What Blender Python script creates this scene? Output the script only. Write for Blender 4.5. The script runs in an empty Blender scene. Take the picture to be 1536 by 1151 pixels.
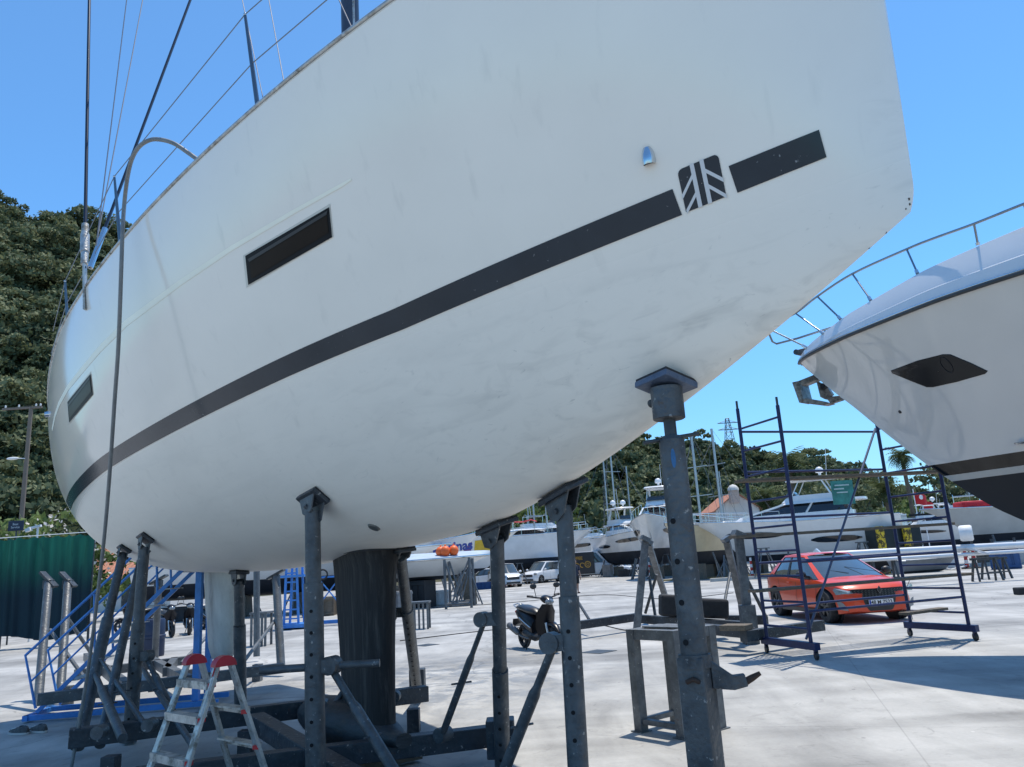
import bpy, math, random
from math import sin, cos, pi, radians, sqrt, atan2, atan
from mathutils import Vector, Matrix
from mathutils.bvhtree import BVHTree
random.seed(7)
V = Vector
scene = bpy.context.scene
COL = scene.collection
# ------------------------------------------------------------------ camera and layout
F = 1153.0; CX, CY = 768.0, 575.5; CH = 1.7
PIT = atan((846 - CY) / F); ROLL = radians(3.5)
def ray(px, py):
    a = px - CX; b = CY - py
    x = a * cos(ROLL) + b * sin(ROLL); y = -a * sin(ROLL) + b * cos(ROLL)
    return V((x, F * cos(PIT) - y * sin(PIT), F * sin(PIT) + y * cos(PIT)))
EYE = V((0, 0, CH))
def G(px, py, z=0.0):                       # point of the horizontal plane z
    d = ray(px, py); return EYE + d * ((z - CH) / d.z)
def D(px, py, Y):                           # point at distance Y
    d = ray(px, py); return EYE + d * (Y / d.y)
def proj(p):
    x, y, z = p[0], p[1], p[2] - CH
    d = y * cos(PIT) + z * sin(PIT); u = -y * sin(PIT) + z * cos(PIT)
    a = x / d * F; b = u / d * F
    return (CX + a * cos(ROLL) - b * sin(ROLL), CY - (a * sin(ROLL) + b * cos(ROLL)))
cam = bpy.data.cameras.new('camera'); co = bpy.data.objects.new('camera', cam); COL.objects.link(co)
cam.sensor_fit = 'HORIZONTAL'; cam.sensor_width = 36; cam.lens = F / 1536 * 36
cam.clip_start = 0.05; cam.clip_end = 5000
U0 = V((0, -sin(PIT), cos(PIT))); R0 = V((1, 0, 0)); F0 = V((0, cos(PIT), sin(PIT)))
R1 = R0 * cos(ROLL) - U0 * sin(ROLL); U1 = R0 * sin(ROLL) + U0 * cos(ROLL)
co.matrix_world = Matrix(((R1.x, U1.x, -F0.x, 0), (R1.y, U1.y, -F0.y, 0), (R1.z, U1.z, -F0.z, CH), (0, 0, 0, 1)))
scene.camera = co
# ------------------------------------------------------------------ light
SUNDIR = V((0.66, 0.75, 0)).normalized() * cos(radians(74)) + V((0, 0, sin(radians(74))))
w = bpy.data.worlds.new('World'); scene.world = w; w.use_nodes = True
nt = w.node_tree; nt.nodes.clear()
sky = nt.nodes.new('ShaderNodeTexSky'); sky.sky_type = 'NISHITA'; sky.sun_disc = False
sky.sun_elevation = radians(74); sky.sun_rotation = atan2(SUNDIR.x, SUNDIR.y)
sky.air_density = 1.0; sky.dust_density = 0.0; sky.ozone_density = 2.5; sky.altitude = 0
tint = nt.nodes.new('ShaderNodeMix'); tint.data_type = 'RGBA'; tint.blend_type = 'MULTIPLY'; tint.inputs[0].default_value = 1
tcw = nt.nodes.new('ShaderNodeTexCoord'); spw = nt.nodes.new('ShaderNodeSeparateXYZ'); rpw = nt.nodes.new('ShaderNodeValToRGB')
nt.links.new(tcw.outputs['Generated'], spw.inputs[0]); nt.links.new(spw.outputs[2], rpw.inputs[0]); nt.links.new(rpw.outputs[0], tint.inputs[7])
ew = rpw.color_ramp.elements; ew[0].position = 0.0; ew[0].color = (.46, .74, 1.05, 1); ew[1].position = .75; ew[1].color = (.86, 1.24, 1.42, 1)
for pos_, c_ in ((.12, (.62, .98, 1.2, 1)), (.3, (.70, 1.18, 1.46, 1))):
    el_ = ew.new(pos_); el_.color = c_
bgn = nt.nodes.new('ShaderNodeBackground'); bgn.inputs[1].default_value = 0.15
outn = nt.nodes.new('ShaderNodeOutputWorld')
nt.links.new(sky.outputs[0], tint.inputs[6]); nt.links.new(tint.outputs[2], bgn.inputs[0]); nt.links.new(bgn.outputs[0], outn.inputs[0])
sl = bpy.data.lights.new('sun', 'SUN'); sl.energy = 4.9; sl.angle = radians(0.5); sl.color = (1, 0.93, 0.82)
so = bpy.data.objects.new('sun', sl); COL.objects.link(so); so.location = (0, 0, 30)
so.rotation_euler = (-SUNDIR).to_track_quat('-Z', 'Y').to_euler()
scene.view_settings.view_transform = 'Standard'; scene.view_settings.look = 'None'
scene.view_settings.exposure = 0; scene.view_settings.gamma = 1
scene.render.engine = 'CYCLES'
try:
    scene.cycles.max_bounces = 8; scene.cycles.use_denoising = True; scene.cycles.sample_clamp_indirect = 6
except Exception: pass
# ------------------------------------------------------------------ materials
MATS = {}
def M(name, col=(.5, .5, .5), rough=.5, metal=0, var=.12, vs=3.0, bump=0.0, bs=30.0, dirt=None, ds=1.5, dlo=.5, dhi=.7,
      damt=.6, coat=0.0, stretch=(1, 1, 1), rot=0.0, alpha=1, spec=.5, sub=None, emit=0, rust=0):
    if name in MATS: return MATS[name]
    m = bpy.data.materials.new(name); m.use_nodes = True; MATS[name] = m
    n = m.node_tree.nodes; l = m.node_tree.links; b = n['Principled BSDF']
    b.inputs['Roughness'].default_value = rough; b.inputs['Metallic'].default_value = metal
    b.inputs['Coat Weight'].default_value = coat; b.inputs['Coat Roughness'].default_value = .06
    b.inputs['Specular IOR Level'].default_value = spec
    tc = n.new('ShaderNodeTexCoord'); mp = n.new('ShaderNodeMapping')
    mp.inputs['Scale'].default_value = stretch; mp.inputs['Rotation'].default_value = (0, 0, rot)
    l.new(tc.outputs['Object'], mp.inputs[0])
    no = n.new('ShaderNodeTexNoise'); no.inputs['Scale'].default_value = vs; no.inputs['Detail'].default_value = 6
    no.inputs['Roughness'].default_value = .62
    l.new(mp.outputs[0], no.inputs['Vector'])
    rp = n.new('ShaderNodeValToRGB'); e = rp.color_ramp.elements
    e[0].position = .3; e[1].position = .7
    e[0].color = tuple(max(0, c * (1 - var)) for c in col) + (1,); e[1].color = tuple(min(1, c * (1 + var)) for c in col) + (1,)
    l.new(no.outputs['Fac'], rp.inputs[0]); out = rp.outputs[0]
    if dirt:
        n2 = n.new('ShaderNodeTexNoise'); n2.inputs['Scale'].default_value = ds; n2.inputs['Detail'].default_value = 9
        n2.inputs['Roughness'].default_value = .7
        l.new(mp.outputs[0], n2.inputs['Vector'])
        r2 = n.new('ShaderNodeMapRange'); r2.inputs[1].default_value = dlo; r2.inputs[2].default_value = dhi; r2.inputs[4].default_value = damt
        l.new(n2.outputs['Fac'], r2.inputs[0])
        mx = n.new('ShaderNodeMix'); mx.data_type = 'RGBA'; l.new(r2.outputs[0], mx.inputs[0]); l.new(out, mx.inputs[6])
        mx.inputs[7].default_value = tuple(dirt) + (1,); out = mx.outputs[2]
        rr = n.new('ShaderNodeMapRange'); rr.inputs[3].default_value = rough; rr.inputs[4].default_value = min(1, rough + .35)
        l.new(r2.outputs[0], rr.inputs[0]); l.new(rr.outputs[0], b.inputs['Roughness'])
    if rust:
        n4 = n.new('ShaderNodeTexNoise'); n4.inputs['Scale'].default_value = 5.5; n4.inputs['Detail'].default_value = 10; n4.inputs['Roughness'].default_value = .75; n4.inputs['Distortion'].default_value = .8
        l.new(mp.outputs[0], n4.inputs['Vector']); r4 = n.new('ShaderNodeMapRange'); r4.inputs[1].default_value = .60; r4.inputs[2].default_value = .68; r4.inputs[4].default_value = rust; l.new(n4.outputs['Fac'], r4.inputs[0])
        m4_ = n.new('ShaderNodeMix'); m4_.data_type = 'RGBA'; l.new(r4.outputs[0], m4_.inputs[0]); l.new(out, m4_.inputs[6]); m4_.inputs[7].default_value = (.11, .055, .03, 1); out = m4_.outputs[2]
        n5 = n.new('ShaderNodeTexNoise'); n5.inputs['Scale'].default_value = 28; n5.inputs['Detail'].default_value = 6; l.new(mp.outputs[0], n5.inputs['Vector'])
        r5 = n.new('ShaderNodeMapRange'); r5.inputs[1].default_value = .66; r5.inputs[2].default_value = .70; r5.inputs[4].default_value = .7; l.new(n5.outputs['Fac'], r5.inputs[0])
        m5_ = n.new('ShaderNodeMix'); m5_.data_type = 'RGBA'; l.new(r5.outputs[0], m5_.inputs[0]); l.new(out, m5_.inputs[6]); m5_.inputs[7].default_value = (.38, .37, .35, 1); out = m5_.outputs[2]
    l.new(out, b.inputs['Base Color'])
    if bump:
        n3 = n.new('ShaderNodeTexNoise'); n3.inputs['Scale'].default_value = bs; n3.inputs['Detail'].default_value = 4
        l.new(mp.outputs[0], n3.inputs['Vector'])
        bp = n.new('ShaderNodeBump'); bp.inputs['Strength'].default_value = bump; bp.inputs['Distance'].default_value = .02
        l.new(n3.outputs['Fac'], bp.inputs['Height']); l.new(bp.outputs[0], b.inputs['Normal'])
    if alpha < 1: b.inputs['Alpha'].default_value = alpha
    return m
def galv(): return M('galvanised_steel', (.17, .18, .188), .5, .55, .3, 9, .3, 35, dirt=(.07, .075, .08), ds=3, dlo=.42, dhi=.68, damt=.7, rust=.5)
def darksteel(): return M('weathered_dark_steel', (.055, .062, .068), .5, .35, .35, 7, .35, 30, dirt=(.17, .17, .16), ds=5, dlo=.55, dhi=.75, damt=.6)
def steelgrey(): return M('grey_painted_steel', (.12, .13, .138), .45, .3, .25, 6, .3, 30, dirt=(.05, .055, .06), ds=4, dlo=.5, dhi=.7, damt=.65, rust=.5)
def bluepaint(): return M('navy_blue_paint', (.010, .020, .085), .42, .1, .25, 8, .2, 30, dirt=(.12, .11, .1), ds=7, dlo=.6, dhi=.75, damt=.5)
def brightblue(): return M('bright_blue_paint', (.05, .22, .58), .4, 0, .2, 6, .2, 30, dirt=(.1, .12, .15), ds=6, dlo=.58, dhi=.75, damt=.5)
def plankm(): return M('weathered_wood_plank', (.14, .115, .085), .8, 0, .35, 6, .4, 50, stretch=(1, 6, 6))
def rubber(): return M('black_rubber', (.018, .018, .02), .75, 0, .3, 10, .2, 40)
def chrome(): return M('polished_steel', (.62, .64, .66), .16, 1, .08, 4)
def white(): return M('white_gelcoat', (.72, .73, .73), .25, 0, .06, 1.5, coat=.5, dirt=(.45, .44, .4), ds=1.2, dlo=.55, dhi=.8, damt=.35)
def alu(): return M('worn_aluminium', (.46, .46, .44), .42, .6, .25, 12, .25, 50, dirt=(.17, .15, .12), ds=7, dlo=.5, dhi=.62, damt=.8)
def darkglass(): return M('dark_tinted_glass', (.012, .015, .02), .06, 0, .2, 2, coat=.8)
def blackp(): return M('black_plastic', (.02, .021, .024), .45, 0, .25, 6)
def redp(): return M('red_plastic', (.5, .02, .025), .4, 0, .15, 5)
def orangep(): return M('orange_plastic', (.8, .13, .02), .5, 0, .12, 5)
def whitep(): return M('white_paint', (.75, .75, .74), .5, 0, .06, 4, dirt=(.5, .48, .44), ds=3, dlo=.5, dhi=.8, damt=.4)
# ------------------------------------------------------------------ mesh builder
def frame(d):
    d = d.normalized(); a = V((0, 0, 1)) if abs(d.z) < .95 else V((1, 0, 0))
    x = a.cross(d).normalized(); y = d.cross(x).normalized(); return x, y, d
PLACED = set()
class MB:
    def __init__(s): s.v = []; s.f = []; s.m = []; s.mi = 0
    def add(s, vs, fs):
        o = len(s.v); s.v += [tuple(p) for p in vs]
        for f in fs: s.f.append(tuple(i + o for i in f)); s.m.append(s.mi)
        return s
    def box(s, c, size, rot=None):
        c = V(c); h = V(size) / 2; vs = []
        for x in (-1, 1):
            for y in (-1, 1):
                for z in (-1, 1):
                    p = V((x * h.x, y * h.y, z * h.z)); vs.append(c + (rot @ p if rot else p))
        s.add(vs, [(0, 1, 3, 2), (4, 6, 7, 5), (0, 4, 5, 1), (2, 3, 7, 6), (0, 2, 6, 4), (1, 5, 7, 3)]); return s
    def rbox(s, c, size, rz): return s.box(c, size, Matrix.Rotation(rz, 3, 'Z'))
    def beam(s, a, b, w, h=None, up=None):
        a, b = V(a), V(b); h = h or w; d = (b - a); up = V(up) if up else V((0, 0, 1))
        if abs(d.normalized().dot(up)) > .98: up = V((1, 0, 0))
        x = d.cross(up).normalized(); y = x.cross(d).normalized()
        vs = [p + x * (i * w / 2) + y * (j * h / 2) for p in (a, b) for i, j in ((-1, -1), (1, -1), (1, 1), (-1, 1))]
        s.add(vs, [(0, 3, 2, 1), (4, 5, 6, 7), (0, 1, 5, 4), (1, 2, 6, 5), (2, 3, 7, 6), (3, 0, 4, 7)]); return s
    def tube(s, pts, r, n=10, cap=True):
        pts = [V(p) for p in pts]; N = len(pts); rs = r if isinstance(r, (list, tuple)) else [r] * N
        vs = []; x = None
        for i, p in enumerate(pts):
            d = (pts[min(i + 1, N - 1)] - pts[max(i - 1, 0)])
            if d.length < 1e-9: d = V((0, 0, 1))
            d.normalize()
            if x is None: x = frame(d)[0]
            else:
                x = (x - d * x.dot(d))
                x = x.normalized() if x.length > 1e-6 else frame(d)[0]
            y = d.cross(x)
            vs += [p + (x * cos(2 * pi * k / n) + y * sin(2 * pi * k / n)) * rs[i] for k in range(n)]
        fs = [(i * n + k, i * n + (k + 1) % n, (i + 1) * n + (k + 1) % n, (i + 1) * n + k) for i in range(N - 1) for k in range(n)]
        if cap: fs += [tuple(range(n - 1, -1, -1)), tuple((N - 1) * n + k for k in range(n))]
        s.add(vs, fs); return s
    def cyl(s, a, b, r, r2=None, n=16): return s.tube([a, b], [r, r if r2 is None else r2], n)
    def lathe(s, prof, c=(0, 0, 0), axis=(0, 0, 1), n=20):
        x, y, d = frame(V(axis)); c = V(c); vs = []
        for r, z in prof: vs += [c + d * z + (x * cos(2 * pi * k / n) + y * sin(2 * pi * k / n)) * max(r, 1e-4) for k in range(n)]
        fs = [(i * n + k, i * n + (k + 1) % n, (i + 1) * n + (k + 1) % n, (i + 1) * n + k) for i in range(len(prof) - 1) for k in range(n)]
        s.add(vs, fs); return s
    def ball(s, c, r, nu=14, nv=8):
        c = V(c); r = V(r) if isinstance(r, (tuple, list, Vector)) else V((r, r, r)); vs = []
        for j in range(nv + 1):
            t = pi * j / nv
            vs += [c + V((r.x * sin(t) * cos(2 * pi * k / nu), r.y * sin(t) * sin(2 * pi * k / nu), r.z * cos(t))) for k in range(nu)]
        s.add(vs, [(j * nu + k, (j + 1) * nu + k, (j + 1) * nu + (k + 1) % nu, j * nu + (k + 1) % nu) for j in range(nv) for k in range(nu)]); return s
    def rows(s, rows, close=False, mats=None):
        n = len(rows[0]); o = len(s.v)
        for r in rows: s.v += [tuple(p) for p in r]
        for i in range(len(rows) - 1):
            for k in range(n if close else n - 1):
                k2 = (k + 1) % n
                s.f.append((o + i * n + k, o + i * n + k2, o + (i + 1) * n + k2, o + (i + 1) * n + k))
                s.m.append(mats(i, k) if mats else s.mi)
        return s
    def cap(s, ring): s.add(ring, [tuple(range(len(ring)))]); return s
    def prism(s, poly, o, ax, ay, az, depth):      # polygon in (ax, ay), extruded along az, centred
        o, ax, ay, az = V(o), V(ax), V(ay), V(az); n = len(poly)
        vs = [o + ax * x + ay * y + az * k * depth / 2 for k in (-1, 1) for x, y in poly]
        s.add(vs, [tuple(range(n - 1, -1, -1)), tuple(range(n, 2 * n))] + [(i, (i + 1) % n, n + (i + 1) % n, n + i) for i in range(n)]); return s
    def build(s, name, mats, parent=None, smooth=None, bevel=0, label=None):
        me = bpy.data.meshes.new(name); me.from_pydata(s.v, [], s.f)
        mats = mats if isinstance(mats, (list, tuple)) else [mats]
        for m in mats: me.materials.append(m)
        if len(mats) > 1: me.polygons.foreach_set('material_index', s.m)
        if smooth is not None:
            me.polygons.foreach_set('use_smooth', [True] * len(me.polygons)); me.update()
            if smooth < 180: me.set_sharp_from_angle(angle=radians(smooth))
        me.update()
        ob = bpy.data.objects.new(name, me); COL.objects.link(ob)
        if parent is not None:
            ob.parent = parent
            if parent.parent is None and parent.name not in PLACED: ob.location = -parent.location
        if bevel:
            b = ob.modifiers.new('bevel', 'BEVEL'); b.width = bevel; b.segments = 2; b.limit_method = 'ANGLE'
        if label: ob['label'] = label
        return ob
def tag(o, label, cat, group=None):
    o['label'] = label; o['category'] = cat
    if group: o['group'] = group
    return o
def thing(name, label, cat, loc=(0, 0, 0), group=None):
    o = bpy.data.objects.new(name, None); COL.objects.link(o); o.location = loc; o.empty_display_size = .2
    return tag(o, label, cat, group)
def struct(o, kind='structure'): o['kind'] = kind; return o
def copy_tree(o, parent=None):
    c = o.copy(); COL.objects.link(c)
    if parent is not None: c.parent = parent
    for ch in [k for k in o.children]: copy_tree(ch, c)
    return c
def smoothstep(a, b, x):
    t = max(0, min(1, (x - a) / (b - a))); return t * t * (3 - 2 * t)
def lerp(a, b, t): return a + (b - a) * t
def interp(x, xs, ys):
    if x <= xs[0]: return ys[0]
    for i in range(len(xs) - 1):
        if x <= xs[i + 1]: return lerp(ys[i], ys[i + 1], (x - xs[i]) / (xs[i + 1] - xs[i]))
    return ys[-1]
def txt(name, s, size, mat, M4, parent=None, extrude=.002, shear=0, align='CENTER', bold=0):
    cu = bpy.data.curves.new(name, 'FONT'); cu.body = s; cu.size = size; cu.extrude = extrude; cu.align_x = align; cu.align_y = 'CENTER'; cu.shear = shear; cu.offset = bold; cu.resolution_u = 3
    t = bpy.data.objects.new(name + '_tmp', cu); COL.objects.link(t)
    dg = bpy.context.evaluated_depsgraph_get(); dg.update()
    me = bpy.data.meshes.new_from_object(t.evaluated_get(dg)); bpy.data.objects.remove(t)
    me.transform(M4); me.materials.clear(); me.materials.append(mat)
    ob = bpy.data.objects.new(name, me); COL.objects.link(ob)
    if parent is not None:
        ob.parent = parent
        if parent.parent is None and parent.name not in PLACED: ob.location = -parent.location
    return ob
def basis(o, x, y, z):
    o, x, y, z = V(o), V(x).normalized(), V(y).normalized(), V(z).normalized()
    return Matrix(((x.x, y.x, z.x, o.x), (x.y, y.y, z.y, o.y), (x.z, y.z, z.z, o.z), (0, 0, 0, 1)))
# ------------------------------------------------------------------ ground
def concrete():
    m = bpy.data.materials.new('yard_concrete'); m.use_nodes = True; n = m.node_tree.nodes; l = m.node_tree.links; b = n['Principled BSDF']
    tc = n.new('ShaderNodeTexCoord')
    def noise(scale, detail=6, st=(1, 1, 1), rot=0, dist=0, rough=.6):
        mp = n.new('ShaderNodeMapping'); mp.inputs['Scale'].default_value = st; mp.inputs['Rotation'].default_value = (0, 0, rot)
        l.new(tc.outputs['Object'], mp.inputs[0])
        t = n.new('ShaderNodeTexNoise'); t.inputs['Scale'].default_value = scale; t.inputs['Detail'].default_value = detail
        t.inputs['Distortion'].default_value = dist; t.inputs['Roughness'].default_value = rough
        l.new(mp.outputs[0], t.inputs['Vector']); return t.outputs['Fac']
    def rng(x, a, bb, c=0, d=1):
        r = n.new('ShaderNodeMapRange'); l.new(x, r.inputs[0]); r.inputs[1].default_value = a; r.inputs[2].default_value = bb
        r.inputs[3].default_value = c; r.inputs[4].default_value = d; return r.outputs[0]
    def mul(x, y):
        k = n.new('ShaderNodeMath'); k.operation = 'MULTIPLY'; l.new(x, k.inputs[0]); l.new(y, k.inputs[1]); return k.outputs[0]
    v = rng(noise(.35, 8, dist=.4), .3, .7, .74, 1.14)
    v = mul(v, rng(noise(1.1, 8, (1, .3, 1), .5, .8), .35, .70, 1.14, .74))       # smeared patches
    v = mul(v, rng(noise(.9, 7, (.25, 1.6, 1), -.25, .5), .5, .75, 1.0, .80))      # sweeping streaks
    v = mul(v, rng(noise(25, 5), .3, .7, .95, 1.05))
    v = mul(v, rng(noise(.16, 3, (.4, 3.0, 1), .08, .3), .50, .66, 1.0, .66))        # drag marks across the yard
    v = mul(v, rng(noise(3.2, 9, dist=1.2, rough=.75), .56, .68, 1.0, .72))           # stains
    # joints
    sep = n.new('ShaderNodeSeparateXYZ'); mp = n.new('ShaderNodeMapping'); mp.inputs['Rotation'].default_value = (0, 0, .30)
    l.new(tc.outputs['Object'], mp.inputs[0]); l.new(mp.outputs[0], sep.inputs[0])
    for ax in (0, 1):
        a1 = n.new('ShaderNodeMath'); a1.operation = 'MULTIPLY_ADD'; l.new(sep.outputs[ax], a1.inputs[0]); a1.inputs[1].default_value = 1 / 7.5; a1.inputs[2].default_value = .37
        fr = n.new('ShaderNodeMath'); fr.operation = 'FRACT'; l.new(a1.outputs[0], fr.inputs[0])
        sb = n.new('ShaderNodeMath'); sb.operation = 'SUBTRACT'; l.new(fr.outputs[0], sb.inputs[0]); sb.inputs[1].default_value = .5
        ab = n.new('ShaderNodeMath'); ab.operation = 'ABSOLUTE'; l.new(sb.outputs[0], ab.inputs[0])
        v = mul(v, rng(ab.outputs[0], .0006, .0012, .8, 1))
    # cracks
    vo = n.new('ShaderNodeTexVoronoi'); vo.feature = 'DISTANCE_TO_EDGE'; vo.inputs['Scale'].default_value = .13
    mpv = n.new('ShaderNodeMapping'); l.new(tc.outputs['Object'], mpv.inputs[0])
    nn = n.new('ShaderNodeTexNoise'); nn.inputs['Scale'].default_value = 1.2; nn.inputs['Detail'].default_value = 5; l.new(tc.outputs['Object'], nn.inputs['Vector'])
    va = n.new('ShaderNodeVectorMath'); va.operation = 'MULTIPLY_ADD'; l.new(nn.outputs['Color'], va.inputs[0]); va.inputs[1].default_value = (.9, .9, 0); l.new(mpv.outputs[0], va.inputs[2])
    l.new(va.outputs[0], vo.inputs['Vector'])
    v = mul(v, rng(vo.outputs['Distance'], .0008, .003, .72, 1))
    # paint specks and small dark spots
    for sc_, lo_, val in ((2.3, .985, 1.35), (1.7, .98, .55), (.55, .985, .6)):
        v2 = n.new('ShaderNodeTexVoronoi'); v2.inputs['Scale'].default_value = sc_; l.new(tc.outputs['Object'], v2.inputs['Vector'])
        wn2 = n.new('ShaderNodeTexWhiteNoise'); l.new(v2.outputs['Position'], wn2.inputs['Vector'])
        aa = rng(v2.outputs['Distance'], .03 * 1, .05 * 1, 1, 0); bb = rng(wn2.outputs['Value'], .62, .63, 0, 1); v = mul(v, rng(mul(aa, bb), 0, 1, 1, val))
    # damp patch under the hull
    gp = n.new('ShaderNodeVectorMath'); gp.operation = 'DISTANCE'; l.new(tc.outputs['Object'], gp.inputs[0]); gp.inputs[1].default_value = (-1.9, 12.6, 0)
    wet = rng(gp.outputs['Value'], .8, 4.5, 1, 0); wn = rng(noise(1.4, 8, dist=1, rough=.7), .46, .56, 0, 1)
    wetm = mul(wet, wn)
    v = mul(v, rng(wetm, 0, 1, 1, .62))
    cr = n.new('ShaderNodeMix'); cr.data_type = 'RGBA'; l.new(rng(noise(.5, 5), .35, .65), cr.inputs[0])
    cr.inputs[6].default_value = (.385, .382, .368, 1); cr.inputs[7].default_value = (.435, .43, .41, 1)
    mm = n.new('ShaderNodeMix'); mm.data_type = 'RGBA'; mm.blend_type = 'MULTIPLY'; mm.inputs[0].default_value = 1
    l.new(cr.outputs[2], mm.inputs[6]); l.new(v, mm.inputs[7]); l.new(mm.outputs[2], b.inputs['Base Color'])
    ro = n.new('ShaderNodeMath'); ro.operation = 'MULTIPLY_ADD'; l.new(wetm, ro.inputs[0]); ro.inputs[1].default_value = -.45; ro.inputs[2].default_value = .78
    l.new(ro.outputs[0], b.inputs['Roughness'])
    bp = n.new('ShaderNodeBump'); bp.inputs['Strength'].default_value = .25; bp.inputs['Distance'].default_value = .01
    l.new(noise(18, 8), bp.inputs['Height']); l.new(bp.outputs[0], b.inputs['Normal'])
    return m
g = MB(); g.add([(-1500, -200, 0), (1500, -200, 0), (1500, 3000, 0), (-1500, 3000, 0)], [(0, 1, 2, 3)])
struct(g.build('ground', concrete()))
# ------------------------------------------------------------------ the sailing yacht on the cradle
HP = dict(L=12.2633, B=2.5355, bx=-1.7593, by=7.9319, trim=.0422, sm=.3305, pf=1.6344, qf=.5986, zs0=4.5683, zs1=.2064, zs2=.523,
          zk0=1.8507, zkn=2.7759, sk=.6664, pk=1.6846, zt=2.206, n0=2.038, n1=-.6215, n2=-.2158, m0=1.4481, m1=-.5591, m2=-.6232,
          zw1=3.1379, zw2=3.0122, zwc=.124, rake=.0896, pt=3.1403, tst=.9095)
HD = atan2(-.765, .645) - .0871
def clip(x, a, b): return max(a, min(b, x))
def hsec(s):
    p = HP; e = clip((s - p['sm']) / (1 - p['sm']), 0, 1); b = p['B'] * max(0, 1 - e ** p['pf']) ** p['qf']
    if s < p['sm']: b = p['B'] * (1 - (1 - p['tst']) * ((p['sm'] - s) / p['sm']) ** 2)
    q = s - .5; zs = p['zs0'] + p['zs1'] * q + p['zs2'] * q * q
    if s >= p['sk']: zk = p['zk0'] + (p['zkn'] - p['zk0']) * ((s - p['sk']) / (1 - p['sk'])) ** p['pk']
    else: zk = p['zk0'] + (p['zt'] - p['zk0']) * ((p['sk'] - s) / p['sk']) ** p['pt']
    c = clip(q * 2, 0, 1) ** 3
    n = clip(p['n0'] + p['n1'] * q * 2 + p['n2'] * c, 1.05, 6); m = clip(p['m0'] + p['m1'] * q * 2 + p['m2'] * c, 1.05, 6)
    return b, zs, zk, n, m
def HU(u, v, z):                      # boat frame -> world; v to starboard
    z = z + .0052 + HP['trim'] * u; c, s = cos(HD), sin(HD)
    return V((HP['bx'] + u * c + v * s, HP['by'] + u * s - v * c, z))
def H(s, th, side=1):
    b, zs, zk, n, m = hsec(s); v = b * max(0, cos(th)) ** (2 / n); zz = max(0, sin(th)) ** (2 / m); z = zs - (zs - zk) * zz
    r = (.028 * clip((zz - .94) / .06, 0, 1) ** 2 - .018 * smoothstep(.25, .9, zz)) * smoothstep(.93, 1, s)
    u = HP['L'] * (s - .5) - HP['rake'] * s ** 6 * zz - r
    return HU(u, v * side, z)
def Hz(s, z, side=1):                 # point of the section at boat-frame height z
    b, zs, zk, n, m = hsec(s); zz = clip((zs - z) / (zs - zk), 0, 1); sn = zz ** (m / 2); th = math.asin(clip(sn, 0, 1))
    return H(s, th, side)
NS, NT = 150, 52
SS = [1 - (1 - i / NS) ** 1.6 for i in range(NS + 1)]; TT = [pi / 2 * (j / NT) for j in range(NT + 1)]
boat = thing('sailing_yacht', 'large white sailing yacht with dark stripe and keel, propped on steel posts', 'sailing yacht', HU(0, 0, 0) * 1)
boat.location.z = 0
hb = MB()
rows = [[H(s, t, 1) for t in TT] + [H(s, t, -1) for t in reversed(TT[:-1])] for s in SS]
hb.rows(rows); hb.cap(rows[0])
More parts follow.
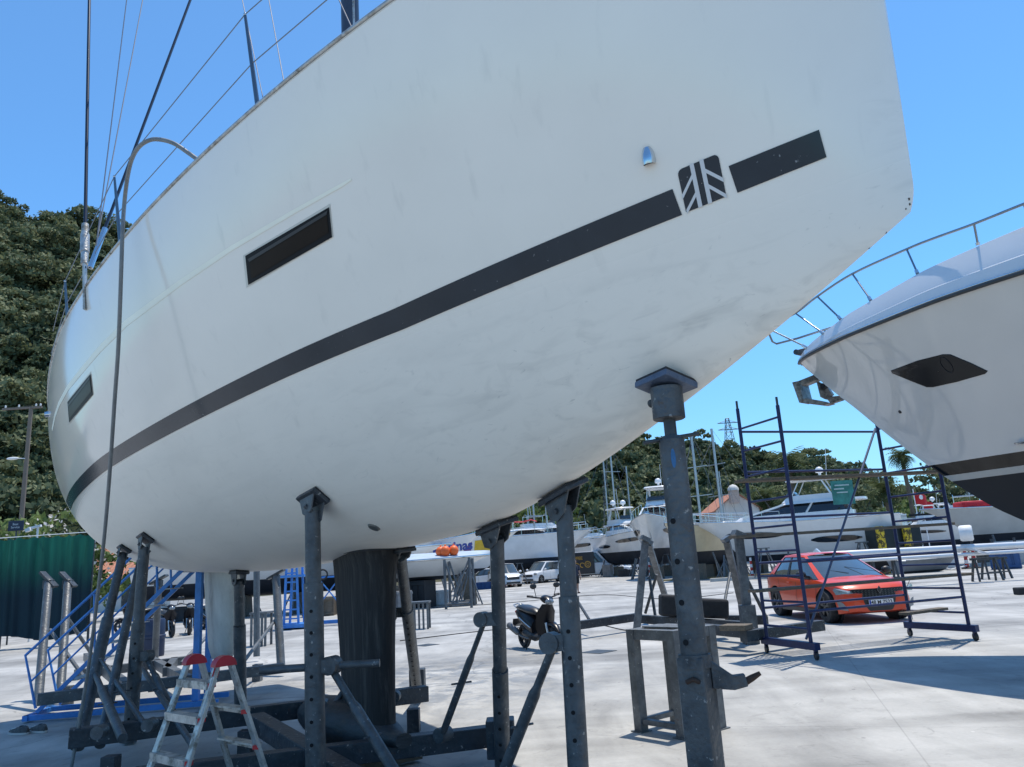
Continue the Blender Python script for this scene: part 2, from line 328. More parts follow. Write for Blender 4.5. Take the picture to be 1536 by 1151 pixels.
def gelcoat_hull():
    m = M('yacht_gelcoat', (.86, .82, .73), .26, 0, .025, 1.2, coat=.35)
    n = m.node_tree.nodes; l = m.node_tree.links; b = n['Principled BSDF']; b.inputs['Coat Roughness'].default_value = .05
    src = b.inputs['Base Color'].links[0].from_socket
    at = n.new('ShaderNodeAttribute'); at.attribute_name = 'grime'
    tc = n.new('ShaderNodeTexCoord'); mp = n.new('ShaderNodeMapping'); mp.inputs['Rotation'].default_value = (0, 0, -HD)
    l.new(tc.outputs['Object'], mp.inputs[0])
    def nz(scale, st, det=8, dist=.6):
        m2 = n.new('ShaderNodeMapping'); m2.inputs['Scale'].default_value = st; l.new(mp.outputs[0], m2.inputs[0])
        t = n.new('ShaderNodeTexNoise'); t.inputs['Scale'].default_value = scale; t.inputs['Detail'].default_value = det; t.inputs['Distortion'].default_value = dist
        l.new(m2.outputs[0], t.inputs['Vector']); return t.outputs['Fac']
    def rg(x, a, c, d, e):
        r = n.new('ShaderNodeMapRange'); l.new(x, r.inputs[0])
        for i, q in enumerate((a, c, d, e)): r.inputs[1 + i].default_value = q
        return r.outputs[0]
    def mt(op, x, y):
        k = n.new('ShaderNodeMath'); k.operation = op; l.new(x, k.inputs[0])
        if isinstance(y, (int, float)): k.inputs[1].default_value = y
        else: l.new(y, k.inputs[1])
        return k.outputs[0]
    streak = rg(nz(2.6, (.22, 1.6, 2.6), 10, 1.1), .50, .68, 0, 1); blot = rg(nz(7, (.5, 1, 1.5), 10, 1.5), .55, .72, 0, 1)
    sc = rg(nz(20, (.25, 1, 1), 12, 2), .66, .74, 0, 1)
    d1 = mt('MULTIPLY', mt('ADD', mt('MULTIPLY', streak, .24), mt('MULTIPLY', blot, .24)), at.outputs['Fac'])
    d1 = mt('ADD', d1, mt('MULTIPLY', mt('MULTIPLY', sc, at.outputs['Fac']), .5))
    vert = rg(nz(9, (1, 1, .06), 6, .2), .62, .8, 0, .16)                 # faint run marks down the topsides
    d1 = mt('MAXIMUM', d1, vert)
    mx = n.new('ShaderNodeMix'); mx.data_type = 'RGBA'; l.new(mt('MINIMUM', d1, .85), mx.inputs[0]); l.new(src, mx.inputs[6]); mx.inputs[7].default_value = (.30, .30, .27, 1)
    l.new(mx.outputs[2], b.inputs['Base Color'])
    at2 = n.new('ShaderNodeAttribute'); at2.attribute_name = 'matt'
    mr = n.new('ShaderNodeMapRange'); l.new(at2.outputs['Fac'], mr.inputs[0]); mr.inputs[3].default_value = .13; mr.inputs[4].default_value = .5; l.new(mr.outputs[0], b.inputs['Roughness'])
    mc = n.new('ShaderNodeMapRange'); l.new(at2.outputs['Fac'], mc.inputs[0]); mc.inputs[3].default_value = .12; mc.inputs[4].default_value = 0; l.new(mc.outputs[0], b.inputs['Coat Weight'])
    return m
hull = hb.build('hull', gelcoat_hull(), boat, smooth=50)
gr = hull.data.attributes.new('grime', 'FLOAT', 'POINT'); mt_ = hull.data.attributes.new('matt', 'FLOAT', 'POINT')
gv, mv = [], []
for i, s in enumerate(SS):
    b_, zs, zk, n_, m_ = hsec(s); jj = list(range(NT + 1)) + list(reversed(range(NT)))
    for j in jj:
        z = zs - (zs - zk) * sin(TT[j]) ** (2 / m_)
        below = smoothstep(3.08, 2.9, z)
        gv.append(below * (.22 + .75 * smoothstep(.62, .97, s) * smoothstep(3.05, 2.5, z)) + .7 * smoothstep(.985, 1, s) * smoothstep(3.6, 2.9, z)); mv.append(below)
for a, vals in ((gr, gv), (mt_, mv)): a.data.foreach_set('value', vals + [0.] * (len(a.data) - len(vals)))
BV = BVHTree.FromPolygons([V(v) for v in hb.v], hb.f)
def cast(px, py, off=0.0, _t=0):
    d = ray(px, py).normalized(); loc, nn, i, dist = BV.ray_cast(EYE, d)
    if loc is None:
        if _t > 30: return None, None
        return cast(px + (500 - px) * .004, py + (560 - py) * .004, off, _t + 1)
    if nn.dot(d) > 0: nn = -nn
    return loc + nn * off, nn
def near(p, off=0.0):
    loc, nn, i, dist = BV.find_nearest(V(p))
    c = HU(0, 0, 3)
    if nn.dot(loc - V((c.x, c.y, 3.2))) < 0: nn = -nn
    return loc + nn * off, nn
def patch(mb, tl, tr, br, bl, nu, nv, off):
    rs = []
    for j in range(nv + 1):
        r = []
        for i in range(nu + 1):
            u, v = i / nu, j / nv
            x = (tl[0] * (1 - u) + tr[0] * u) * (1 - v) + (bl[0] * (1 - u) + br[0] * u) * v
            y = (tl[1] * (1 - u) + tr[1] * u) * (1 - v) + (bl[1] * (1 - u) + br[1] * u) * v
            r.append(cast(x, y, off)[0])
        if None in r: return
        rs.append(r)
    mb.rows(rs)
# deck, toe rail
dk = MB(); rws = []
for s in SS[::3] + [SS[-1]]:
    a, b = H(s, 0, 1), H(s, 0, -1); rws.append([a.lerp(b, k / 8) + V((0, 0, -.01 + .05 * (1 - (k / 4 - 1) ** 2))) for k in range(9)])
dk.rows(rws).build('deck', M('deck_grey', (.5, .5, .48), .7, 0, .1, 5, .2, 60), boat, smooth=60)
for sd in (1, -1):
    MB().tube([H(s, 0, sd) + V((0, 0, .012)) for s in SS[::2]], .016, 8).build('toe_rail', alu(), boat, smooth=60)
# boot stripe, both sides
stripem = M('dark_blue_grey_stripe', (.022, .032, .042), .16, 0, .15, 3, spec=.35, dirt=(.34, .35, .35), ds=26, dlo=.665, dhi=.69, damt=.7)
def s_at(px, z):
    lo, hi = .3, .999
    for _ in range(40):
        m = (lo + hi) / 2
        if proj(Hz(m, z))[0] < px: lo = m
        else: hi = m
    return lo
def zline(s, base): return base + HP['zwc'] * (s - .5) ** 2 * 4
def stripe(s0, s1, n, side):
    mb = MB(); rs = []
    for i in range(n + 1):
        s = lerp(s0, s1, i / n); r = []
        for k in range(4):
            p = Hz(s, lerp(zline(s, HP['zw2']), zline(s, HP['zw1']), k / 3), side); q, nn = near(p, .004); r.append(q)
        rs.append(r)
    mb.rows(rs); return mb
zm = 3.19
sA, sB, sC = s_at(1013, zm), s_at(1098, zm), s_at(1234, zm)
for sd in (1, -1):
    stripe(.02, sA, 110, sd).build('boot_stripe', stripem, boat, smooth=180)
    stripe(sB, sC, 24, sd).build('boot_stripe', stripem, boat, smooth=180)
# emblem
tl, tr, br, bl = (1016, 256), (1077, 230.5), (1090, 295), (1029.5, 319)
def EQ(x, y):
    return ((tl[0] * (1 - x) + tr[0] * x) * (1 - y) + (bl[0] * (1 - x) + br[0] * x) * y, (tl[1] * (1 - x) + tr[1] * x) * (1 - y) + (bl[1] * (1 - x) + br[1] * x) * y)
em = MB(); cen = EQ(.5, .5); ring = []
for cx_, cy_, a0 in ((.88, .12, -90), (.97, .97, 0), (.03, .97, 90), (.12, .12, 180)):
    rr = .12 if cy_ < .5 else .03
    for k in range(5):
        a = radians(a0 + k * 22.5); ring.append((cx_ + rr * cos(a), cy_ + rr * sin(a)))
inner = [(.5 + (x - .5) * .5, .5 + (y - .5) * .5) for x, y in ring]
em.rows([[cast(*EQ(x, y), .004)[0] for x, y in ring], [cast(*EQ(x, y), .004)[0] for x, y in inner], [cast(*EQ(.5 + (x - .5) * .02, .5 + (y - .5) * .02), .004)[0] for x, y in ring]], close=True)
eo = em.build('emblem', M('dark_blue_grey_stripe'), boat)
lm = MB()
for (x0, y0, x1, y1, wd) in ((.36, -.01, .36, 1.01, .05), (.60, -.01, .60, 1.01, .05), (.34, .24, -.01, .64, .045), (.34, .66, .02, 1.0, .045), (.62, .24, 1.01, .62, .045), (.62, .60, 1.01, 1.0, .045)):
    dx, dy = x1 - x0, y1 - y0; L_ = sqrt(dx * dx + dy * dy); nx, ny = -dy / L_ * wd, dx / L_ * wd
    nx = wd if abs(dx) < .01 else 0; ny = 0 if abs(dx) < .01 else wd * 1.15
    rs = []
    for k in range(9):
        t = k / 8; x, y = x0 + dx * t, y0 + dy * t
        rs.append([cast(*EQ(x - nx, y - ny), .007)[0], cast(*EQ(x + nx, y + ny), .007)[0]])
    lm.rows(rs)
lm.build('emblem_lines', M('emblem_white', (.62, .63, .63), .4, 0, .03, 3), eo)
# cream style line along the topsides
cl = [(527, 269), (512, 278), (440, 318), (347.6, 372), (270, 424), (188, 485), (149.5, 523), (120, 558), (101, 582), (88, 606), (82, 624), (78, 645)]
wd = [1.5, 2.5, 3, 3.5, 4, 4.5, 4.5, 4, 3.5, 3, 2.5, 2]
mb = MB(); rs = []
for i in range((len(cl) - 1) * 6 + 1):
    k = min(i // 6, len(cl) - 2); t = i / 6 - k; x = lerp(cl[k][0], cl[k + 1][0], t); y = lerp(cl[k][1], cl[k + 1][1], t); w_ = lerp(wd[k], wd[k + 1], t)
    a, b = cast(x, y - w_, .003)[0], cast(x + w_ * .5, y + w_, .003)[0]
    if a and b: rs.append([a, b])
mb.rows(rs).build('style_line', M('cream_line', (.93, .91, .76), .35, 0, .05, 2), boat, smooth=180)
# portlights
glassm = M('portlight_glass', (.016, .011, .008), .3, 0, .4, 1.5, spec=.12)
framem = M('portlight_black', (.009, .010, .012), .45, 0, .1, 5, spec=.15)
for tl_, tr_, br_, bl_ in (((369, 384), (494.5, 311), (499, 356), (373.5, 427.5)), ((102, 603), (136.5, 561), (140, 592), (104.5, 634))):
    def Q(u, v, q=(tl_, tr_, br_, bl_)):
        a, b, c, d = q; return ((a[0] * (1 - u) + b[0] * u) * (1 - v) + (d[0] * (1 - u) + c[0] * u) * v, (a[1] * (1 - u) + b[1] * u) * (1 - v) + (d[1] * (1 - u) + c[1] * u) * v)
    mb = MB(); patch(mb, Q(-.03, -.06), Q(1.01, -.10), Q(1.01, .995), Q(-.03, 1.05), 14, 5, .003)
    pr = mb.build('portlight', M('portlight_reveal', (.60, .59, .52), .4, 0, .05, 4), boat, smooth=180)
    mb = MB(); patch(mb, Q(0, 0), Q(1, 0), Q(1, 1), Q(0, 1), 14, 5, .007); mb.build('frame', framem, pr, smooth=180)
    mb = MB(); patch(mb, Q(.045, .30), Q(.97, .22), Q(.97, .80), Q(.045, .86), 14, 4, .010); mb.build('pane', glassm, pr, smooth=180)
    mb = MB(); patch(mb, Q(.03, .16), Q(.985, .09), Q(.97, .20), Q(.045, .28), 14, 2, .012); mb.build('seal', M('portlight_seal', (.02, .022, .025), .4, 0, .1, 5), pr, smooth=180)
# chrome cowl vent on the topsides, through-hull fittings
p, nn = cast(973, 236); x_, y_, z_ = frame(nn); up = V((0, 0, 1)); up = (up - nn * up.dot(nn)).normalized(); sdv = up.cross(nn).normalized()
mb = MB(); rs = []
for j in range(9):
    t = j / 8; hgt = .055 * sin(pi * (.5 - t * .42)); wv = .034 * (sin(pi * (t * .62 + .30))) ** .5; yy = lerp(-.036, .05, t)
    rs.append([p + up * yy + sdv * (wv * cos(a)) + nn * (hgt * sin(a)) for a in [pi * k / 10 for k in range(11)]])
mb.rows(rs); vo_ = mb.build('hull_vent', chrome(), boat, smooth=60); MB().add([q_ + up * .004 for q_ in rs[0]], [tuple(range(11))]).build('vent_opening', M('vent_dark', (.03, .03, .03), .8), vo_)
p, nn = cast(561, 791); MB().lathe([(.0, .012), (.045, .012), (.055, 0)], p, nn, 16).build('through_hull', M('bronze_fitting', (.16, .17, .16), .5, .6, .1, 5), boat, smooth=40)
p, nn = cast(71, 622)
MB().lathe([(.0, .05), (.035, .045), (.04, 0)], p, nn, 14).build('drain_fitting', chrome(), boat, smooth=40)
chip = MB(); crn = random.Random(3)
for cx_, cy_, sz in ((1364, 299, 1.9), (1365, 307, 1.5), (1359, 314, 1.1), (1330, 349, .9), (1306, 372, .9)):
    o_, n2_ = cast(cx_, cy_, .003); ring_ = [cast(cx_ + sz * crn.uniform(.5, 1.1) * cos(a), cy_ + sz * 1.6 * crn.uniform(.5, 1.1) * sin(a), .003)[0] for a in [2 * pi * k / 9 for k in range(9)]]
    chip.add([o_] + ring_, [(0, k + 1, (k + 1) % 9 + 1) for k in range(9)])
struct(chip.build('stem_chips', M('chipped_gelcoat', (.07, .05, .04), .8, 0, .5, 40), boat), 'stuff')
# keel and bulb
def u_at(px, z, lo=-7, hi=6):
    for _ in range(40):
        m = (lo + hi) / 2
        if proj(HU(m, 0, z - HP['trim'] * m))[0] < px: lo = m
        else: hi = m
    return lo
def foil(u0, u1, z, thick, n=16, worldz=True):
    ring = []; c = u1 - u0
    for k in range(n * 2):
        a = 2 * pi * k / (n * 2); x = .5 + .5 * cos(a); yt = thick * c * (1.48 * sqrt(max(1 - x, 0)) - .63 * (1 - x) - 1.76 * (1 - x) ** 2 + 1.42 * (1 - x) ** 3 - .5 * (1 - x) ** 4) * 2
        u = u0 + c * x; ring.append(HU(u, (1 if sin(a) > 0 else -1) * yt, z - HP['trim'] * u))
    return ring
keelm = M('keel_antifouling', (.013, .012, .012), .8, .0, .55, 3.5, .5, 14, dirt=(.12, .108, .095), ds=4.5, dlo=.50, dhi=.72, damt=.75, stretch=(2.2, 2.2, .28))
ks = [(498, 590, 1.98), (499, 588, 1.9), (501, 586, 1.75), (505, 585, 1.4), (509, 584.5, 1.05), (512, 585, .7), (514, 586, .42), (515, 587, .25)]
mb = MB(); mb.rows([foil(u_at(a, z), u_at(b, z), z, .12 if z < 1.9 else .145) for a, b, z in ks], close=True)
kl = mb.build('keel', keelm, boat, smooth=40)
bm = MB(); rs = []; ua, ub = u_at(462, .25), u_at(606, .25)
for k in range(25):
    t = k / 24; u = lerp(ua, ub, t); r = max(.004, (sin(pi * t ** .75)) ** .55); rr = .25 * min(1, r)
    if k == 24: rr = .07
    rs.append([HU(u, rr * 1.15 * cos(a), .30 + rr * .85 * sin(a) - HP['trim'] * u) for a in [2 * pi * j / 20 for j in range(20)]])
bm.rows(rs, close=True); bm.cap(rs[-1]); bm.build('bulb', M('bulb_antifouling', (.022, .026, .03), .6, 0, .5, 4, .5, 14, dirt=(.10, .085, .07), ds=6, dlo=.55, dhi=.7, damt=.8, stretch=(.6, .6, 2)), kl, smooth=60)
MB().rows([foil(u_at(496, 2.0), u_at(592, 2.0), z, .15) for z in (1.885, 1.955)], close=True).build('keel_joint', rubber(), kl, smooth=40)
# rudder
rm = M('rudder_grey', (.55, .55, .51), .6, 0, .15, 5, .2, 20, dirt=(.3, .28, .24), ds=4, dlo=.52, dhi=.72, damt=.6, stretch=(1, 1, .5))
rd = [(305, 358, 2.25), (306, 357.5, 1.9), (308, 354, 1.4), (310, 350, 1.0), (312, 347, .75), (317, 341, .6), (323, 335, .56)]
mb = MB(); rr_ = [foil(u_at(a, z), u_at(b, z), z, .11) for a, b, z in rd]; mb.rows(rr_, close=True); mb.cap(rr_[-1])
mb.build('rudder', rm, boat, smooth=50)
# mast, rigging, stanchions, lifelines
mastm = M('mast_anodised', (.07, .08, .1), .35, .6, .1, 5)
mu = None
lo, hi = -3, 4
for _ in range(40):
    m = (lo + hi) / 2
    if proj(HU(m, 0, 5.6))[0] < 532: lo = m
    else: hi = m
mu = lo
mtop = HU(mu - .35, 0, 20.5)
mb = MB(); mb.tube([HU(mu, 0, 4.55), HU(mu, 0, 5.6), mtop], .105, 16)
ms = mb.build('mast', mastm, boat, smooth=60)
MB().beam(HU(mu + .1, 0, 4.6), mtop + (HU(mu + .1, 0, 4.6) - HU(mu, 0, 4.6)), .05, .05).build('sail_track', alu(), ms)
def sheer_at(px, side=1, lo=.25, hi=.98):
    for _ in range(40):
        m = (lo + hi) / 2
        if proj(H(m, 0, side))[0] < px: lo = m
        else: hi = m
    return lo
blackwire = M('dark_rigging_wire', (.035, .045, .065), .35, .6, .1, 5)
thinwire = M('thin_rigging_wire', (.13, .15, .19), .6, 0, .1, 5)
def along(px0, py0, p1, ext=1.0):          # second end: the pixel line through p1, at the mast distance
    return None
sc_ = sheer_at(128); chain = H(sc_, 0) + V((0, 0, .02)); P0, n0 = cast(128, 462)
def ray_at_dist(px, py, ref):
    d = ray(px, py).normalized(); return EYE + d * ((V(ref) - EYE).length)
c1 = near(chain + V((0, 0, -.12)), .02)[0]
MB().beam(near(H(sc_, .0) - V((0, 0, .22)), .015)[0], near(H(sc_, 0), .02)[0] + V((0, 0, .25)), .05, .018).build('chainplate', alu(), boat)
top1 = V((c1.x, c1.y, c1.z)) + (HU(mu - .3, .25, 14) - c1)
# aim each wire so that it rises to the masthead side
def wire(name, a, b, r, m): return MB().tube([a, b], r, 6).build(name, m, boat, smooth=60)
def toward(a, px, py, h):                 # the point at height h on the plane of sight through (px,py) and a, leaning inboard
    # keep the distance growing as the shroud leans toward the mast
    best = None
    for k in range(400):
        dist = lerp(.8, 2.2, k / 399) * (a - EYE).length; q = EYE + ray(px, py).normalized() * dist
        e = abs(q.z - h)
        if best is None or e < best[0]: best = (e, q)
    return best[1]
a = near(H(sc_, 0), .02)[0] + V((0, 0, .2))
q = toward(a, 134, 0, 8.6); e_ = a + (q - a) * 3
wire('shroud', a, e_, .017, blackwire)
MB().tube([a + (q - a).normalized() * .05, a + (q - a).normalized() * .55], .034, 10).tube([a + (q - a).normalized() * .2, a + (q - a).normalized() * .42], .042, 10).build('turnbuckle', alu(), boat, smooth=60)
a2 = near(H(sc_ + .012, 0), .0)[0] + V((0, 0, .15))
q2 = toward(a2, 287, -4, 8.8); wire('shroud', a2, a2 + (q2 - a2) * 3, .015, blackwire)
MB().tube([a2, a2 + (q2 - a2).normalized() * .5], .026, 10).build('turnbuckle', chrome(), boat, smooth=60)
for (x0, y0, x1, y1, nm) in ((153, 300, 190, 0, 'halyard'), (157, 300, 214, 0, 'halyard')):
    A = ray_at_dist(x0, y0, a); B_ = toward(A, x1, y1, 8.6); A2 = A - (B_ - A).normalized() * .6
    wire(nm, A2, A + (B_ - A) * 2.5, .0055, thinwire)
for (x0, x1, y1) in ((352, 355, 0), (381, 396, 0), (493, 490, 0)):
    s_ = sheer_at(x0); A = H(s_, 0) + V((0, 0, .01)) + (HU(0, -.25, 0) - HU(0, 0, 0)); A = A * 1
    s2 = s_; B_ = toward(A, x1, y1 - 40, A.z + 2.2 if x0 < 450 else A.z + 1.0)
    wire('running_line', A, A + (B_ - A) * 3, .004, thinwire)
stm = M('stanchion_steel', (.13, .16, .19), .3, .8, .1, 5)
tops = []; mids = []
def stanchion(px, tx, ty, hh):
    s_ = sheer_at(px); b = H(s_, 0) + (HU(0, -.05, 0) - HU(0, 0, 0))
    best = None
    for k in range(300):
        q = EYE + ray(tx, ty).normalized() * (b - EYE).length * lerp(.85, 1.3, k / 299); e = abs((q - b).length - hh) + 3 * abs((V((q.x, q.y, 0)) - V((b.x, b.y, 0))).length)
        if best is None or e < best[0]: best = (e, q)
    q = best[1]
    st = MB().tube([b, b.lerp(q, .5), q], [.017, .014, .010], 10).build('stanchion', stm, boat, smooth=60)
    MB().cyl(b - V((0, 0, .01)), b + V((0, 0, .05)), .03).ball(q, .013, 8, 5).build('socket', chrome(), st, smooth=50)
    tops.append(q); mids.append(b.lerp(q, .5)); return b, q
stanchion(94, 97.5, 422, .66); stanchion(172, 171.5, 265, .68); stanchion(377, 367.5, 22, .78)
s_ = sheer_at(640); b = H(s_, 0) + V((0, 0, .8)); tops.append(b); mids.append(b - V((0, 0, .4)))
MB().tube([H(s_, 0), b], .012, 8).build('stanchion', stm, boat, smooth=60)
for lst, nm in ((tops, 'lifeline'), (mids, 'lifeline')):
    s_b = H(.2, 0) + V((0, 0, .6 if lst is tops else .3)); MB().tube([s_b] + lst, .0042, 6).build(nm, M('lifeline_wire', (.14, .17, .21), .6, .0, .1, 5), boat, smooth=60)
# coachroof that the lines lead to
rs = []
for k in range(14):
    t = k / 13; u = lerp(-4.2, mu + 1.6, t); hh = .42 * sin(pi * min(1, t * 1.0 + .0) * .5 + pi * .5 * (1 - t)) if False else .4 * (sin(pi * clip(t * .93 + .05, 0, 1))) ** .4; wv = lerp(1.15, .55, t)
    rs.append([HU(u, wv * cos(a) if abs(cos(a)) < .8 else wv * .9 * (1 if cos(a) > 0 else -1), 4.5 + hh * max(0, sin(a)) ** .5) for a in [pi * j / 12 for j in range(13)]])
MB().rows(rs).build('coachroof', white(), boat, smooth=40)
# ------------------------------------------------------------------ cradle under the yacht
def extend(a, b, z=0.0):
    a, b = V(a), V(b); t = (z - a.z) / (b.z - a.z); return a + (b - a) * t
def padplate(parent, P, nn, size, m, mplate, post_dir, axis=None):
    """plate lying on the hull with a trapezoid bracket below; nn = hull normal (outwards/down)"""
    nn = nn.normalized(); ax = V(axis) if axis is not None else HU(1, 0, 0) - HU(0, 0, 0); ax = (ax - nn * ax.dot(nn)).normalized(); ay = nn.cross(ax)
    rot = Matrix((ax, ay, nn)).transposed(); c = P + nn * .03
    pl = MB().box(c, (size[0], size[1], .03), rot)
    pad = pl.build('pad', mplate, parent, bevel=.006)
    MB().box(P + nn * .009, (size[0] * .94, size[1] * .94, .016), rot).build('rubber_facing', rubber(), pad)
    d = post_dir.normalized()
    br = MB(); h = size[0] * .42
    for k in (-1, 1):
        o = c + ay * (k * .055)
        vs = [o - ax * h, o + ax * h, o + ax * h * .55 + d * .14, o + d * .17, o - ax * h * .55 + d * .14]
        vs = vs + [p + ay * .012 for p in vs]
        br.add(vs, [(0, 1, 2, 3, 4), (9, 8, 7, 6, 5)] + [(i, (i + 1) % 5, (i + 1) % 5 + 5, i + 5) for i in range(5)])
    br.cyl(c + d * .10 - ay * .085, c + d * .10 + ay * .085, .018, n=10)
    br.build('bracket', m, pad)
    return c + d * .09
def post(parent, cpx, bpx, r0, r1, split, m, mpl, pad=(.34, .17), foot=None, Y=None, sq=False, holes=True, n=16, name='post', port=0):
    P, nn = cast(*cpx)
    if port: P, nn = near(P + (HU(0, -port, 0) - HU(0, 0, 0)) - V((0, 0, .1)))
    B_ = D(bpx[0], bpx[1], P.y if Y is None else Y)
    ft = extend(P, B_, 0.02) if foot is None else V(foot)
    d = (ft - P).normalized(); top = padplate(parent, P, nn, pad, m, mpl, d)
    mid = top.lerp(ft, split)
    q = MB().tube([top, mid], r0, n).build(name, m, parent, smooth=40)
    if sq: MB().beam(mid - d * .02, ft, r1 * 2, r1 * 2, up=(HU(1, 0, 0) - HU(0, 0, 0))).build('sleeve', m, q, bevel=.008)
    else: MB().tube([mid - d * .03, mid - d * .03, ft], [r1 * .9, r1, r1], n).build('sleeve', m, q, smooth=40)
    if holes:
        hb_ = MB(); L_ = (ft - mid).length; eye = (EYE - mid); eye = (eye - d * eye.dot(d)).normalized(); sd = d.cross(eye)
        for off in ((.25,) if not sq else (0,)):
            dirh = (eye * cos(off) + sd * sin(off)).normalized()
            k = .18
            while k < L_ - .1:
                c = mid + d * k + dirh * (r1 - .001); hb_.cyl(c, c + dirh * .0035, .0135, n=10); k += .16
        hb_.build('pin_hole', M('pin_hole_black', (.004, .004, .005), .9), q)
    return top, ft, q, d
cm = M('cradle_steel', (.082, .092, .10), .5, .35, .35, 7, .4, 28, dirt=(.17, .17, .16), ds=6, dlo=.54, dhi=.72, damt=.6, rust=.45)
cm2 = M('cradle_beam_paint', (.035, .042, .05), .5, .2, .35, 6, .4, 28, dirt=(.16, .16, .155), ds=5, dlo=.55, dhi=.75, damt=.6, rust=.5)
cr = thing('boat_cradle', 'dark steel cradle of posts, pads and ground beams carrying the large sailing yacht', 'boat cradle', HU(0, 0, 0) * 1); cr.location.z = 0
tA = post(cr, (472, 746), (474, 1151), .062, .076, .27, cm, cm2)
tB = post(cr, (220, 806), (191, 1151), .062, .075, .42, cm, cm2)
tC = post(cr, (188, 822), (118, 1130), .055, .068, .4, cm, cm2, foot=G(116, 1122, .1), holes=False)
tC2 = MB().tube([tC[0] + V((.17, .15, -.1)), V(G(150, 1118, .2))], .05, 14).build('post', cm, cr, smooth=40)
tD = post(cr, (722, 786), (750, 1140), .055, .066, .55, cm, cm2, foot=G(754, 1158, .0), pad=(.36, .18), port=.16)
tE = post(cr, (822, 732), (866, 1140), .056, .066, .3, cm, cm2, pad=(.36, .2), port=.16)
Pf = V(G(627, 1046, .05)); tF = post(cr, (600, 825), (625, 1045), .055, .065, .3, cm, cm2, foot=Pf, holes=True)
Pg = V(G(361, 1075, .05)); tG = post(cr, (359, 856), (361, 1070), .062, .075, .35, cm, cm2, foot=Pg, holes=False)
def gz(px, py, z): return V(G(px, py, z))
beams = [(gz(103, 1108, .34), gz(640, 1040, .3), .15, .17), (gz(200, 1170, .22), gz(766, 1100, .22), .15, .17),
         (tA[1] + V((-.3, -.1, .18)), tE[1] + V((.3, .3, .18)), .15, .17)]
for a, b, w_, h_ in beams: MB().beam(a, b, w_, h_).build('cross_beam', cm2, cr, bevel=.008)
sp0, sp1 = gz(378, 1070, .30), gz(700, 1240, .22)
MB().beam(gz(384, 1082, .30) , gz(560, 1190, .2), .16, .16).build('spine_beam', cm2, cr, bevel=.008)
for px, py in ((167, 1130), (369, 1092), (620, 1060)):
    p = gz(px, py, .26); MB().box((p.x, p.y, .12), (.13, .13, .24)).build('foot', cm2, cr, bevel=.006)
kx = HU(0.0, 0, 0); mbk = HU((u_at(462, .25) + u_at(606, .25)) / 2, 0, 0)
def brace(up, lo, r, yoke, nm='brace'):
    up, lo = V(up), V(lo); d = (lo - up); m1, m2 = up + d * .25, up + d * .3
    b = MB().tube([up, m1, m2, lo], [r * .7, r * .7, r, r], 12).build(nm, cm, cr, smooth=40)
    e = frame(d)[0]; q = up + d * .52
    MB().cyl(q - e * .09, q + e * .09, .008, n=8).build('turning_bar', cm, b, smooth=40)
    return b
def knob(post_pt, side, r=.075, w_=.1):
    r *= .78; w_ *= .8
    c = V(post_pt) + V(side) * .13
    MB().cyl(c - V((.02, w_ / 2, 0)), c + V((.02, w_ / 2, 0)), r, n=20).box(c - V(side) * .06, (.14, w_, .1)).build('clamp', cm, cr, smooth=30)
    return c
def on(post_t, py):       # point of a post at picture row py
    lo, hi = 0, 1
    for _ in range(30):
        m = (lo + hi) / 2
        if proj(post_t[0].lerp(post_t[1], m))[1] < py: lo = m
        else: hi = m
    return post_t[0].lerp(post_t[1], lo)
k = knob(on(tD, 928), (-1, .1, 0)); brace(k - V((0, 0, .05)), gz(665, 1098, .36), .03, 0)
MB().cyl(gz(665, 1102, .32) - V((.04, .05, 0)), gz(665, 1102, .32) + V((.04, .05, 0)), .062, n=18).build('clamp', cm, cr, smooth=30)
k = knob(on(tE, 963), (-1, .1, 0), .085); brace(k - V((0, 0, .05)), gz(745, 1185, .2), .04, 0)
k = knob(on(tA, 1000), (1, .1, 0), .09, .12); brace(k - V((-.02, 0, .06)), gz(618, 1200, .15), .042, 0)
MB().cyl(on(tA, 1001) - V((.42, 0, 0)), on(tA, 1001) + V((.5, .02, 0)), .03, n=12).build('cross_pin', cm, cr, smooth=40)
k = knob(on(tB, 985), (1, .1, 0), .08, .11); brace(k - V((0, 0, .05)), gz(262, 1075, .36), .04, 0)
brace(on(tC, 985), gz(222, 1095, .36), .028, 0); brace(on(tC, 1010), gz(184, 1108, .36), .045, 0)
brace(gz(196, 975, .9), gz(290, 1120, .3), .03, 0)
k = knob(on(tF, 918), (-1, .1, 0), .07); brace(k - V((0, 0, .05)), gz(492, 1070, .4), .028, 0)
for px, py in ((225, 1087), (150, 1098), (592, 1045), (485, 1058)):
    c = gz(px, py, .46); MB().cyl(c - V((0, .06, 0)), c + V((0, .06, 0)), .058, n=18).build('clamp', cm, cr, smooth=30)
MB().box(tD[1] + V((.0, -.0, .27)), (.24, .22, .3)).build('corner_socket', cm2, cr, bevel=.01)
MB().box(Pf + V((.0, 0, .22)), (.2, .2, .28)).build('corner_socket', cm2, cr, bevel=.01)
# keel support timbers
kd = (HU(1, 0, 0) - HU(0, 0, 0)).normalized(); ks_ = kd.cross(V((0, 0, 1)))
for k_ in (-.55, .1, .65):
    c = V((mbk.x, mbk.y, .05)) + kd * k_; tk = MB().beam(c - ks_ * .4, c + ks_ * .4, .14, .1).build('keel_block', plankm(), bevel=.008)
    tag(tk, 'dirty timber block lying under the dark keel bulb', 'timber block', 'timber blocks under the keel')
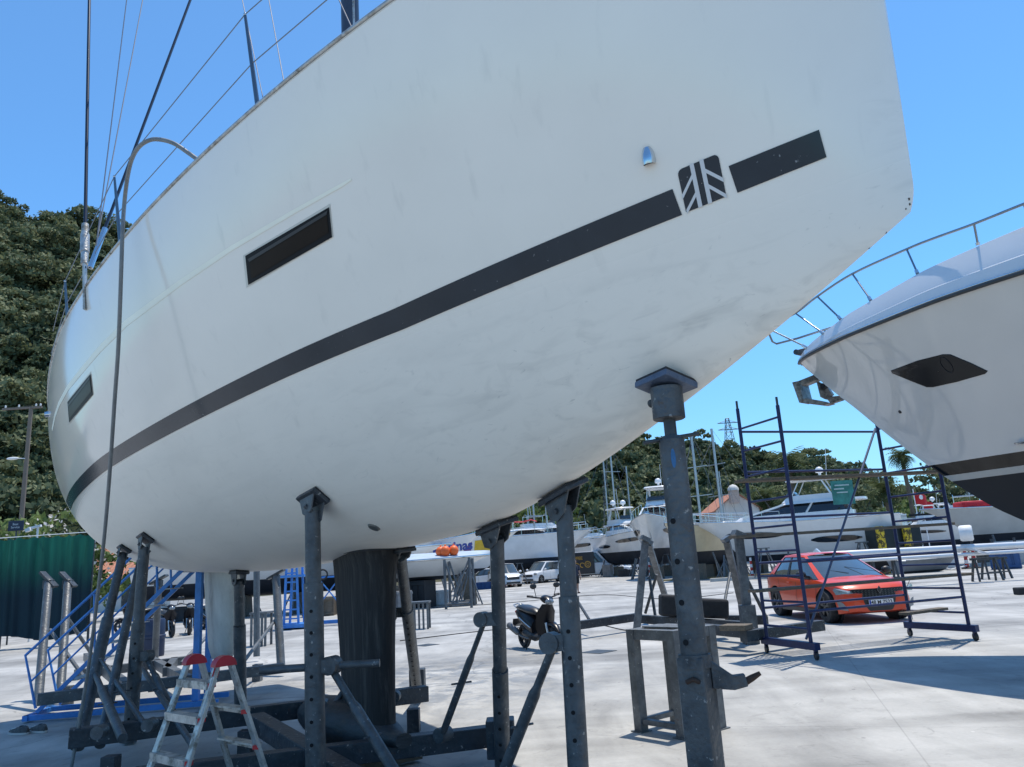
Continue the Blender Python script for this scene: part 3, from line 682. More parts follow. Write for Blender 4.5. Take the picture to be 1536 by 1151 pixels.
# lone bow jack
bj = thing('boat_jack', 'tall grey tubular jack with drum head under the bow of the large sailing yacht', 'boat jack', (0, 0, 0))
P, nn = cast(998, 560); nn = (nn * .30 + V((0, 0, -1)) * .70).normalized(); P = P - V((0, 0, .035)); low = D(1058, 1130, P.y - .02); ft = extend(P, low, 0); bj.location = (ft.x, ft.y, 0); d = (ft - P).normalized()
ax = (HU(1, 0, 0) - HU(0, 0, 0)); ax = (ax - nn * ax.dot(nn)).normalized(); ay = nn.cross(ax); rot = Matrix((ax, ay, nn)).transposed()
sc1 = P.y / F
jm = M('jack_galvanised', (.12, .128, .133), .48, .5, .28, 8, .5, 32, dirt=(.05, .052, .055), ds=4, dlo=.42, dhi=.62, damt=.8, rust=.5)
pl = MB().box(P + nn * .032, (.235, .235, .035), rot).build('pad', M('jack_blue_plate', (.09, .125, .19), .5, .3, .3, 9, .3, 30, dirt=(.2, .21, .22), ds=9, dlo=.52, dhi=.66, damt=.7), bj, bevel=.006)
MB().box(P + nn * .008, (.225, .225, .014), rot).build('rubber_facing', rubber(), pl)
t0 = P + nn * .05; t1 = t0 + d * .17
MB().tube([t0, t1 - d * .004, t1], [.084, .084, .078], 28).tube([t0 + d * .05 - ax * .09, t0 + d * .05 - ax * .125], .022, 12).build('drum', jm, bj, smooth=40)
t2 = t1 + d * .10
MB().tube([t1, t2], .032, 14).build('screw', darksteel(), bj, smooth=40)
hx = V((1, .1, .12)).normalized()
MB().lathe([(.0, -.01), (.05, -.01), (.055, .01), (.055, .035), (.0, .04)], t2, d, 18).build('nut', darksteel(), bj, smooth=40)
MB().cyl(t2 - hx * .15, t2 + hx * .15, .0105, n=10).build('handle', darksteel(), bj, smooth=40)
ms_ = on((t2, ft), 985)
tb = MB().tube([t2 + d * .01, ms_], .066, 24).build('post', jm, bj, smooth=40)
MB().beam(ms_ - d * .0, ft, .135, .135, up=(.8, -.6, 0)).build('sleeve', jm, bj, bevel=.008)
MB().cyl(ms_ - d * .012, ms_ + d * .05, .078, n=24).build('collar', jm, bj, smooth=40)
hm = MB(); e = (EYE - t2); e = (e - d * e.dot(d)).normalized(); sd = d.cross(e)
dh = (e * cos(.55) + sd * sin(.55) * (1 if sd.x < 0 else -1)).normalized()
for py in (782, 842, 903, 962):
    c = on((t2, ms_), py) + dh * .0655; hm.cyl(c, c + dh * .003, .0145, n=14)
hm.build('pin_hole', M('pin_hole_black'), tb)
c = on((t2, ms_), 690) + e * .0665
MB().rows([[c + sd * (.012 * cos(a) * (1 if r else .1)) * -1 + V((0, 0, 1)) * (.05 * sin(a)) * (1 if r else .1) + e * .001 for a in [2 * pi * k / 14 for k in range(14)]] for r in (1, 0)], close=True).build('paint_mark', M('blue_spray_mark', (.03, .12, .26), .6, 0, .3, 30), tb)
s0 = on((ms_, ft), 1000); s1 = on((ms_, ft), 1020); rx = V((1, -.15, 0)).normalized()
br = MB(); yv = rx.cross(V((0, 0, 1)))
br.prism([(0, .09), (.1, .015), (.155, .02), (.165, -.035), (.10, -.05), (0, -.04)], s1 + rx * .07, rx, (0, 0, 1), yv, .05)
bo = br.build('side_bracket', jm, bj, bevel=.004)
MB().tube([s1 + rx * .22 + V((0, 0, -.02)), s1 + rx * .26 + V((0, 0, .0)), s1 + rx * .30 + V((0, 0, .02))], [.018, .016, .01], 10).build('hook', M('rusty_hook', (.06, .035, .025), .8, .2, .4, 20), bo, smooth=60)
MB().tube([s1 + e * .07 - rx * .05, s1 + e * .085 - rx * .02 + V((0, 0, .015)), s1 + e * .075 + rx * .01], .012, 8).build('pin', M('rusty_hook'), bj, smooth=60)
# ------------------------------------------------------------------ hose hanging from the deck
hp = [(297, 240, .0), (283, 230, 0), (262, 216, 0), (243, 210, 0), (226, 210, 0), (210, 219, 0), (199, 236, 0), (192, 262, 0), (187, 300, 0), (184, 345, 0), (182, 400, 0), (180, 460, 0), (177, 530, 0), (172, 600, 0), (166, 690, 0), (158, 790, 0), (148, 880, 0), (135, 985, 0), (120, 1080, 0), (107, 1151, 0)]
Ph = cast(186, 352)[0]; dref = (Ph - EYE).length; pts = []
s_h = sheer_at(297); Sh = H(s_h, 0)
for i, (px, py, _) in enumerate(hp):
    rd_ = ray(px, py).normalized()
    if py <= 262 or i < 9:
        t = i / 9; dd = lerp((Sh - EYE).length + .15, dref - .06, min(1, t)); pts.append(EYE + rd_ * dd)
    else:
        q = cast(px, py)[0] if py < 800 else None
        base = V(G(100, 1165, 0)); f = (py - 345) / (1151 - 345); yy = lerp(Ph.y - .25, base.y, smoothstep(0, 1, f))
        dd = (D(px, py, yy) - EYE).length
        if q is not None: dd = min(dd, (q - EYE).length - .06)
        pts.append(EYE + rd_ * dd)
pts.append(extend(pts[-2], pts[-1], .02)); pts.append(pts[-1] + V((-.5, -.6, 0)))
def smooth_pts(P, n=6):
    out = []
    for i in range(len(P) - 1):
        p0, p1, p2, p3 = P[max(i - 1, 0)], P[i], P[i + 1], P[min(i + 2, len(P) - 1)]
        for k in range(n):
            t = k / n; out.append(.5 * ((2 * p1) + (-p0 + p2) * t + (2 * p0 - 5 * p1 + 4 * p2 - p3) * t * t + (-p0 + 3 * p1 - 3 * p2 + p3) * t ** 3))
    return out + [P[-1]]
ho = MB().tube(smooth_pts(pts), .0165, 10).build('hose', M('grey_hose', (.17, .18, .18), .45, 0, .2, 8, dirt=(.3, .3, .28), ds=20, dlo=.5, dhi=.7, damt=.5), smooth=180)
tag(ho, 'long grey water hose looping over the yacht rail and hanging to the ground', 'hose')
# ------------------------------------------------------------------ stepladder
sl_ = thing('stepladder', 'worn aluminium double sided stepladder with two red top caps, standing below the keel', 'stepladder')
C1, C2 = D(292, 984, 6.22), D(336, 986, 5.94); sl_.location = ((C1.x + C2.x) / 2, (C1.y + C2.y) / 2, 0)
wv = (C2 - C1); wv.z = 0; wv.normalize(); spd = V((-wv.y, wv.x, 0)); spd = spd if spd.x > 0 else -spd
zc = (C1.z + C2.z) / 2 - .05
am = alu(); steps = [.26, .52, .78, 1.0]
for sg, nm in ((-1, 'front'), (1, 'rear')):
    for C, k in ((C1, -1), (C2, 1)):
        t = V((C.x, C.y, zc)) + spd * (.055 * sg); b = V((C.x, C.y, 0.03)) + spd * (.43 * sg) + wv * (.055 * k)
        rl = MB().beam(t, b, .028, .062, up=wv).build('rail', am, sl_, bevel=.004)
        MB().box(b, (.06, .06, .06)).build('rubber_foot', rubber(), rl)
    for z in steps[:3] + ([] if sg > 0 else [1.0]):
        f = (zc - z) / (zc - .03); o = lerp(.055, .43, f); q = .055 * f
        a = V((C1.x, C1.y, z)) + spd * o * sg - wv * q; b = V((C2.x, C2.y, z)) + spd * o * sg + wv * q
        mb = MB(); mb.beam(a, b, .085, .014, up=(0, 0, 1)); mb.beam(a - V((0, 0, .022)) + spd * sg * .036, b - V((0, 0, .022)) + spd * sg * .036, .012, .05)
        st = mb.build('step', am, sl_)
        MB().box(b + V((0, 0, -.02)) + spd * sg * .0, (.045, .045, .03)).build('step_plug', redp(), st)
for C in (C1, C2):
    n = 14; rs = []
    for w_ in (-.035, .035):
        rs.append([V((C.x, C.y, zc - .01)) + wv * w_ + spd * (.085 * cos(pi * k / n)) + V((0, 0, .075 * sin(pi * k / n))) for k in range(n + 1)])
    mb = MB(); mb.rows(rs); mb.cap(rs[0]); mb.cap(rs[1]); mb.build('top_cap', M('red_cap', (.42, .012, .03), .4, 0, .2, 8), sl_)
lab = MB(); t = V((C2.x, C2.y, zc)) + spd * -.055; b = V((C2.x, C2.y, .03)) + spd * -.43 + wv * .055; dd = (b - t).normalized(); nrm = wv; up_ = dd.cross(wv)
o = t + dd * .22 + wv * .0155
lab.prism([(-.13, -.024), (.13, -.024), (.13, .024), (-.13, .024)], o, dd, up_, wv, .002)
lo_ = lab.build('warning_label', M('label_white', (.7, .7, .68), .5, 0, .05, 20), sl_)
mk = MB()
for k in range(8): mk.prism([(-.009, -.016), (.006, -.016), (.009, .0), (.004, .014), (-.009, .012)], o + dd * (-.11 + .03 * k) + wv * .002, dd, up_, wv, .001)
mk.build('label_print', M('label_black', (.03, .03, .03), .6), lo_)
MB().prism([(-.03, -.023), (.03, -.023), (.03, .023), (-.03, .023)], t + dd * .05 + wv * .0165, dd, up_, wv, .002).build('red_label', redp(), sl_)
# ------------------------------------------------------------------ blue boarding stairs
bs = thing('boarding_stairs', 'bright blue mobile boarding stairs with double handrails, behind the hull on the left', 'boarding stairs', (-6.7, 11.3, 0))
bb = brightblue(); f0 = V((-6.75, 11.15, .12)); d_ = V((1.95, .35, 1.95)); wy = V((-.12, .72, 0))
run = V((1, .18, 0)).normalized()
for s2, w_ in ((0, V((0, 0, 0))), (1, wy)):
    MB().beam(f0 + w_, f0 + w_ + d_ * 1.12, .035, .055).build('stringer', bb, bs, bevel=.004)
    hr = [f0 + w_ + V((-.02, 0, .05)), f0 + w_ + V((-.22, 0, .75)), f0 + w_ + d_ * .5 + V((-.1, 0, .82)), f0 + w_ + d_ * 1.15 + V((0, 0, .95))]
    MB().tube(hr, .019, 10).build('handrail', bb, bs, smooth=30)
    MB().tube([f0 + w_ + V((-.12, 0, .4)), f0 + w_ + d_ * 1.15 + V((0, 0, .5))], .014, 8).build('mid_rail', bb, bs, smooth=30)
    for t in (.35, .75): MB().tube([f0 + w_ + d_ * t, f0 + w_ + d_ * t + V((-.06, 0, .84))], .018, 8).build('baluster', bb, bs, smooth=30)
    MB().beam(V((-6.9, 11.1, .06)) + w_, V((-4.4, 11.5, .06)) + w_, .07, .07).build('base_beam', bb, bs, bevel=.004)
    MB().beam(V((-4.72, 11.5, .1)) + w_ * 1.0, V((-4.72, 11.5, 2.05)) + w_ * 1.0, .09, .09).build('upright', bb, bs, bevel=.004)
for k in range(9):
    t = .06 + k * .118; c = f0 + d_ * t; MB().beam(c + V((.06, 0, .03)), c + wy + V((.06, 0, .03)), .16, .012).build('tread', alu(), bs)
MB().beam(V((-6.85, 11.05, .06)), V((-6.97, 11.9, .06)), .07, .07).build('base_beam', bb, bs, bevel=.004)
# ------------------------------------------------------------------ empty cradle behind
oc = thing('empty_boat_cradle', 'grey steel boat cradle without a boat, behind the blue stairs near the green screen', 'boat cradle', G(240, 1015), 'empty boat cradles')
gm = steelgrey()
def ocpost(parent, top_px, foot, Y, r=.065, pad=True, m=gm, tilt=(.8, 0, -.6)):
    T = D(top_px[0], top_px[1], Y); foot = V(foot); p_ = MB().tube([T, foot], r, 12).build('post', m, parent, smooth=40)
    if pad:
        n_ = V(tilt).normalized(); rot = Matrix((V((0, 1, 0)), V((0, 1, 0)).cross(n_) * -1, n_)).transposed()
        MB().box(T + V((0, 0, .03)), (.16, .36, .04), rot).box(T - V((0, 0, .05)), (.13, .13, .14)).build('pad', darksteel(), p_, bevel=.005)
    return T, foot
ocpost(oc, (73, 872), G(57, 1056, .1), 13.3, tilt=(.7, 0, .7)); ocpost(oc, (102, 872), G(90, 1050, .1), 13.7, tilt=(.7, 0, .7))
ocpost(oc, (238, 872), G(232, 1000, .1), 15.8, tilt=(-.4, 0, .8)); ocpost(oc, (414, 864), G(422, 1006, .1), 15.2, r=.075, tilt=(-.4, 0, .8)); ocpost(oc, (385, 855), G(385, 985, .1), 17.5, r=.07, pad=False)
for a, b in (((55, 1050), (424, 1002)), ((112, 1012), (300, 988)), ((190, 1030), (130, 985)), ((280, 1020), (215, 985)), ((250, 1008), (262, 992))):
    MB().beam(gz(a[0], a[1], .32), gz(b[0], b[1], .32), .13, .15).build('beam', gm, oc, bevel=.006)
for px, py in ((100, 1058), (290, 1030), (386, 1022), (150, 1010)):
    p = gz(px, py, 0); MB().box((p.x, p.y, .14), (.14, .14, .28)).build('foot', gm, oc)
for a, b in (((417, 925, 15.2), (360, 1000)), ((75, 945, 13.3), (125, 1015)), ((103, 930, 13.7), (150, 1000)), ((330, 935, 15.5), (272, 995))):
    MB().tube([D(*a), gz(b[0], b[1], .4)], .03, 8).build('brace', gm, oc, smooth=40)
for px, py, Y in ((328, 905, 15.5),):
    pass
# blue plastic drum beside it
dr = MB().lathe([(0, 0), (.27, 0), (.28, .04), (.28, .42), (.3, .44), (.3, .5), (.28, .52), (.28, .86), (.25, .9), (0, .9)], G(228, 985), (0, 0, 1), 22).build('blue_drum', M('blue_drum', (.010, .02, .055), .5, 0, .2, 4), smooth=40)
tag(dr, 'dark blue plastic drum standing beyond the blue boarding stairs', 'drum')
# ------------------------------------------------------------------ shoes
def shoe(loc, rz, lab_):
    t = thing('shoe', lab_, 'shoe', (0, 0, 0), None); rs = []
    for i in range(13):
        u = i / 12; x = lerp(-.14, .15, u); wv_ = .046 * (1 - (2 * abs(u - .42)) ** 3 * .75); hh = interp(u, [0, .1, .35, .5, .7, .9, 1], [.05, .085, .08, .07, .055, .045, .02])
        rs.append([V((x, wv_ * cos(a), .022 + hh * max(0, sin(a)) ** .7)) for a in [pi * k / 10 for k in range(11)]])
    mb = MB(); mb.rows(rs); mb.cap(rs[0]); mb.cap(rs[-1]); mb.build('upper', M('shoe_fabric', (.07, .07, .072), .7, 0, .4, 30), t, smooth=60)
    mb = MB(); n = 24; ring = [V((.155 * cos(a) + .005, .05 * sin(a) * (1.1 - .1 * cos(a)), 0)) for a in [2 * pi * k / n for k in range(n)]]
    mb.rows([[p + V((0, 0, .002)) for p in ring], [p * 1.02 + V((0, 0, .026)) for p in ring]], close=True); mb.cap([p * 1.02 + V((0, 0, .026)) for p in ring]); mb.build('sole', M('shoe_sole', (.5, .48, .46), .6, 0, .1, 9), t, smooth=50)
    MB().ball((-.045, 0, .085), (.05, .03, .022), 12, 6).build('opening', rubber(), t, smooth=180)
    MB().beam((.03, -.02, .083), (.1, -.02, .066), .006).beam((.03, .02, .083), (.1, .02, .066), .006).build('lace', whitep(), t)
    t.location = loc; t.rotation_euler = (0, 0, rz); return t
shoe(G(28, 1102), 2.9, 'worn black trainer with pale sole on the concrete, the left one of the pair')
shoe(G(57, 1099), 2.75, 'worn black trainer with pale sole on the concrete, nearer the blue stairs')
# ------------------------------------------------------------------ steel stand by the bow jack
sd_ = thing('steel_stand', 'grey galvanised open frame stand with square top, behind the bow jack', 'steel stand', (1.48, 8.25, 0))
cs = [V((1.42, 7.88, 0)), V((1.84, 8.2, 0)), V((1.50, 8.62, 0)), V((1.08, 8.28, 0))]; hz_ = .98; stm_ = galv()
for i, c in enumerate(cs):
    MB().beam(c + V((0, 0, .01)), c + V((0, 0, hz_)), .1, .1, up=cs[1] - cs[0]).build('leg', stm_, sd_, bevel=.004)
    n_ = cs[(i + 1) % 4]
    e_ = (n_ - c).normalized() * .05
    MB().beam(c + e_ + V((0, 0, hz_ - .05)), n_ - e_ + V((0, 0, hz_ - .05)), .09, .1).build('top_rail', stm_, sd_, bevel=.004)
    if i in (2, 3): MB().beam(c + e_ + V((0, 0, .1)), n_ - e_ + V((0, 0, .1)), .07, .05).build('bottom_rail', stm_, sd_, bevel=.004)
MB().beam(cs[0].lerp(cs[1], .5) + V((0, 0, hz_ + .008)), cs[3].lerp(cs[2], .5) + V((0, 0, hz_ + .008)), .26, .012).build('top_plate', stm_, sd_)
for i in (0, 1, 2, 3): MB().box(cs[i] + V((0, 0, .006)), (.15, .15, .012), Matrix.Rotation(.65, 3, 'Z')).build('foot_plate', stm_, sd_)
# ------------------------------------------------------------------ scaffold tower
sf = thing('scaffold_tower', 'navy blue wheeled scaffold tower with timber planks, in front of the red car', 'scaffold tower', (5.7, 13.6, 0))
nb = bluepaint(); L1, L2, R1_, R2_ = V((4.01, 13.59, 0)), V((4.36, 12.52, 0)), V((6.95, 14.66, 0)), V((7.42, 13.62, 0))
top1 = D(1105, 602, 13.59).z; top2 = D(1145, 597, 12.52).z
def up_at(b, py, px, ): return D(px, py, b.y).z
for (b, tz) in ((L1, top1), (L2, top2), (R1_, top1), (R2_, top1)):
    MB().tube([b + V((0, 0, .22)), b + V((0, 0, tz - .14))], .031, 12).build('upright', nb, sf, smooth=40)
    MB().tube([b + V((0, 0, tz - .14)), b + V((0, 0, tz))], .02, 10).build('spigot', darksteel(), sf, smooth=40)
for (a, b) in ((L1, L2), (R1_, R2_)):
    for z in (.45, .85, 1.25, 1.65, 2.05, 2.5, 2.95, 3.4, 3.8):
        if z < min(top1, top2): MB().tube([a + V((0, 0, z)), b + V((0, 0, z))], .019, 8).build('rung', nb, sf, smooth=40)
    e_ = (b - a).normalized() * .12
    bm_ = MB().beam(a - e_ + V((0, 0, .2)), b + e_ * 1.2 + V((0, 0, .2)), .1, .11).build('base_channel', nb, sf, bevel=.005)
    for q in (a - e_ * .4, b + e_ * .7):
        cw = MB().cyl(q + V((-.02, 0, .068)), q + V((.02, 0, .068)), .066, n=18).build('castor', blackp(), sf, smooth=40)
        MB().box(q + V((0, 0, .11)), (.055, .05, .06)).build('fork', nb, cw)
hts = [(645, 1112, L1, 0), (707, 1130, L1, 0), (842, 1133, L1, 1), (911, 1150, L1, 1)]
zz_ = [D(1110, 648, 13.59).z, D(1130, 708, 13.59).z, D(1135, 778, 13.59).z, D(1140, 845, 13.59).z, D(1147, 912, 13.59).z]
for i, z in enumerate(zz_): MB().tube([L1 + V((0, 0, z)), R1_ + V((0, 0, z))], .021, 8).build('ledger', nb, sf, smooth=40)
MB().tube([L2 + V((0, 0, zz_[4] - .02)), R2_ + V((0, 0, zz_[4] - .02))], .021, 8).build('ledger', nb, sf, smooth=40)
MB().tube([L2 + V((0, 0, zz_[3])), R2_ + V((0, 0, zz_[3]))], .021, 8).build('ledger', nb, sf, smooth=40)
MB().tube([D(1313, 643, 14.2), L2 + V((-.05, .05, .3))], .02, 8).build('diagonal_brace', M('grey_blue_tube', (.09, .11, .17), .4, .4, .2, 6), sf, smooth=40)
plk = plankm()
for nm, (ax_, ay_, bx_, by_), Y0, Y1, w_ in (('a', (1108, 722, 1412, 708), 13.0, 14.1, .3), ('b', (1098, 806, 1425, 786), 13.0, 14.1, .24), ('c', (1128, 887, 1452, 861), 12.9, 14.0, .26), ('d', (1355, 921, 1415, 913), 13.9, 14.3, .2)):
    a_, b_ = D(ax_, ay_, Y0), D(bx_, by_, Y1)
    pk = MB().beam(a_, b_, w_, .045).build('plank', plk, bevel=.004)
    tag(pk, {'a': 'highest long grey timber plank laid across the navy scaffold tower', 'b': 'long grey timber plank at mid height on the navy scaffold tower', 'c': 'long grey timber plank low on the scaffold, across the red car', 'd': 'short timber plank end low on the right frame of the scaffold'}[nm], 'plank')
MB().tube([R1_ + V((.1, -.05, 1.0)), R1_ + V((-.1, -.2, .8)), R1_ + V((0, -.1, .3))], .006, 6).build('cord', blackp(), sf, smooth=60)
# ------------------------------------------------------------------ empty cradle in the middle distance
mc = thing('empty_boat_cradle', 'grey steel boat cradle without a boat, between the bow jack and the red car', 'boat cradle', G(1040, 940), 'empty boat cradles')
f1, f2, f3, f4 = gz(955, 945, .1), gz(1004, 915, .1), gz(1117, 925, .1), gz(1127, 966, .0)
for tp, f_ in (((968, 812), f1), ((973, 816), f2), ((1090, 812), f3), ((1108, 806), f4)):
    Tt = D(tp[0], tp[1], (f_.y + 18) / 2 if f_ is not f4 else f_.y)
    q = MB().beam(Tt, f_, .15, .15).build('post', galv(), mc, bevel=.006)
    MB().box(Tt + V((0, 0, .05)), (.2, .34, .1), Matrix.Rotation(.5 if tp[0] < 1000 or tp[0] > 1100 else -.5, 3, 'Y')).build('pad', steelgrey(), q)
bl = [((868, 938), (960, 925)), ((955, 928), (1120, 940)), ((1115, 955), (1232, 938)), ((1020, 940), (1130, 950)), ((1090, 930), (1150, 930))]
for a_, b_ in bl: MB().beam(gz(a_[0], a_[1], .3), gz(b_[0], b_[1], .3), .16, .18).build('beam', cm2, mc, bevel=.006)
MB().box(f4 + V((0, 0, .35)), (.26, .26, .7)).build('sleeve', galv(), mc, bevel=.01)
for a_, b_ in (((974, 865, 18.5), (983, 925)), ((985, 862, 19), (968, 920)), ((1095, 860, 18.5), (1083, 925)), ((1115, 858, 15.8), (1150, 928)), ((862, 895, 20), (884, 930))):
    MB().tube([D(*a_), gz(b_[0], b_[1], .35)], .035, 8).build('brace', darksteel(), mc, smooth=40)
for px, py, w_, h_, lb in ((1011, 932, .55, .45, 'black rubber block on the empty cradle beam behind the bow jack'), (1070, 935, .62, .38, 'black rubber block on the empty cradle, nearer the scaffold')):
    p = gz(px, py, .3); mb = MB().box((p.x, p.y, .3 + h_ / 2 + .1), (w_, .4, h_), Matrix.Rotation(.1, 3, 'Y')); o = mb.build('fender_block', rubber(), bevel=.05); tag(o, lb, 'fender block')
tk = MB().beam(gz(1085, 941, .44), gz(1124, 941, .44), .35, .09).build('timber', plankm(), bevel=.01); tag(tk, 'short grey timber lying on the beam of the empty cradle', 'timber')
# ------------------------------------------------------------------ vehicles
def place(o, p, rz): PLACED.add(o.name); o.location = (p[0], p[1], p[2] if len(p) > 2 else 0); o.rotation_euler = (0, 0, rz); return o
def paint(name, col, rough=.28): return M(name, col, rough, 0, .04, 2, coat=.35)
def boolean_cut(ob, cutters):
    for c in cutters:
        m = ob.modifiers.new('cut', 'BOOLEAN'); m.operation = 'DIFFERENCE'; m.object = c; m.solver = 'EXACT'
    dg = bpy.context.evaluated_depsgraph_get(); dg.update(); me = bpy.data.meshes.new_from_object(ob.evaluated_get(dg))
    ob.modifiers.clear(); ob.data = me
    for c in cutters: bpy.data.objects.remove(c)
def wheel(parent, c, r, w_, out, rimm, n=24):
    c = V(c); a = V((0, out, 0))
    t = MB().lathe([(r * .62, -w_ / 2), (r * .93, -w_ / 2), (r, -w_ * .36), (r, w_ * .36), (r * .93, w_ / 2), (r * .64, w_ / 2), (r * .62, w_ * .3), (r * .62, -w_ / 2)], c, a, n).build('wheel', rubber(), parent, smooth=40)
    x, y, d = frame(a); rb = MB()
    rb.lathe([(r * .64, w_ * .44), (r * .60, w_ * .44), (r * .57, w_ * .2), (r * .1, w_ * .1), (0, w_ * .1)], c, a, n)
    rb.build('rim_barrel', blackp(), t, smooth=40)
    sp = MB(); o = c + d * w_ * .38
    for k in range(5):
        an = 2 * pi * k / 5 + .3
        for da in (-.13, .13):
            p0 = o + (x * cos(an) + y * sin(an)) * r * .1; p1 = o + (x * cos(an + da) + y * sin(an + da)) * r * .60
            sp.beam(p0, p1, r * .085, w_ * .12, up=d)
    sp.lathe([(0, w_ * .05), (r * .13, w_ * .03), (r * .14, -.01)], o, a, 12)
    sp.build('rim', rimm, t)
    return t
def hatchback(label, paintm, P):
    """x forward, origin on the ground at the centre"""
    g_ = dict(L=4.05, W=1.76, H=1.44, wb=2.58, r=.325, hood=.95, roof0=-1.55, roof1=.15, ws=1.08, tail=-1.95, belt0=.98, belt1=.92, nose=.72); g_.update(P)
    L, W, Hh, wb, r = g_['L'], g_['W'], g_['H'], g_['wb'], g_['r']
    t = thing(g_.get('name', 'car'), label, g_.get('cat', 'car'))
    xs = [-L / 2, -L / 2 + .05, -L / 2 + .2, -1.5, -1.0, -.5, 0, .5, .9, 1.25, 1.55, L / 2 - .25, L / 2 - .1, L / 2 - .02]
    if P.get('xs'): xs = P['xs']
    top = lambda x: interp(x, g_['tx'], g_['tz'])
    wid = lambda x: W / 2 * interp(x, [-L / 2, -L / 2 + .12, -L / 2 + .5, 0, L / 2 - .6, L / 2 - .15, L / 2], [.78, .90, .985, 1, .96, .84, .62])
    botz = lambda x: interp(x, [-L / 2, -L / 2 + .25, L / 2 - .3, L / 2], [.34, .2, .2, .26])
    rs = []
    n_x = 34
    for i in range(n_x + 1):
        x = lerp(-L / 2, L / 2, i / n_x); w_, tz, bz = wid(x), top(x), botz(x)
        half = [(0, tz + .012), (w_ * .45, tz + .01), (w_ * .80, tz - .01), (w_ * .93, tz - .05), (w_ * .975, tz - .12), (w_ * .97, lerp(bz, tz, .62)), (w_ * 1.0, lerp(bz, tz, .45)), (w_ * .985, lerp(bz, tz, .2)), (w_ * .94, bz), (w_ * .5, bz - .02), (0, bz - .02)]
        rs.append([V((x, y, z)) for y, z in half] + [V((x, -y, z)) for y, z in reversed(half[1:-1])])
    mb = MB(); mb.rows(rs, close=True); mb.cap(list(reversed(rs[0]))); mb.cap(rs[-1])
    body = mb.build('body', [paintm, blackp()], t, smooth=35)
    cut = []
    ax_f, ax_r = g_.get('axf', wb / 2 + .02), g_.get('axr', -wb / 2 + .02)
    for ax in (ax_f, ax_r):
        for sd in (1, -1):
            cut.append(MB().cyl((ax, sd * (W / 2 - .26), r), (ax, sd * (W / 2 + .2), r), r * 1.16, n=28).build('cutter', blackp()))
    for c in cut: c.data.materials.append(blackp())
    boolean_cut(body, cut); body.data.polygons.foreach_set('use_smooth', [True] * len(body.data.polygons)); body.data.set_sharp_from_angle(angle=radians(35))
    # greenhouse
    gx = g_['gx']      # list of (x_belt, x_roof): rear and front
    (xb0, xr0), (xb1, xr1) = gx; bw = W / 2 * .93; rw = W / 2 * g_.get('rw', .70); zb = lambda x: top(x) - .05
    def gpt(u, k, sd):       # u 0..1 rear to front, k 0 belt .. 1 roof
        xb, xr = lerp(xb0, xb1, u), lerp(xr0, xr1, u); x = lerp(xb, xr, k)
        e = 1 - abs(2 * u - 1) ** 6; wv_ = lerp(bw * (.82 + .18 * e), rw * (.86 + .14 * e), k ** 1.15); z = lerp(zb(xb), g_['H'] - .045 + .03 * e, k)
        return V((x, sd * wv_, z))
    N = 16; rs = []
    for j in range(7):
        k = j / 6; rs.append([gpt(i / N, k, 1) for i in range(N + 1)] + [gpt(i / N, k, -1) for i in range(N, -1, -1)])
    mb = MB(); mb.rows(rs, close=True); mb.build('glass', M('car_glass', (.05, .065, .07), .03, 0, .2, 2, coat=.9), t, smooth=60)
    rr = []
    for i in range(N + 1):
        a, b = gpt(i / N, 1, 1), gpt(i / N, 1, -1); rr.append([a.lerp(b, q / 8) + V((0, 0, .04 * (1 - (q / 4 - 1) ** 2) - .01 + .012)) for q in range(9)])
    mb = MB(); mb.rows(rr); rf = mb.build('roof', paintm, t, smooth=50)
    for sd in (1, -1):
        pil = MB()
        def strip(u0, u1, k0, k1, nseg=8, wd_=.03, along='k'):
            rws_ = []
            for q in range(nseg + 1):
                f = q / nseg; u = lerp(u0, u1, f); k = lerp(k0, k1, f)
                if along == 'k': p, p2 = gpt(max(0, u - wd_), k, sd), gpt(min(1, u + wd_), k, sd)
                else: p, p2 = gpt(u, max(0, k - wd_), sd), gpt(u, min(1.0, k + wd_), sd)
                o_ = V((0, sd * .012, .006)); rws_.append([p + o_, p2 + o_])
            pil.rows(rws_)
        strip(.97, .97, 0, 1, wd_=.03); strip(.05, .05, 0, 1, wd_=.06); strip(.0, 1, .96, .96, 16, .05, 'u')
        if g_.get('cpil'): strip(.0 + g_['cpil'], g_['cpil'] * .8, 0, 1, wd_=.05)
        pil.build('pillar', paintm, t, smooth=50)
        bp_ = MB(); pil = bp_; strip(g_.get('bpil', .5), g_.get('bpil', .5), 0, .95, wd_=.02); strip(0.02, .98, .0, .0, 12, .04, 'u'); bp_.build('window_trim', blackp(), t, smooth=50)
        # door shut lines & handles
        dl = MB(); yx = lambda x: wid(x) * .985 + .006
        for x0 in g_['doors']:
            dl.rows([[V((x0 + dx, sd * (wid(x0) * f_ + .004), z)) for dx in (-.006, .006)] for f_, z in ((.985, .34), (1.0, lerp(.2, top(x0), .45)), (.972, lerp(.2, top(x0), .64)), (.978, top(x0) - .12))])
        dl.build('door_gap', blackp(), t)
        for x0 in g_['handles']: MB().beam((x0 - .08, sd * (wid(x0) * .985 + .015), top(x0) - .16), (x0 + .08, sd * (wid(x0) * .985 + .015), top(x0) - .16), .02, .028).build('door_handle', paintm, t, bevel=.004)
        mx = g_['mirror']; m_ = MB().ball((mx, sd * (W / 2 + .10), top(mx) + .07), (.07, .115, .08), 14, 8).beam((mx, sd * W / 2 * .9, top(mx)), (mx, sd * (W / 2 + .08), top(mx) + .04), .05).build('wing_mirror', blackp() if P.get('blackmirror') else paintm, t, smooth=60)
        MB().beam((-wb / 2 + r * 1.25, sd * (W / 2 * .985), .235), (wb / 2 - r * 1.25, sd * (W / 2 * .985), .235), .03, .09).build('side_skirt', blackp(), t)
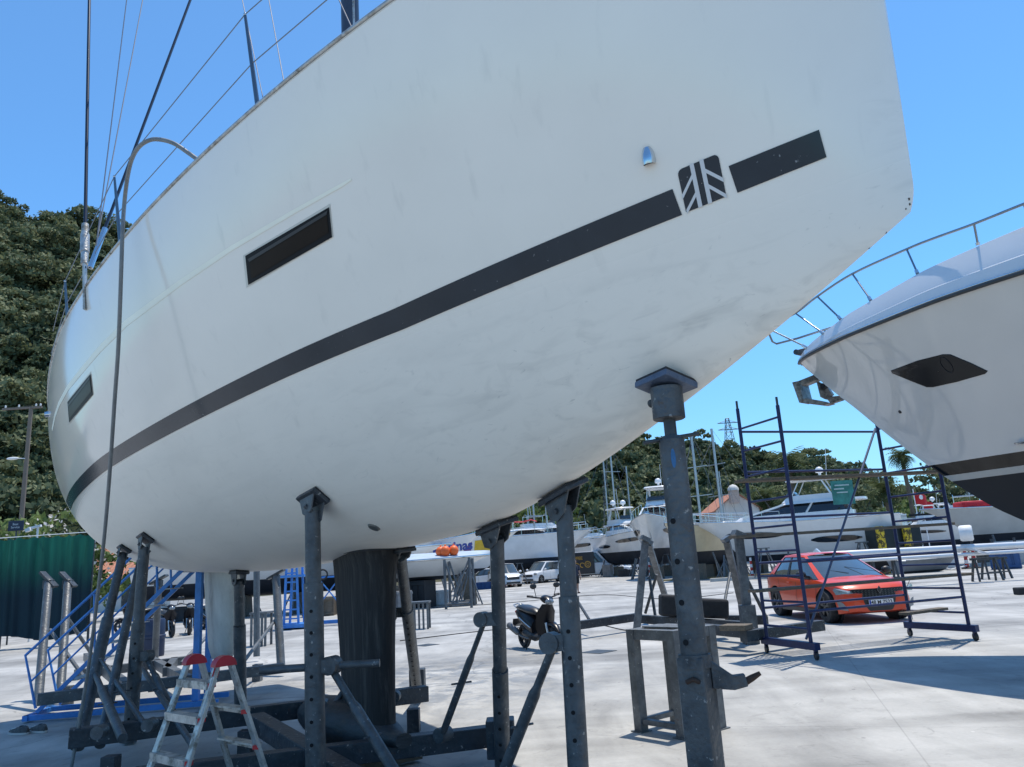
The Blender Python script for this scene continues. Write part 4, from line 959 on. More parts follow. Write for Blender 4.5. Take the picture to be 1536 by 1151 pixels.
        for ax in (ax_f, ax_r):
            MB().cyl((ax, sd * (W / 2 - .27), r), (ax, sd * (W / 2 - .235), r), r * 1.14, n=24).build('wheel_arch', blackp(), t)
            wheel(t, (ax, sd * (W / 2 - .125), r), r, .205, sd, g_['rim'])
    return t, g_, top, wid
def ev(y, z, x): return V((x, y, z))
RED = M('orange_red_car_paint', (.66, .055, .010), .3, 0, .04, 2, coat=.35)
TX = [-2.03, -1.98, -1.75, -1.0, .0, .75, 1.0, 1.45, 1.8, 1.95, 2.03]; TZ = [.74, .93, 1.04, 1.02, .965, .945, .93, .87, .79, .71, .60]
def facade(t, pts, mat, name, off=0): return MB().add(pts, [tuple(range(len(pts)))])
car, g_, top, wid = hatchback('orange red hatchback parked facing the camera behind the navy scaffold', RED,
    dict(name='red_car', L=4.05, W=1.78, H=1.45, tx=TX, tz=TZ, gx=((-1.96, -1.22), (1.24, .0)), doors=(-.98, .02, .98), handles=(-.35, .62), mirror=.66, rim=M('dark_alloy', (.08, .085, .09), .3, .7, .1, 6), blackmirror=True, bpil=.48, cpil=.16, rw=.64, r=.34))
def front_x(y, L=4.05, W=1.78):       # nose curvature
    return 2.02 - .24 * (abs(y) / (W / 2)) ** 2.6
def fpanel(parent, name, poly, mat, off=.012, thick=.02, L2=0, n=10, slope=.12, sub=None):
    """polygon given in (y, z), wrapped over the nose; subdivided in y by vertical strips"""
    ys = [p[0] for p in poly]; y0, y1 = min(ys), max(ys); m = len(poly); mb = MB(); rws_ = []
    for i in range(n + 1):
        y = lerp(y0 + 1e-4, y1 - 1e-4, i / n); zs = []
        for k in range(m):
            a, b = poly[k], poly[(k + 1) % m]
            if (a[0] - y) * (b[0] - y) < 0 or abs(a[0] - y) < 2e-4:
                if abs(b[0] - a[0]) > 1e-6: zs.append(lerp(a[1], b[1], (y - a[0]) / (b[0] - a[0])))
        if len(zs) >= 2:
            lo, hi = min(zs), max(zs); rws_.append([V((front_x(y) + off + L2 - slope * abs(z - .5) ** 1.5, y, z)) for z in (lo, lerp(lo, hi, .33), lerp(lo, hi, .67), hi)])
    mb.rows(rws_); return mb.build(name, mat, parent, smooth=60)
gl = fpanel(car, 'grille', [(-.62, .70), (.62, .70), (.66, .66), (.52, .52), (-.52, .52), (-.66, .66)], M('grille_black', (.012, .012, .014), .35, .2, .3, 60), .03)
mb = MB()
for k in range(17):
    y = -.56 + .07 * k
    for z in (.555, .59, .625, .66):
        if abs(y) < .5 + (z - .52): x = front_x(y) + .035 - .12 * abs(z - .5) ** 1.5; mb.beam((x, y - .018, z - .01), (x, y + .018, z + .008), .008, .008)
mb.build('grille_pattern', M('grille_chip', (.12, .125, .13), .3, .8, .1, 5), gl)
fpanel(car, 'lower_intake', [(-.66, .25), (.66, .25), (.58, .50), (-.58, .50)], blackp(), .028)
for sd in (1, -1):
    hl = fpanel(car, 'headlight', [(sd * .48, .60), (sd * .62, .68), (sd * .83, .745), (sd * .865, .70), (sd * .84, .60), (sd * .66, .615)], M('headlight_glass', (.22, .24, .26), .08, .3, .3, 20, coat=.8), .032)
    fpanel(hl, 'daylight_strip', [(sd * .55, .655), (sd * .80, .735), (sd * .82, .715), (sd * .6, .635)], M('lamp_white', (.8, .8, .8), .2), .04, n=4)
    fpanel(car, 'fog_light_fin', [(sd * .62, .27), (sd * .80, .30), (sd * .83, .47), (sd * .74, .45)], M('fin_grey', (.22, .23, .25), .35, .4, .1, 5), .03, n=6)
mb = MB()
xx = front_x(0) + .055; mb.prism([(0, .085), (.058, 0), (0, -.085), (-.058, 0)], (xx, 0, .665), (0, 1, 0), (0, 0, 1), (1, 0, 0), .012); em_ = mb.build('badge', M('badge_dark_chrome', (.1, .1, .11), .25, .9, .1, 5), car)
MB().prism([(0, .05), (.032, 0), (0, -.05), (-.032, 0)], (xx + .008, 0, .665), (0, 1, 0), (0, 0, 1), (1, 0, 0), .006).build('badge_centre', blackp(), em_)
np_ = MB().box((front_x(0) + .052, 0, .42), (.012, .52, .115)).build('number_plate', M('plate_white', (.75, .75, .75), .4, 0, .03, 9), car, bevel=.003)
txt('plate_text', '48 M 7523', .105, M('plate_black', (.02, .02, .02), .5), basis((front_x(0) + .0595, .01, .42), (0, 1, 0), (0, 0, 1), (1, 0, 0)), np_, .001, bold=.002)
MB().box((front_x(0) + .0585, -.235, .42), (.002, .035, .105)).build('plate_band', M('plate_blue', (.01, .05, .35), .5), np_)
# wipers and inside
MB().beam((1.1, .55, 1.0), (.62, .05, 1.13), .008).beam((.93, -.02, 1.0), (.66, -.5, 1.1), .008).build('wiper', blackp(), car)
for ax_ in (.35, -.35): MB().box((-.45, ax_, 1.05), (.12, .42, .5), Matrix.Rotation(-.25, 3, 'Y')).build('seat', blackp(), car, bevel=.05)
fw = V(G(1249, 936)); fr = V(G(1341, 929)); rr_ = V(G(1158, 926)); fc = (fw + fr) / 2; fwd = V((.075, -1, 0)).normalized()
hd_ = atan2(fwd.y, fwd.x); fc = V((7.58, 18.15, 0)); place(car, fc - fwd * 1.31, hd_); car.scale = (1.05, 1.05, 1.04)
# white minivan and other white car, van -- same builder, simpler faces
WHP = paint('white_car_paint', (.72, .73, .74)); rimw = M('silver_rim', (.4, .41, .42), .3, .8, .1, 5)
def nose(t, L, W, zt, gz0, gz1, dark=True):
    fx = L / 2 + .012
    MB().box((fx - .01, 0, (gz0 + gz1) / 2), (.05, W * .56, gz1 - gz0)).build('grille', blackp(), t, bevel=.01)
    MB().box((fx - .01, 0, .33), (.05, W * .62, .14)).build('lower_intake', blackp(), t, bevel=.01)
    MB().box((fx + .02, 0, .46), (.012, .5, .11)).build('number_plate', whitep(), t)
    for sd in (1, -1): MB().ball((fx - .16, sd * W * .39, gz1 + .04), (.16, .16, .09), 12, 6).build('headlight', M('headlight_glass'), t, smooth=180)
mv, a1, top2_, wid2_ = hatchback('small white people carrier parked facing left, beyond the black scooter', WHP, dict(name='white_minivan', L=4.2, W=1.76, H=1.76,
    tx=[-2.1, -2.05, -1.9, -.9, .2, 1.0, 1.6, 1.9, 2.1], tz=[.8, 1.08, 1.12, 1.12, 1.1, 1.06, .96, .85, .62], gx=((-2.02, -1.95), (1.25, .35)), doors=(-.9, .1, 1.0), handles=(-.4, .6), mirror=.9, rim=rimw, bpil=.55, cpil=.25, rw=.80))
nose(mv, 4.2, 1.76, .9, .56, .76)
q0 = V(D(815, 872, 68)); place(mv, (q0.x, 68, 0), atan2(-.78, -.62))
WC = V(G(900, 880)); wc2 = copy_tree(mv); wc2.name = 'white_car'; wc2['label'] = 'white car half hidden behind the dark steel post left of the white people carrier'
wc2['category'] = 'car'; q0 = D(758, 872, 62); place(wc2, (q0.x, 62, 0), atan2(-.9, .3)); mv['category'] = 'car'
# panel van
vt, a2, _, _ = hatchback('panel van with white cab and dark cargo side, parked near the standing person', WHP, dict(name='panel_van', L=5.9, W=2.0, H=2.45, r=.35, wb=3.5, cat='van',
    tx=[-2.95, -2.9, 1.1, 1.9, 2.5, 2.8, 2.95], tz=[1.3, 1.42, 1.42, 1.38, 1.18, 1.0, .7], gx=((-2.9, -2.85), (2.2, 1.2)), doors=(.9, 1.85), handles=(1.1,), mirror=1.75, rim=rimw, bpil=.82, rw=.9))
nose(vt, 5.9, 2.0, 1, .65, .95)
dkv = M('van_wrap_charcoal', (.035, .037, .042), .4, 0, .15, 2); gold = M('van_logo_gold', (.5, .3, .06), .45, 0, .1, 4)
for sd in (1, -1):
    pn = MB(); ys_ = [.36, .9, 1.35, 1.9, 2.4]; wy_ = [1.0, 1.01, .985, .955, .915]
    pn.rows([[V((x, sd * (wv_ + .02), z)) for x in (-2.85, -2.0, -1.0, 0, .85)] for z, wv_ in zip(ys_, wy_)]); p_ = pn.build('cargo_side', dkv, vt, smooth=40)
    lg = MB()
    def arc(cx_, cz_, r_, a0, a1, w_, n=14):
        rws_ = []
        for k in range(n + 1):
            a = lerp(a0, a1, k / n); rws_.append([V((cx_ + q * cos(a), sd * 1.048, cz_ + q * sin(a))) for q in (r_ - w_, r_)])
        lg.rows(rws_)
    arc(.2, 1.25, .32, 0, 2 * pi, .09); arc(-.35, 1.2, .25, .5, 5, .08); arc(-.9, 1.2, .25, .3, 5.6, .08); arc(.2, 1.25, .14, 0, 2 * pi, .05)
    lg.build('side_logo', gold, p_)
    tt_ = txt('side_lettering', 'COFFEE', .42, gold, basis((-1.0, sd * 1.03, 1.85), (-sd, 0, 0), (0, -.13 * sd * 0, 1), (0, sd, 0)), p_, .006, bold=.01)
q0 = D(882, 861, 78); place(vt, (q0.x, 78, 0), -.22)
c2 = copy_tree(mv); c2.name = 'white_car'; c2['label'] = 'low white car parked just right of the panel van'; q0 = D(925, 857, 84); place(c2, (q0.x, 84, 0), -.5); c2.scale = (1, 1, .8)
for o_ in (c2, wc2): o_['group'] = 'white cars parked before the boats'
mv['group'] = 'white cars parked before the boats'
pk, a3, _, _ = hatchback('silver white car parked right of the low white car, under the yacht bows', WHP, dict(name='white_car', L=4.3, W=1.75, H=1.46,
    tx=TX, tz=TZ, gx=((-1.92, -1.4), (.98, .15)), doors=(-.9, .1, 1.0), handles=(-.4, .6), mirror=.7, rim=rimw, bpil=.55, cpil=.2, rw=.7))
nose(pk, 4.05, 1.7, .9, .52, .68); q0 = D(950, 853, 90); place(pk, (q0.x, 90, 0), 2.6)
# ------------------------------------------------------------------ motor scooter
sc = thing('motor_scooter', 'black motor scooter parked on its stand in the open yard behind the props', 'motor scooter')
bk = M('scooter_black', (.010, .010, .013), .3, 0, .1, 3, spec=.3); sil = M('scooter_silver', (.5, .52, .54), .3, .6, .1, 6); mt2 = blackp()
def sw(c):
    c = V(c); t = MB(); n = 26; r = .235
    t.lathe([(.15, -.05), (.2, -.058), (.235, -.03), (.24, 0), (.235, .03), (.2, .058), (.15, .05), (.15, -.05)], c, (0, 1, 0), n)
    w_ = t.build('wheel', rubber(), sc, smooth=40); sp = MB(); sp.lathe([(.155, -.02), (.14, -.03), (.14, .03), (.155, .02)], c, (0, 1, 0), n)
    for k in range(5):
        a = 2 * pi * k / 5; sp.beam(c, c + V((cos(a), 0, sin(a))) * .145, .03, .03)
    sp.lathe([(0, -.06), (.05, -.05), (.05, .05), (0, .06)], c, (0, 1, 0), 12); sp.build('rim', mt2, w_, smooth=40)
sw((-.62, 0, .24)); sw((.66, 0, .24))
def loft(name, sts, mat, n=14, parent=sc, smooth=60):    # (x, zc, hw, hh)
    rs = [[V((x, hw * cos(a), z + hh * sin(a))) for a in [2 * pi * k / n for k in range(n)]] for x, z, hw, hh in sts]
    mb = MB(); mb.rows(rs, close=True); mb.cap(list(reversed(rs[0]))); mb.cap(rs[-1]); return mb.build(name, mat, parent, smooth=smooth)
loft('tail_body', [(-.86, .74, .04, .04), (-.78, .70, .10, .09), (-.55, .62, .155, .15), (-.3, .55, .17, .19), (-.08, .48, .16, .2), (.0, .42, .14, .16)], bk)
loft('seat', [(-.78, .80, .06, .03), (-.7, .81, .12, .055), (-.45, .80, .15, .07), (-.2, .76, .15, .075), (0, .74, .12, .07), (.08, .70, .06, .04)], M('scooter_seat', (.02, .021, .024), .38, 0, .2, 10))
loft('footboard', [(-.05, .3, .15, .06), (.2, .28, .17, .045), (.4, .3, .16, .06)], mt2)
mb = MB(); rs = []
for k in range(9):
    t_ = k / 8; x = lerp(.36, .52, t_) - .05 * sin(pi * t_); z = lerp(.30, .90, t_); wv_ = interp(t_, [0, .3, .75, 1], [.15, .2, .19, .1])
    rs.append([V((x + .10 * (1 - (q / 5) ** 2), wv_ * q / 5, z)) for q in range(-5, 6)])
mb.rows(rs).rows([[p - V((.05, 0, 0)) for p in r_] for r_ in rs]); mb.build('leg_shield', bk, sc, smooth=60)
loft('front_fender', [(.46, .42, .05, .04), (.55, .50, .075, .05), (.68, .53, .08, .045), (.84, .47, .06, .04), (.93, .38, .03, .02)], bk)
MB().tube([(.66, .09, .24), (.56, .09, .55)], .024).tube([(.66, -.09, .24), (.56, -.09, .55)], .024).build('fork', sil, sc, smooth=40)
loft('handlebar_cowl', [(.36, .99, .05, .04), (.42, 1.0, .11, .07), (.52, .98, .13, .08), (.6, .95, .07, .05)], bk)
MB().tube([(.36, .34, 1.06), (.42, .2, 1.03), (.46, 0, 1.0), (.42, -.2, 1.03), (.36, -.34, 1.06)], .016, 8).build('handlebar', mt2, sc, smooth=40)
for sd in (1, -1):
    MB().tube([(.37, sd * .24, 1.05), (.35, sd * .36, 1.065)], .024, 10).build('grip', rubber(), sc, smooth=40)
    m_ = MB().tube([(.43, sd * .2, 1.04), (.45, sd * .24, 1.2)], .008, 6).build('mirror_stalk', mt2, sc); MB().ball((.45, sd * .26, 1.25), (.02, .075, .055), 14, 8).build('mirror', mt2, m_, smooth=60)
    MB().tube([(-.5, sd * .162, .62), (-.2, sd * .178, .52), (0, sd * .16, .44)], .012, 8).build('side_trim', sil, sc, smooth=40)
hl_ = MB().ball((.6, 0, .94), (.05, .10, .06), 12, 8).build('headlight', M('headlight_glass'), sc, smooth=60)
MB().ball((-.86, 0, .72), (.03, .08, .04), 12, 6).build('tail_light', redp(), sc, smooth=60)
MB().tube([(-.74, 0, .86), (-.88, 0, .88), (-.86, .1, .86), (-.66, .14, .82)], .014, 8).tube([(-.88, 0, .88), (-.86, -.1, .86), (-.66, -.14, .82)], .014, 8).build('grab_rail', sil, sc, smooth=40)
loft('engine', [(-.6, .3, .07, .07), (-.4, .3, .12, .10), (-.1, .27, .12, .11), (.05, .27, .08, .07)], M('engine_grey', (.06, .062, .065), .5, .5, .3, 12))
MB().tube([(-.1, -.15, .22), (-.4, -.18, .26), (-.52, -.19, .31)], .022, 8).tube([(-.48, -.19, .30), (-.55, -.19, .33), (-.92, -.2, .45), (-.94, -.2, .455)], [.03, .062, .065, .05], 14).build('exhaust', M('exhaust_grey', (.12, .12, .12), .5, .6, .2, 8), sc, smooth=50)
MB().beam((-.6, 0, .52), (-.95, 0, .42), .17, .012).build('rear_fender', mt2, sc); MB().box((-.97, 0, .50), (.01, .18, .15), Matrix.Rotation(.25, 3, 'Y')).build('licence_plate', mt2, sc)
MB().tube([(-.15, .1, .24), (-.22, .17, .01)], .012, 8).tube([(-.15, -.1, .24), (-.22, -.17, .01)], .012, 8).build('stand', mt2, sc)
ra, fa = V(G(788, 972)), V(G(838, 980)); dv = (fa - ra); place(sc, ra + dv.normalized() * .62, atan2(dv.y, dv.x))
# scooters and motorcycles parked in a row, far left below the stern
for i, (px, py, Y, rz, lb) in enumerate(((250, 940, 0, -.9, 'black motor scooter parked under the stern, nearest of the row left of the rudder'), (285, 936, 0, -1.2, 'motor scooter in the far row just left of the blue stair upright'), (318, 930, 0, -.7, 'motor scooter in the far row, right of the blue stair upright'), (205, 934, 0, -2.2, 'motor scooter in the far row, behind the leaning prop'))):
    c = copy_tree(sc); p = V(G(px, py)); p = p * .8; place(c, (p.x, p.y, 0), rz); c['label'] = lb; c['group'] = 'motor scooters in the far row'
# ------------------------------------------------------------------ person standing beyond the props
pe = thing('person', 'person in dark clothes and shorts standing beside the panel van', 'person')
skinm = M('skin', (.42, .25, .18), .6, 0, .08, 9); navy = M('navy_shirt', (.02, .025, .045), .85, 0, .2, 12); blk = M('black_shorts', (.015, .015, .017), .85, 0, .2, 12)
def skinned(name, pts, edges, mat, parent, root=0, sub=2):
    me = bpy.data.meshes.new(name); me.from_pydata([p[:3] for p in pts], edges, []); ob = bpy.data.objects.new(name, me); COL.objects.link(ob)
    ob.modifiers.new('skin', 'SKIN'); ob.modifiers['skin'].use_smooth_shade = True
    if not me.skin_vertices: me.attributes.new if False else None
    return ob
def body_loft(mb, path, n=12):     # path of (center, rx, ry)
    mb.rows([[V(c) + V((rx * cos(a), ry * sin(a), 0)) for a in [2 * pi * k / n for k in range(n)]] for c, rx, ry in path], close=True)
bd = MB()
body_loft(bd, [((0, 0, .92), .16, .11), ((0, 0, 1.02), .155, .11), ((0, .01, 1.2), .165, .115), ((0, .01, 1.36), .19, .11), ((0, 0, 1.43), .15, .085), ((0, 0, 1.47), .06, .055), ((0, 0, 1.53), .055, .055), ((0, -.02, 1.57), .065, .08), ((0, -.02, 1.63), .078, .098), ((0, -.01, 1.69), .078, .095), ((0, -.01, 1.74), .05, .06), ((0, -.01, 1.755), .01, .01)])
for sd in (1, -1):
    body_loft(bd, [((sd * .09, 0, .98), .09, .1), ((sd * .1, 0, .75), .085, .09), ((sd * .1, .01, .5), .058, .062), ((sd * .1, .02, .36), .055, .062), ((sd * .1, .01, .12), .036, .04), ((sd * .1, -.01, .07), .04, .07), ((sd * .1, -.05, .03), .045, .12), ((sd * .1, -.05, .005), .045, .12)])
    body_loft(bd, [((sd * .16, 0, 1.41), .04, .05), ((sd * .21, 0, 1.37), .052, .055), ((sd * .235, .0, 1.2), .045, .045), ((sd * .25, -.01, 1.08), .038, .038), ((sd * .255, -.04, .95), .032, .034), ((sd * .255, -.06, .86), .026, .028), ((sd * .255, -.07, .80), .018, .042), ((sd * .25, -.08, .74), .014, .036)])
    for q in range(4): bd.tube([V((sd * .252, -.105 + .02 * q, .75)), V((sd * .25, -.107 + .02 * q, .71)), V((sd * .24, -.104 + .02 * q, .675 + .006 * abs(q - 1.5)))], [.009, .008, .006], 6)
    bd.tube([V((sd * .245, -.11, .80)), V((sd * .23, -.125, .76)), V((sd * .225, -.13, .73))], [.01, .009, .007], 6)
bd.tube([(0, -.105, 1.66), (0, -.13, 1.625), (0, -.11, 1.615)], [.008, .014, .01], 6)
bd.build('body', skinm, pe, smooth=180)
mb = MB(); body_loft(mb, [((0, 0, .90), .175, .125), ((0, .01, 1.2), .178, .128), ((0, .01, 1.37), .203, .123), ((0, 0, 1.445), .15, .09), ((0, 0, 1.465), .07, .065)])
for sd in (1, -1): body_loft(mb, [((sd * .15, 0, 1.43), .05, .06), ((sd * .215, 0, 1.38), .066, .068), ((sd * .245, 0, 1.17), .062, .06)])
mb.build('shirt', navy, pe, smooth=180)
mb = MB(); body_loft(mb, [((0, 0, .96), .172, .122), ((0, 0, .85), .185, .128)])
for sd in (1, -1): body_loft(mb, [((sd * .09, 0, .92), .1, .115), ((sd * .1, 0, .5), .095, .098)])
mb.build('shorts', blk, pe, smooth=180)
MB().ball((0, .0, 1.70), (.09, .108, .075), 14, 8).build('hair', M('dark_hair', (.02, .014, .01), .8, 0, .3, 30), pe, smooth=180)
mb = MB()
for sd in (1, -1): mb.ball((sd * .1, -.05, .035), (.052, .135, .04), 12, 6)
mb.build('shoes', rubber(), pe, smooth=180)
q0 = D(865, 886, 42); place(pe, (q0.x, 42, 0), .5)
# ------------------------------------------------------------------ motor yacht towering on the right
tip = V((5.64, 14.60, 5.17)); MD = V((.66, -.75, 0)).normalized(); MS = V((-.75, -.66, 0)).normalized()
my = thing('motor_yacht', 'large white motor yacht with black hull window, cut off by the right edge', 'motor yacht', (9.5, 9, 0), 'motor yachts ashore')
SU = [0, .54, 1.0, 1.25, 1.72, 2.02, 2.29, 2.47, 2.9, 3.2, 4.5, 6, 8, 17]; SZ = [5.17, 4.52, 4.03, 3.71, 3.2, 2.86, 2.64, 2.44, 2.08, 1.88, 1.35, 1.08, .98, .95]
RU = [0, .12, .4, .8, 1.5, 2.3, 3.2, 3.8, 4.45, 6, 8, 17]; RB = [0.02, .2, .45, .72, 1.13, 1.47, 1.83, 1.97, 2.10, 2.28, 2.38, 2.3]
KS = .925
def MW(u, v, z): return EYE + (tip + MD * u + MS * v + V((0, 0, z - 5.17)) - EYE) * KS
def msm(u, xs, ys):
    w_ = .12 + u * .06; return (interp(u - w_, xs, ys) + 2 * interp(u, xs, ys) + interp(u + w_, xs, ys)) / 4 if u > .1 else interp(u, xs, ys)
def msec(u, k):        # k 0 rail .. 1 keel
    zr = 5.17 - .01 * u; zk = min(zr - .004, msm(u, SU, SZ)); b = msm(u, RU, RB); p_ = lerp(1.42, .42, smoothstep(3, 9, u)); z = zr - (zr - zk) * k
    return b * max(0, (1 - k)) ** p_, z
us = [17 * (i / 120) ** 1.7 for i in range(121)]; kk = [k / 40 for k in range(41)]
mb = MB(); rws_ = []
for u in us:
    r = [(lambda q: MW(u, q[0], q[1]))(msec(u, k)) for k in kk]; r2 = [(lambda q: MW(u, -q[0], q[1]))(msec(u, k)) for k in kk]
    rws_.append(r + list(reversed(r2[:-1])))
mb.rows(rws_)
def hz_mat():
    m = M('motor_yacht_gelcoat', (.66, .64, .60), .1, 0, .02, 1, coat=.7, dirt=(.55, .54, .51), ds=1, dlo=.6, dhi=.9, damt=.3); n = m.node_tree.nodes; l = m.node_tree.links; b = n['Principled BSDF']
    src = b.inputs['Base Color'].links[0].from_socket; g_ = n.new('ShaderNodeNewGeometry'); sx = n.new('ShaderNodeSeparateXYZ'); l.new(g_.outputs['Position'], sx.inputs[0])
    rp = n.new('ShaderNodeValToRGB'); rp.color_ramp.interpolation = 'CONSTANT'; mr = n.new('ShaderNodeMapRange'); l.new(sx.outputs[2], mr.inputs[0]); mr.inputs[1].default_value = 0; mr.inputs[2].default_value = 6; l.new(mr.outputs[0], rp.inputs[0])
    e = rp.color_ramp.elements; e[0].position = 0; e[0].color = (.018, .022, .03, 1); e[1].position = 2.53 / 6; e[1].color = (.72, .72, .7, 1)
    x = e.new(2.61 / 6); x.color = (.008, .008, .01, 1); x = e.new(2.81 / 6); x.color = (1, 1, 1, 1)
    mx = n.new('ShaderNodeMix'); mx.data_type = 'RGBA'; mx.blend_type = 'MULTIPLY'; mx.inputs[0].default_value = 1; l.new(src, mx.inputs[6]); l.new(rp.outputs[0], mx.inputs[7]); l.new(mx.outputs[2], b.inputs['Base Color'])
    r3 = n.new('ShaderNodeMapRange'); l.new(sx.outputs[2], r3.inputs[0]); r3.inputs[1].default_value = 2.52; r3.inputs[2].default_value = 2.54; r3.inputs[3].default_value = .55; r3.inputs[4].default_value = .07; l.new(r3.outputs[0], b.inputs['Roughness'])
    r4 = n.new('ShaderNodeMapRange'); l.new(sx.outputs[2], r4.inputs[0]); r4.inputs[1].default_value = 2.80; r4.inputs[2].default_value = 2.82; r4.inputs[3].default_value = 0; r4.inputs[4].default_value = .7; l.new(r4.outputs[0], b.inputs['Coat Weight'])
    return m
mh = mb.build('hull', hz_mat(), my, smooth=60)
BM = BVHTree.FromPolygons([V(v) for v in mb.v], mb.f)
def castm(px, py, off=0.0):
    d = ray(px, py).normalized(); loc, nn, i, dist = BM.ray_cast(EYE, d)
    if loc is None: return None, None
    if nn.dot(d) > 0: nn = -nn
    return loc + nn * off, nn
# rub rail, bulwark
for sd in (1, -1):
    pts_ = [MW(u, sd * (msec(u, 0)[0] + .02), msec(u, 0)[1] + .0) for u in us]
    MB().tube(pts_, .03, 10).build('rub_rail', M('rail_dark', (.05, .055, .06), .35, .2, .1, 5), my, smooth=50)
    MB().tube([p + V((0, 0, .035)) for p in pts_], .018, 8).build('rub_strip', chrome(), my, smooth=50)
hc = lambda u: interp(u, [0, .5, 1.5, 3, 4.5, 7, 17], [.10, .26, .48, .70, .82, .95, 1.0])
mb = MB(); rws_ = []
prof = [(1.0, .03), (.985, .30), (.955, .34), (.93, .52), (.86, .88), (.74, 1.0), (.5, 1.02), (0, 1.08)]
for u in us:
    b, z = msec(u, 0); hh = hc(u); half = [(b * a, z + hh * q) for a, q in prof]
    rws_.append([MW(u - .06 * q_[1] * 0, q_[0], q_[1]) for q_ in half] + [MW(u, -q_[0], q_[1]) for q_ in reversed(half[:-1])])
mb.rows(rws_); mb.build('foredeck', M('motor_yacht_deck_gelcoat', (.70, .71, .73), .16, 0, .03, 2, coat=.6), my, smooth=32)
BD = BVHTree.FromPolygons([V(v) for v in mb.v], mb.f)
# hull window
dm = [(1336, 556), (1376, 541), (1414, 531.5), (1426, 531.5), (1456, 544), (1482, 556.5), (1478, 561), (1436, 573), (1400, 581), (1390, 581), (1362, 570), (1338, 560)]
cen_ = (sum(p[0] for p in dm) / 12, sum(p[1] for p in dm) / 12)
def ringm(f, off): return [castm(cen_[0] + (x - cen_[0]) * f, cen_[1] + (y - cen_[1]) * f, off)[0] for x, y in dm]
hw_ = MB().rows([ringm(1.0, .002), ringm(.98, .010), ringm(.6, .010), ringm(.3, .010), ringm(.01, .010)], close=True).build('hull_window', M('hull_window_black', (.010, .012, .014), .16, 0, .1, 3, spec=.3), my, smooth=40)
c0, n0_ = castm(1420, 547, .013); x_, y_, z_ = frame(n0_); rg_ = [c0 + (x_ * cos(a) * .07 + y_ * sin(a) * .13) for a in [2 * pi * k / 24 for k in range(25)]]
MB().tube(rg_, .006, 6, cap=False).build('opening_porthole', rubber(), hw_, smooth=60)
p, nn = castm(1350, 618); MB().lathe([(0, .015), (.022, .012), (.03, 0)], p, nn, 12).build('drain_fitting', blackp(), my, smooth=40)
p, nn = castm(1534, 664)
MB().ball(p + nn * .01, (.12, .06, .02), 14, 6).build('fitting', chrome(), my, smooth=60)
# bow rail
top_ = [(1150, 492), (1193, 470), (1226, 445), (1278.5, 411), (1360, 374), (1400, 358), (1461, 336), (1536, 306), (1600, 282)]
bas_ = [(1210, 512), (1235, 500), (1261, 479), (1306, 448), (1376, 409), None, (1467, 366), (1545, 335), None]
tp3 = []
for i, (px, py) in enumerate(top_):
    u = interp(px, [1150, 1193, 1278, 1360, 1461, 1536, 1600], [.0, .3, 1.1, 2.2, 3.6, 4.6, 5.4]); b, z = msec(max(u, .01), 0)
    ref = MW(u - .2, b + .05, z + hc(u) + .4); tp3.append(EYE + ray(px, py).normalized() * (ref - EYE).length)
railm = M('bow_rail_steel', (.28, .31, .33), .22, .95, .1, 5)
far_ = [MW(u, -(msec(u, 0)[0] * .9 + .02), 5.17 + hc(u) + .42) for u in (.0, .6, 1.4, 2.4, 3.6, 5)]
MB().tube(list(reversed(smooth_pts(tp3[:], 5))) + [MW(-.45, .12, 5.72), MW(-.5, -.12, 5.72)] + far_, .019, 10).build('bow_rail', railm, my, smooth=60)
for i, bp_ in enumerate(bas_):
    if bp_ is None: continue
    d = ray(*bp_).normalized(); loc, nn, _, _ = BD.ray_cast(EYE, d)
    if loc is None:
        lo, hi = .05, 7
        for _ in range(30):
            u = (lo + hi) / 2
            if proj(MW(u, msec(u, 0)[0] * .84, msec(u, 0)[1] + hc(u) * .93))[0] < bp_[0]: lo = u
            else: hi = u
        loc = MW(u, msec(u, 0)[0] * .84, msec(u, 0)[1] + hc(u) * .93)
    q = MB().tube([loc, loc.lerp(tp3[i], .12), tp3[i]], .015, 8).build('rail_post', railm, my, smooth=60); MB().cyl(loc - V((0, 0, .01)), loc + (tp3[i] - loc) * .1, .027).build('post_socket', chrome(), q, smooth=40)
for k, u in enumerate((.5, 1.3, 2.2, 3.4)):
    b, z = msec(u, 0); MB().tube([MW(u, -b * .8, z + hc(u)), MW(u - .15, -b * .9 - .02, z + hc(u) + .42)], .014, 8).build('rail_post', railm, my, smooth=60)
# anchor and roller
ank = M('anchor_steel', (.22, .22, .21), .35, .8, .4, 14, dirt=(.05, .045, .04), ds=8, dlo=.5, dhi=.65, damt=.8)
def A_(px, py, s=0.0): q = D(px, py, 13.46); return q + MS * s
an = MB()
def plate(pts, th):
    vs = [p - MS * th / 2 for p in pts] + [p + MS * th / 2 for p in pts]; n = len(pts)
    an.add(vs, [tuple(range(n - 1, -1, -1)), tuple(range(n, 2 * n))] + [(i, (i + 1) % n, n + (i + 1) % n, n + i) for i in range(n)])
plate([A_(1195, 575), A_(1205, 573), A_(1212, 601), A_(1206, 606)], .34); plate([A_(1195, 575), A_(1230, 561), A_(1240, 566), A_(1205, 580)], .20)
plate([A_(1206, 605), A_(1212, 598), A_(1235, 602), A_(1250, 606), A_(1238, 609)], .22); plate([A_(1226, 572), A_(1242, 580), A_(1250, 592), A_(1240, 600), A_(1232, 596)], .10)
plate([A_(1240, 596), A_(1262, 594), A_(1266, 600), A_(1248, 606)], .12)
ao = an.build('anchor', ank, my, bevel=.01)
MB().cyl(A_(1238, 580, -.1), A_(1238, 580, .1), .05, n=14).build('roller', rubber(), ao, smooth=40)
MB().beam(A_(1195, 529), A_(1225, 522), .12, .07).cyl(A_(1197, 529, -.08), A_(1197, 529, .08), .05, n=12).build('bow_roller', darksteel(), my, bevel=.004)
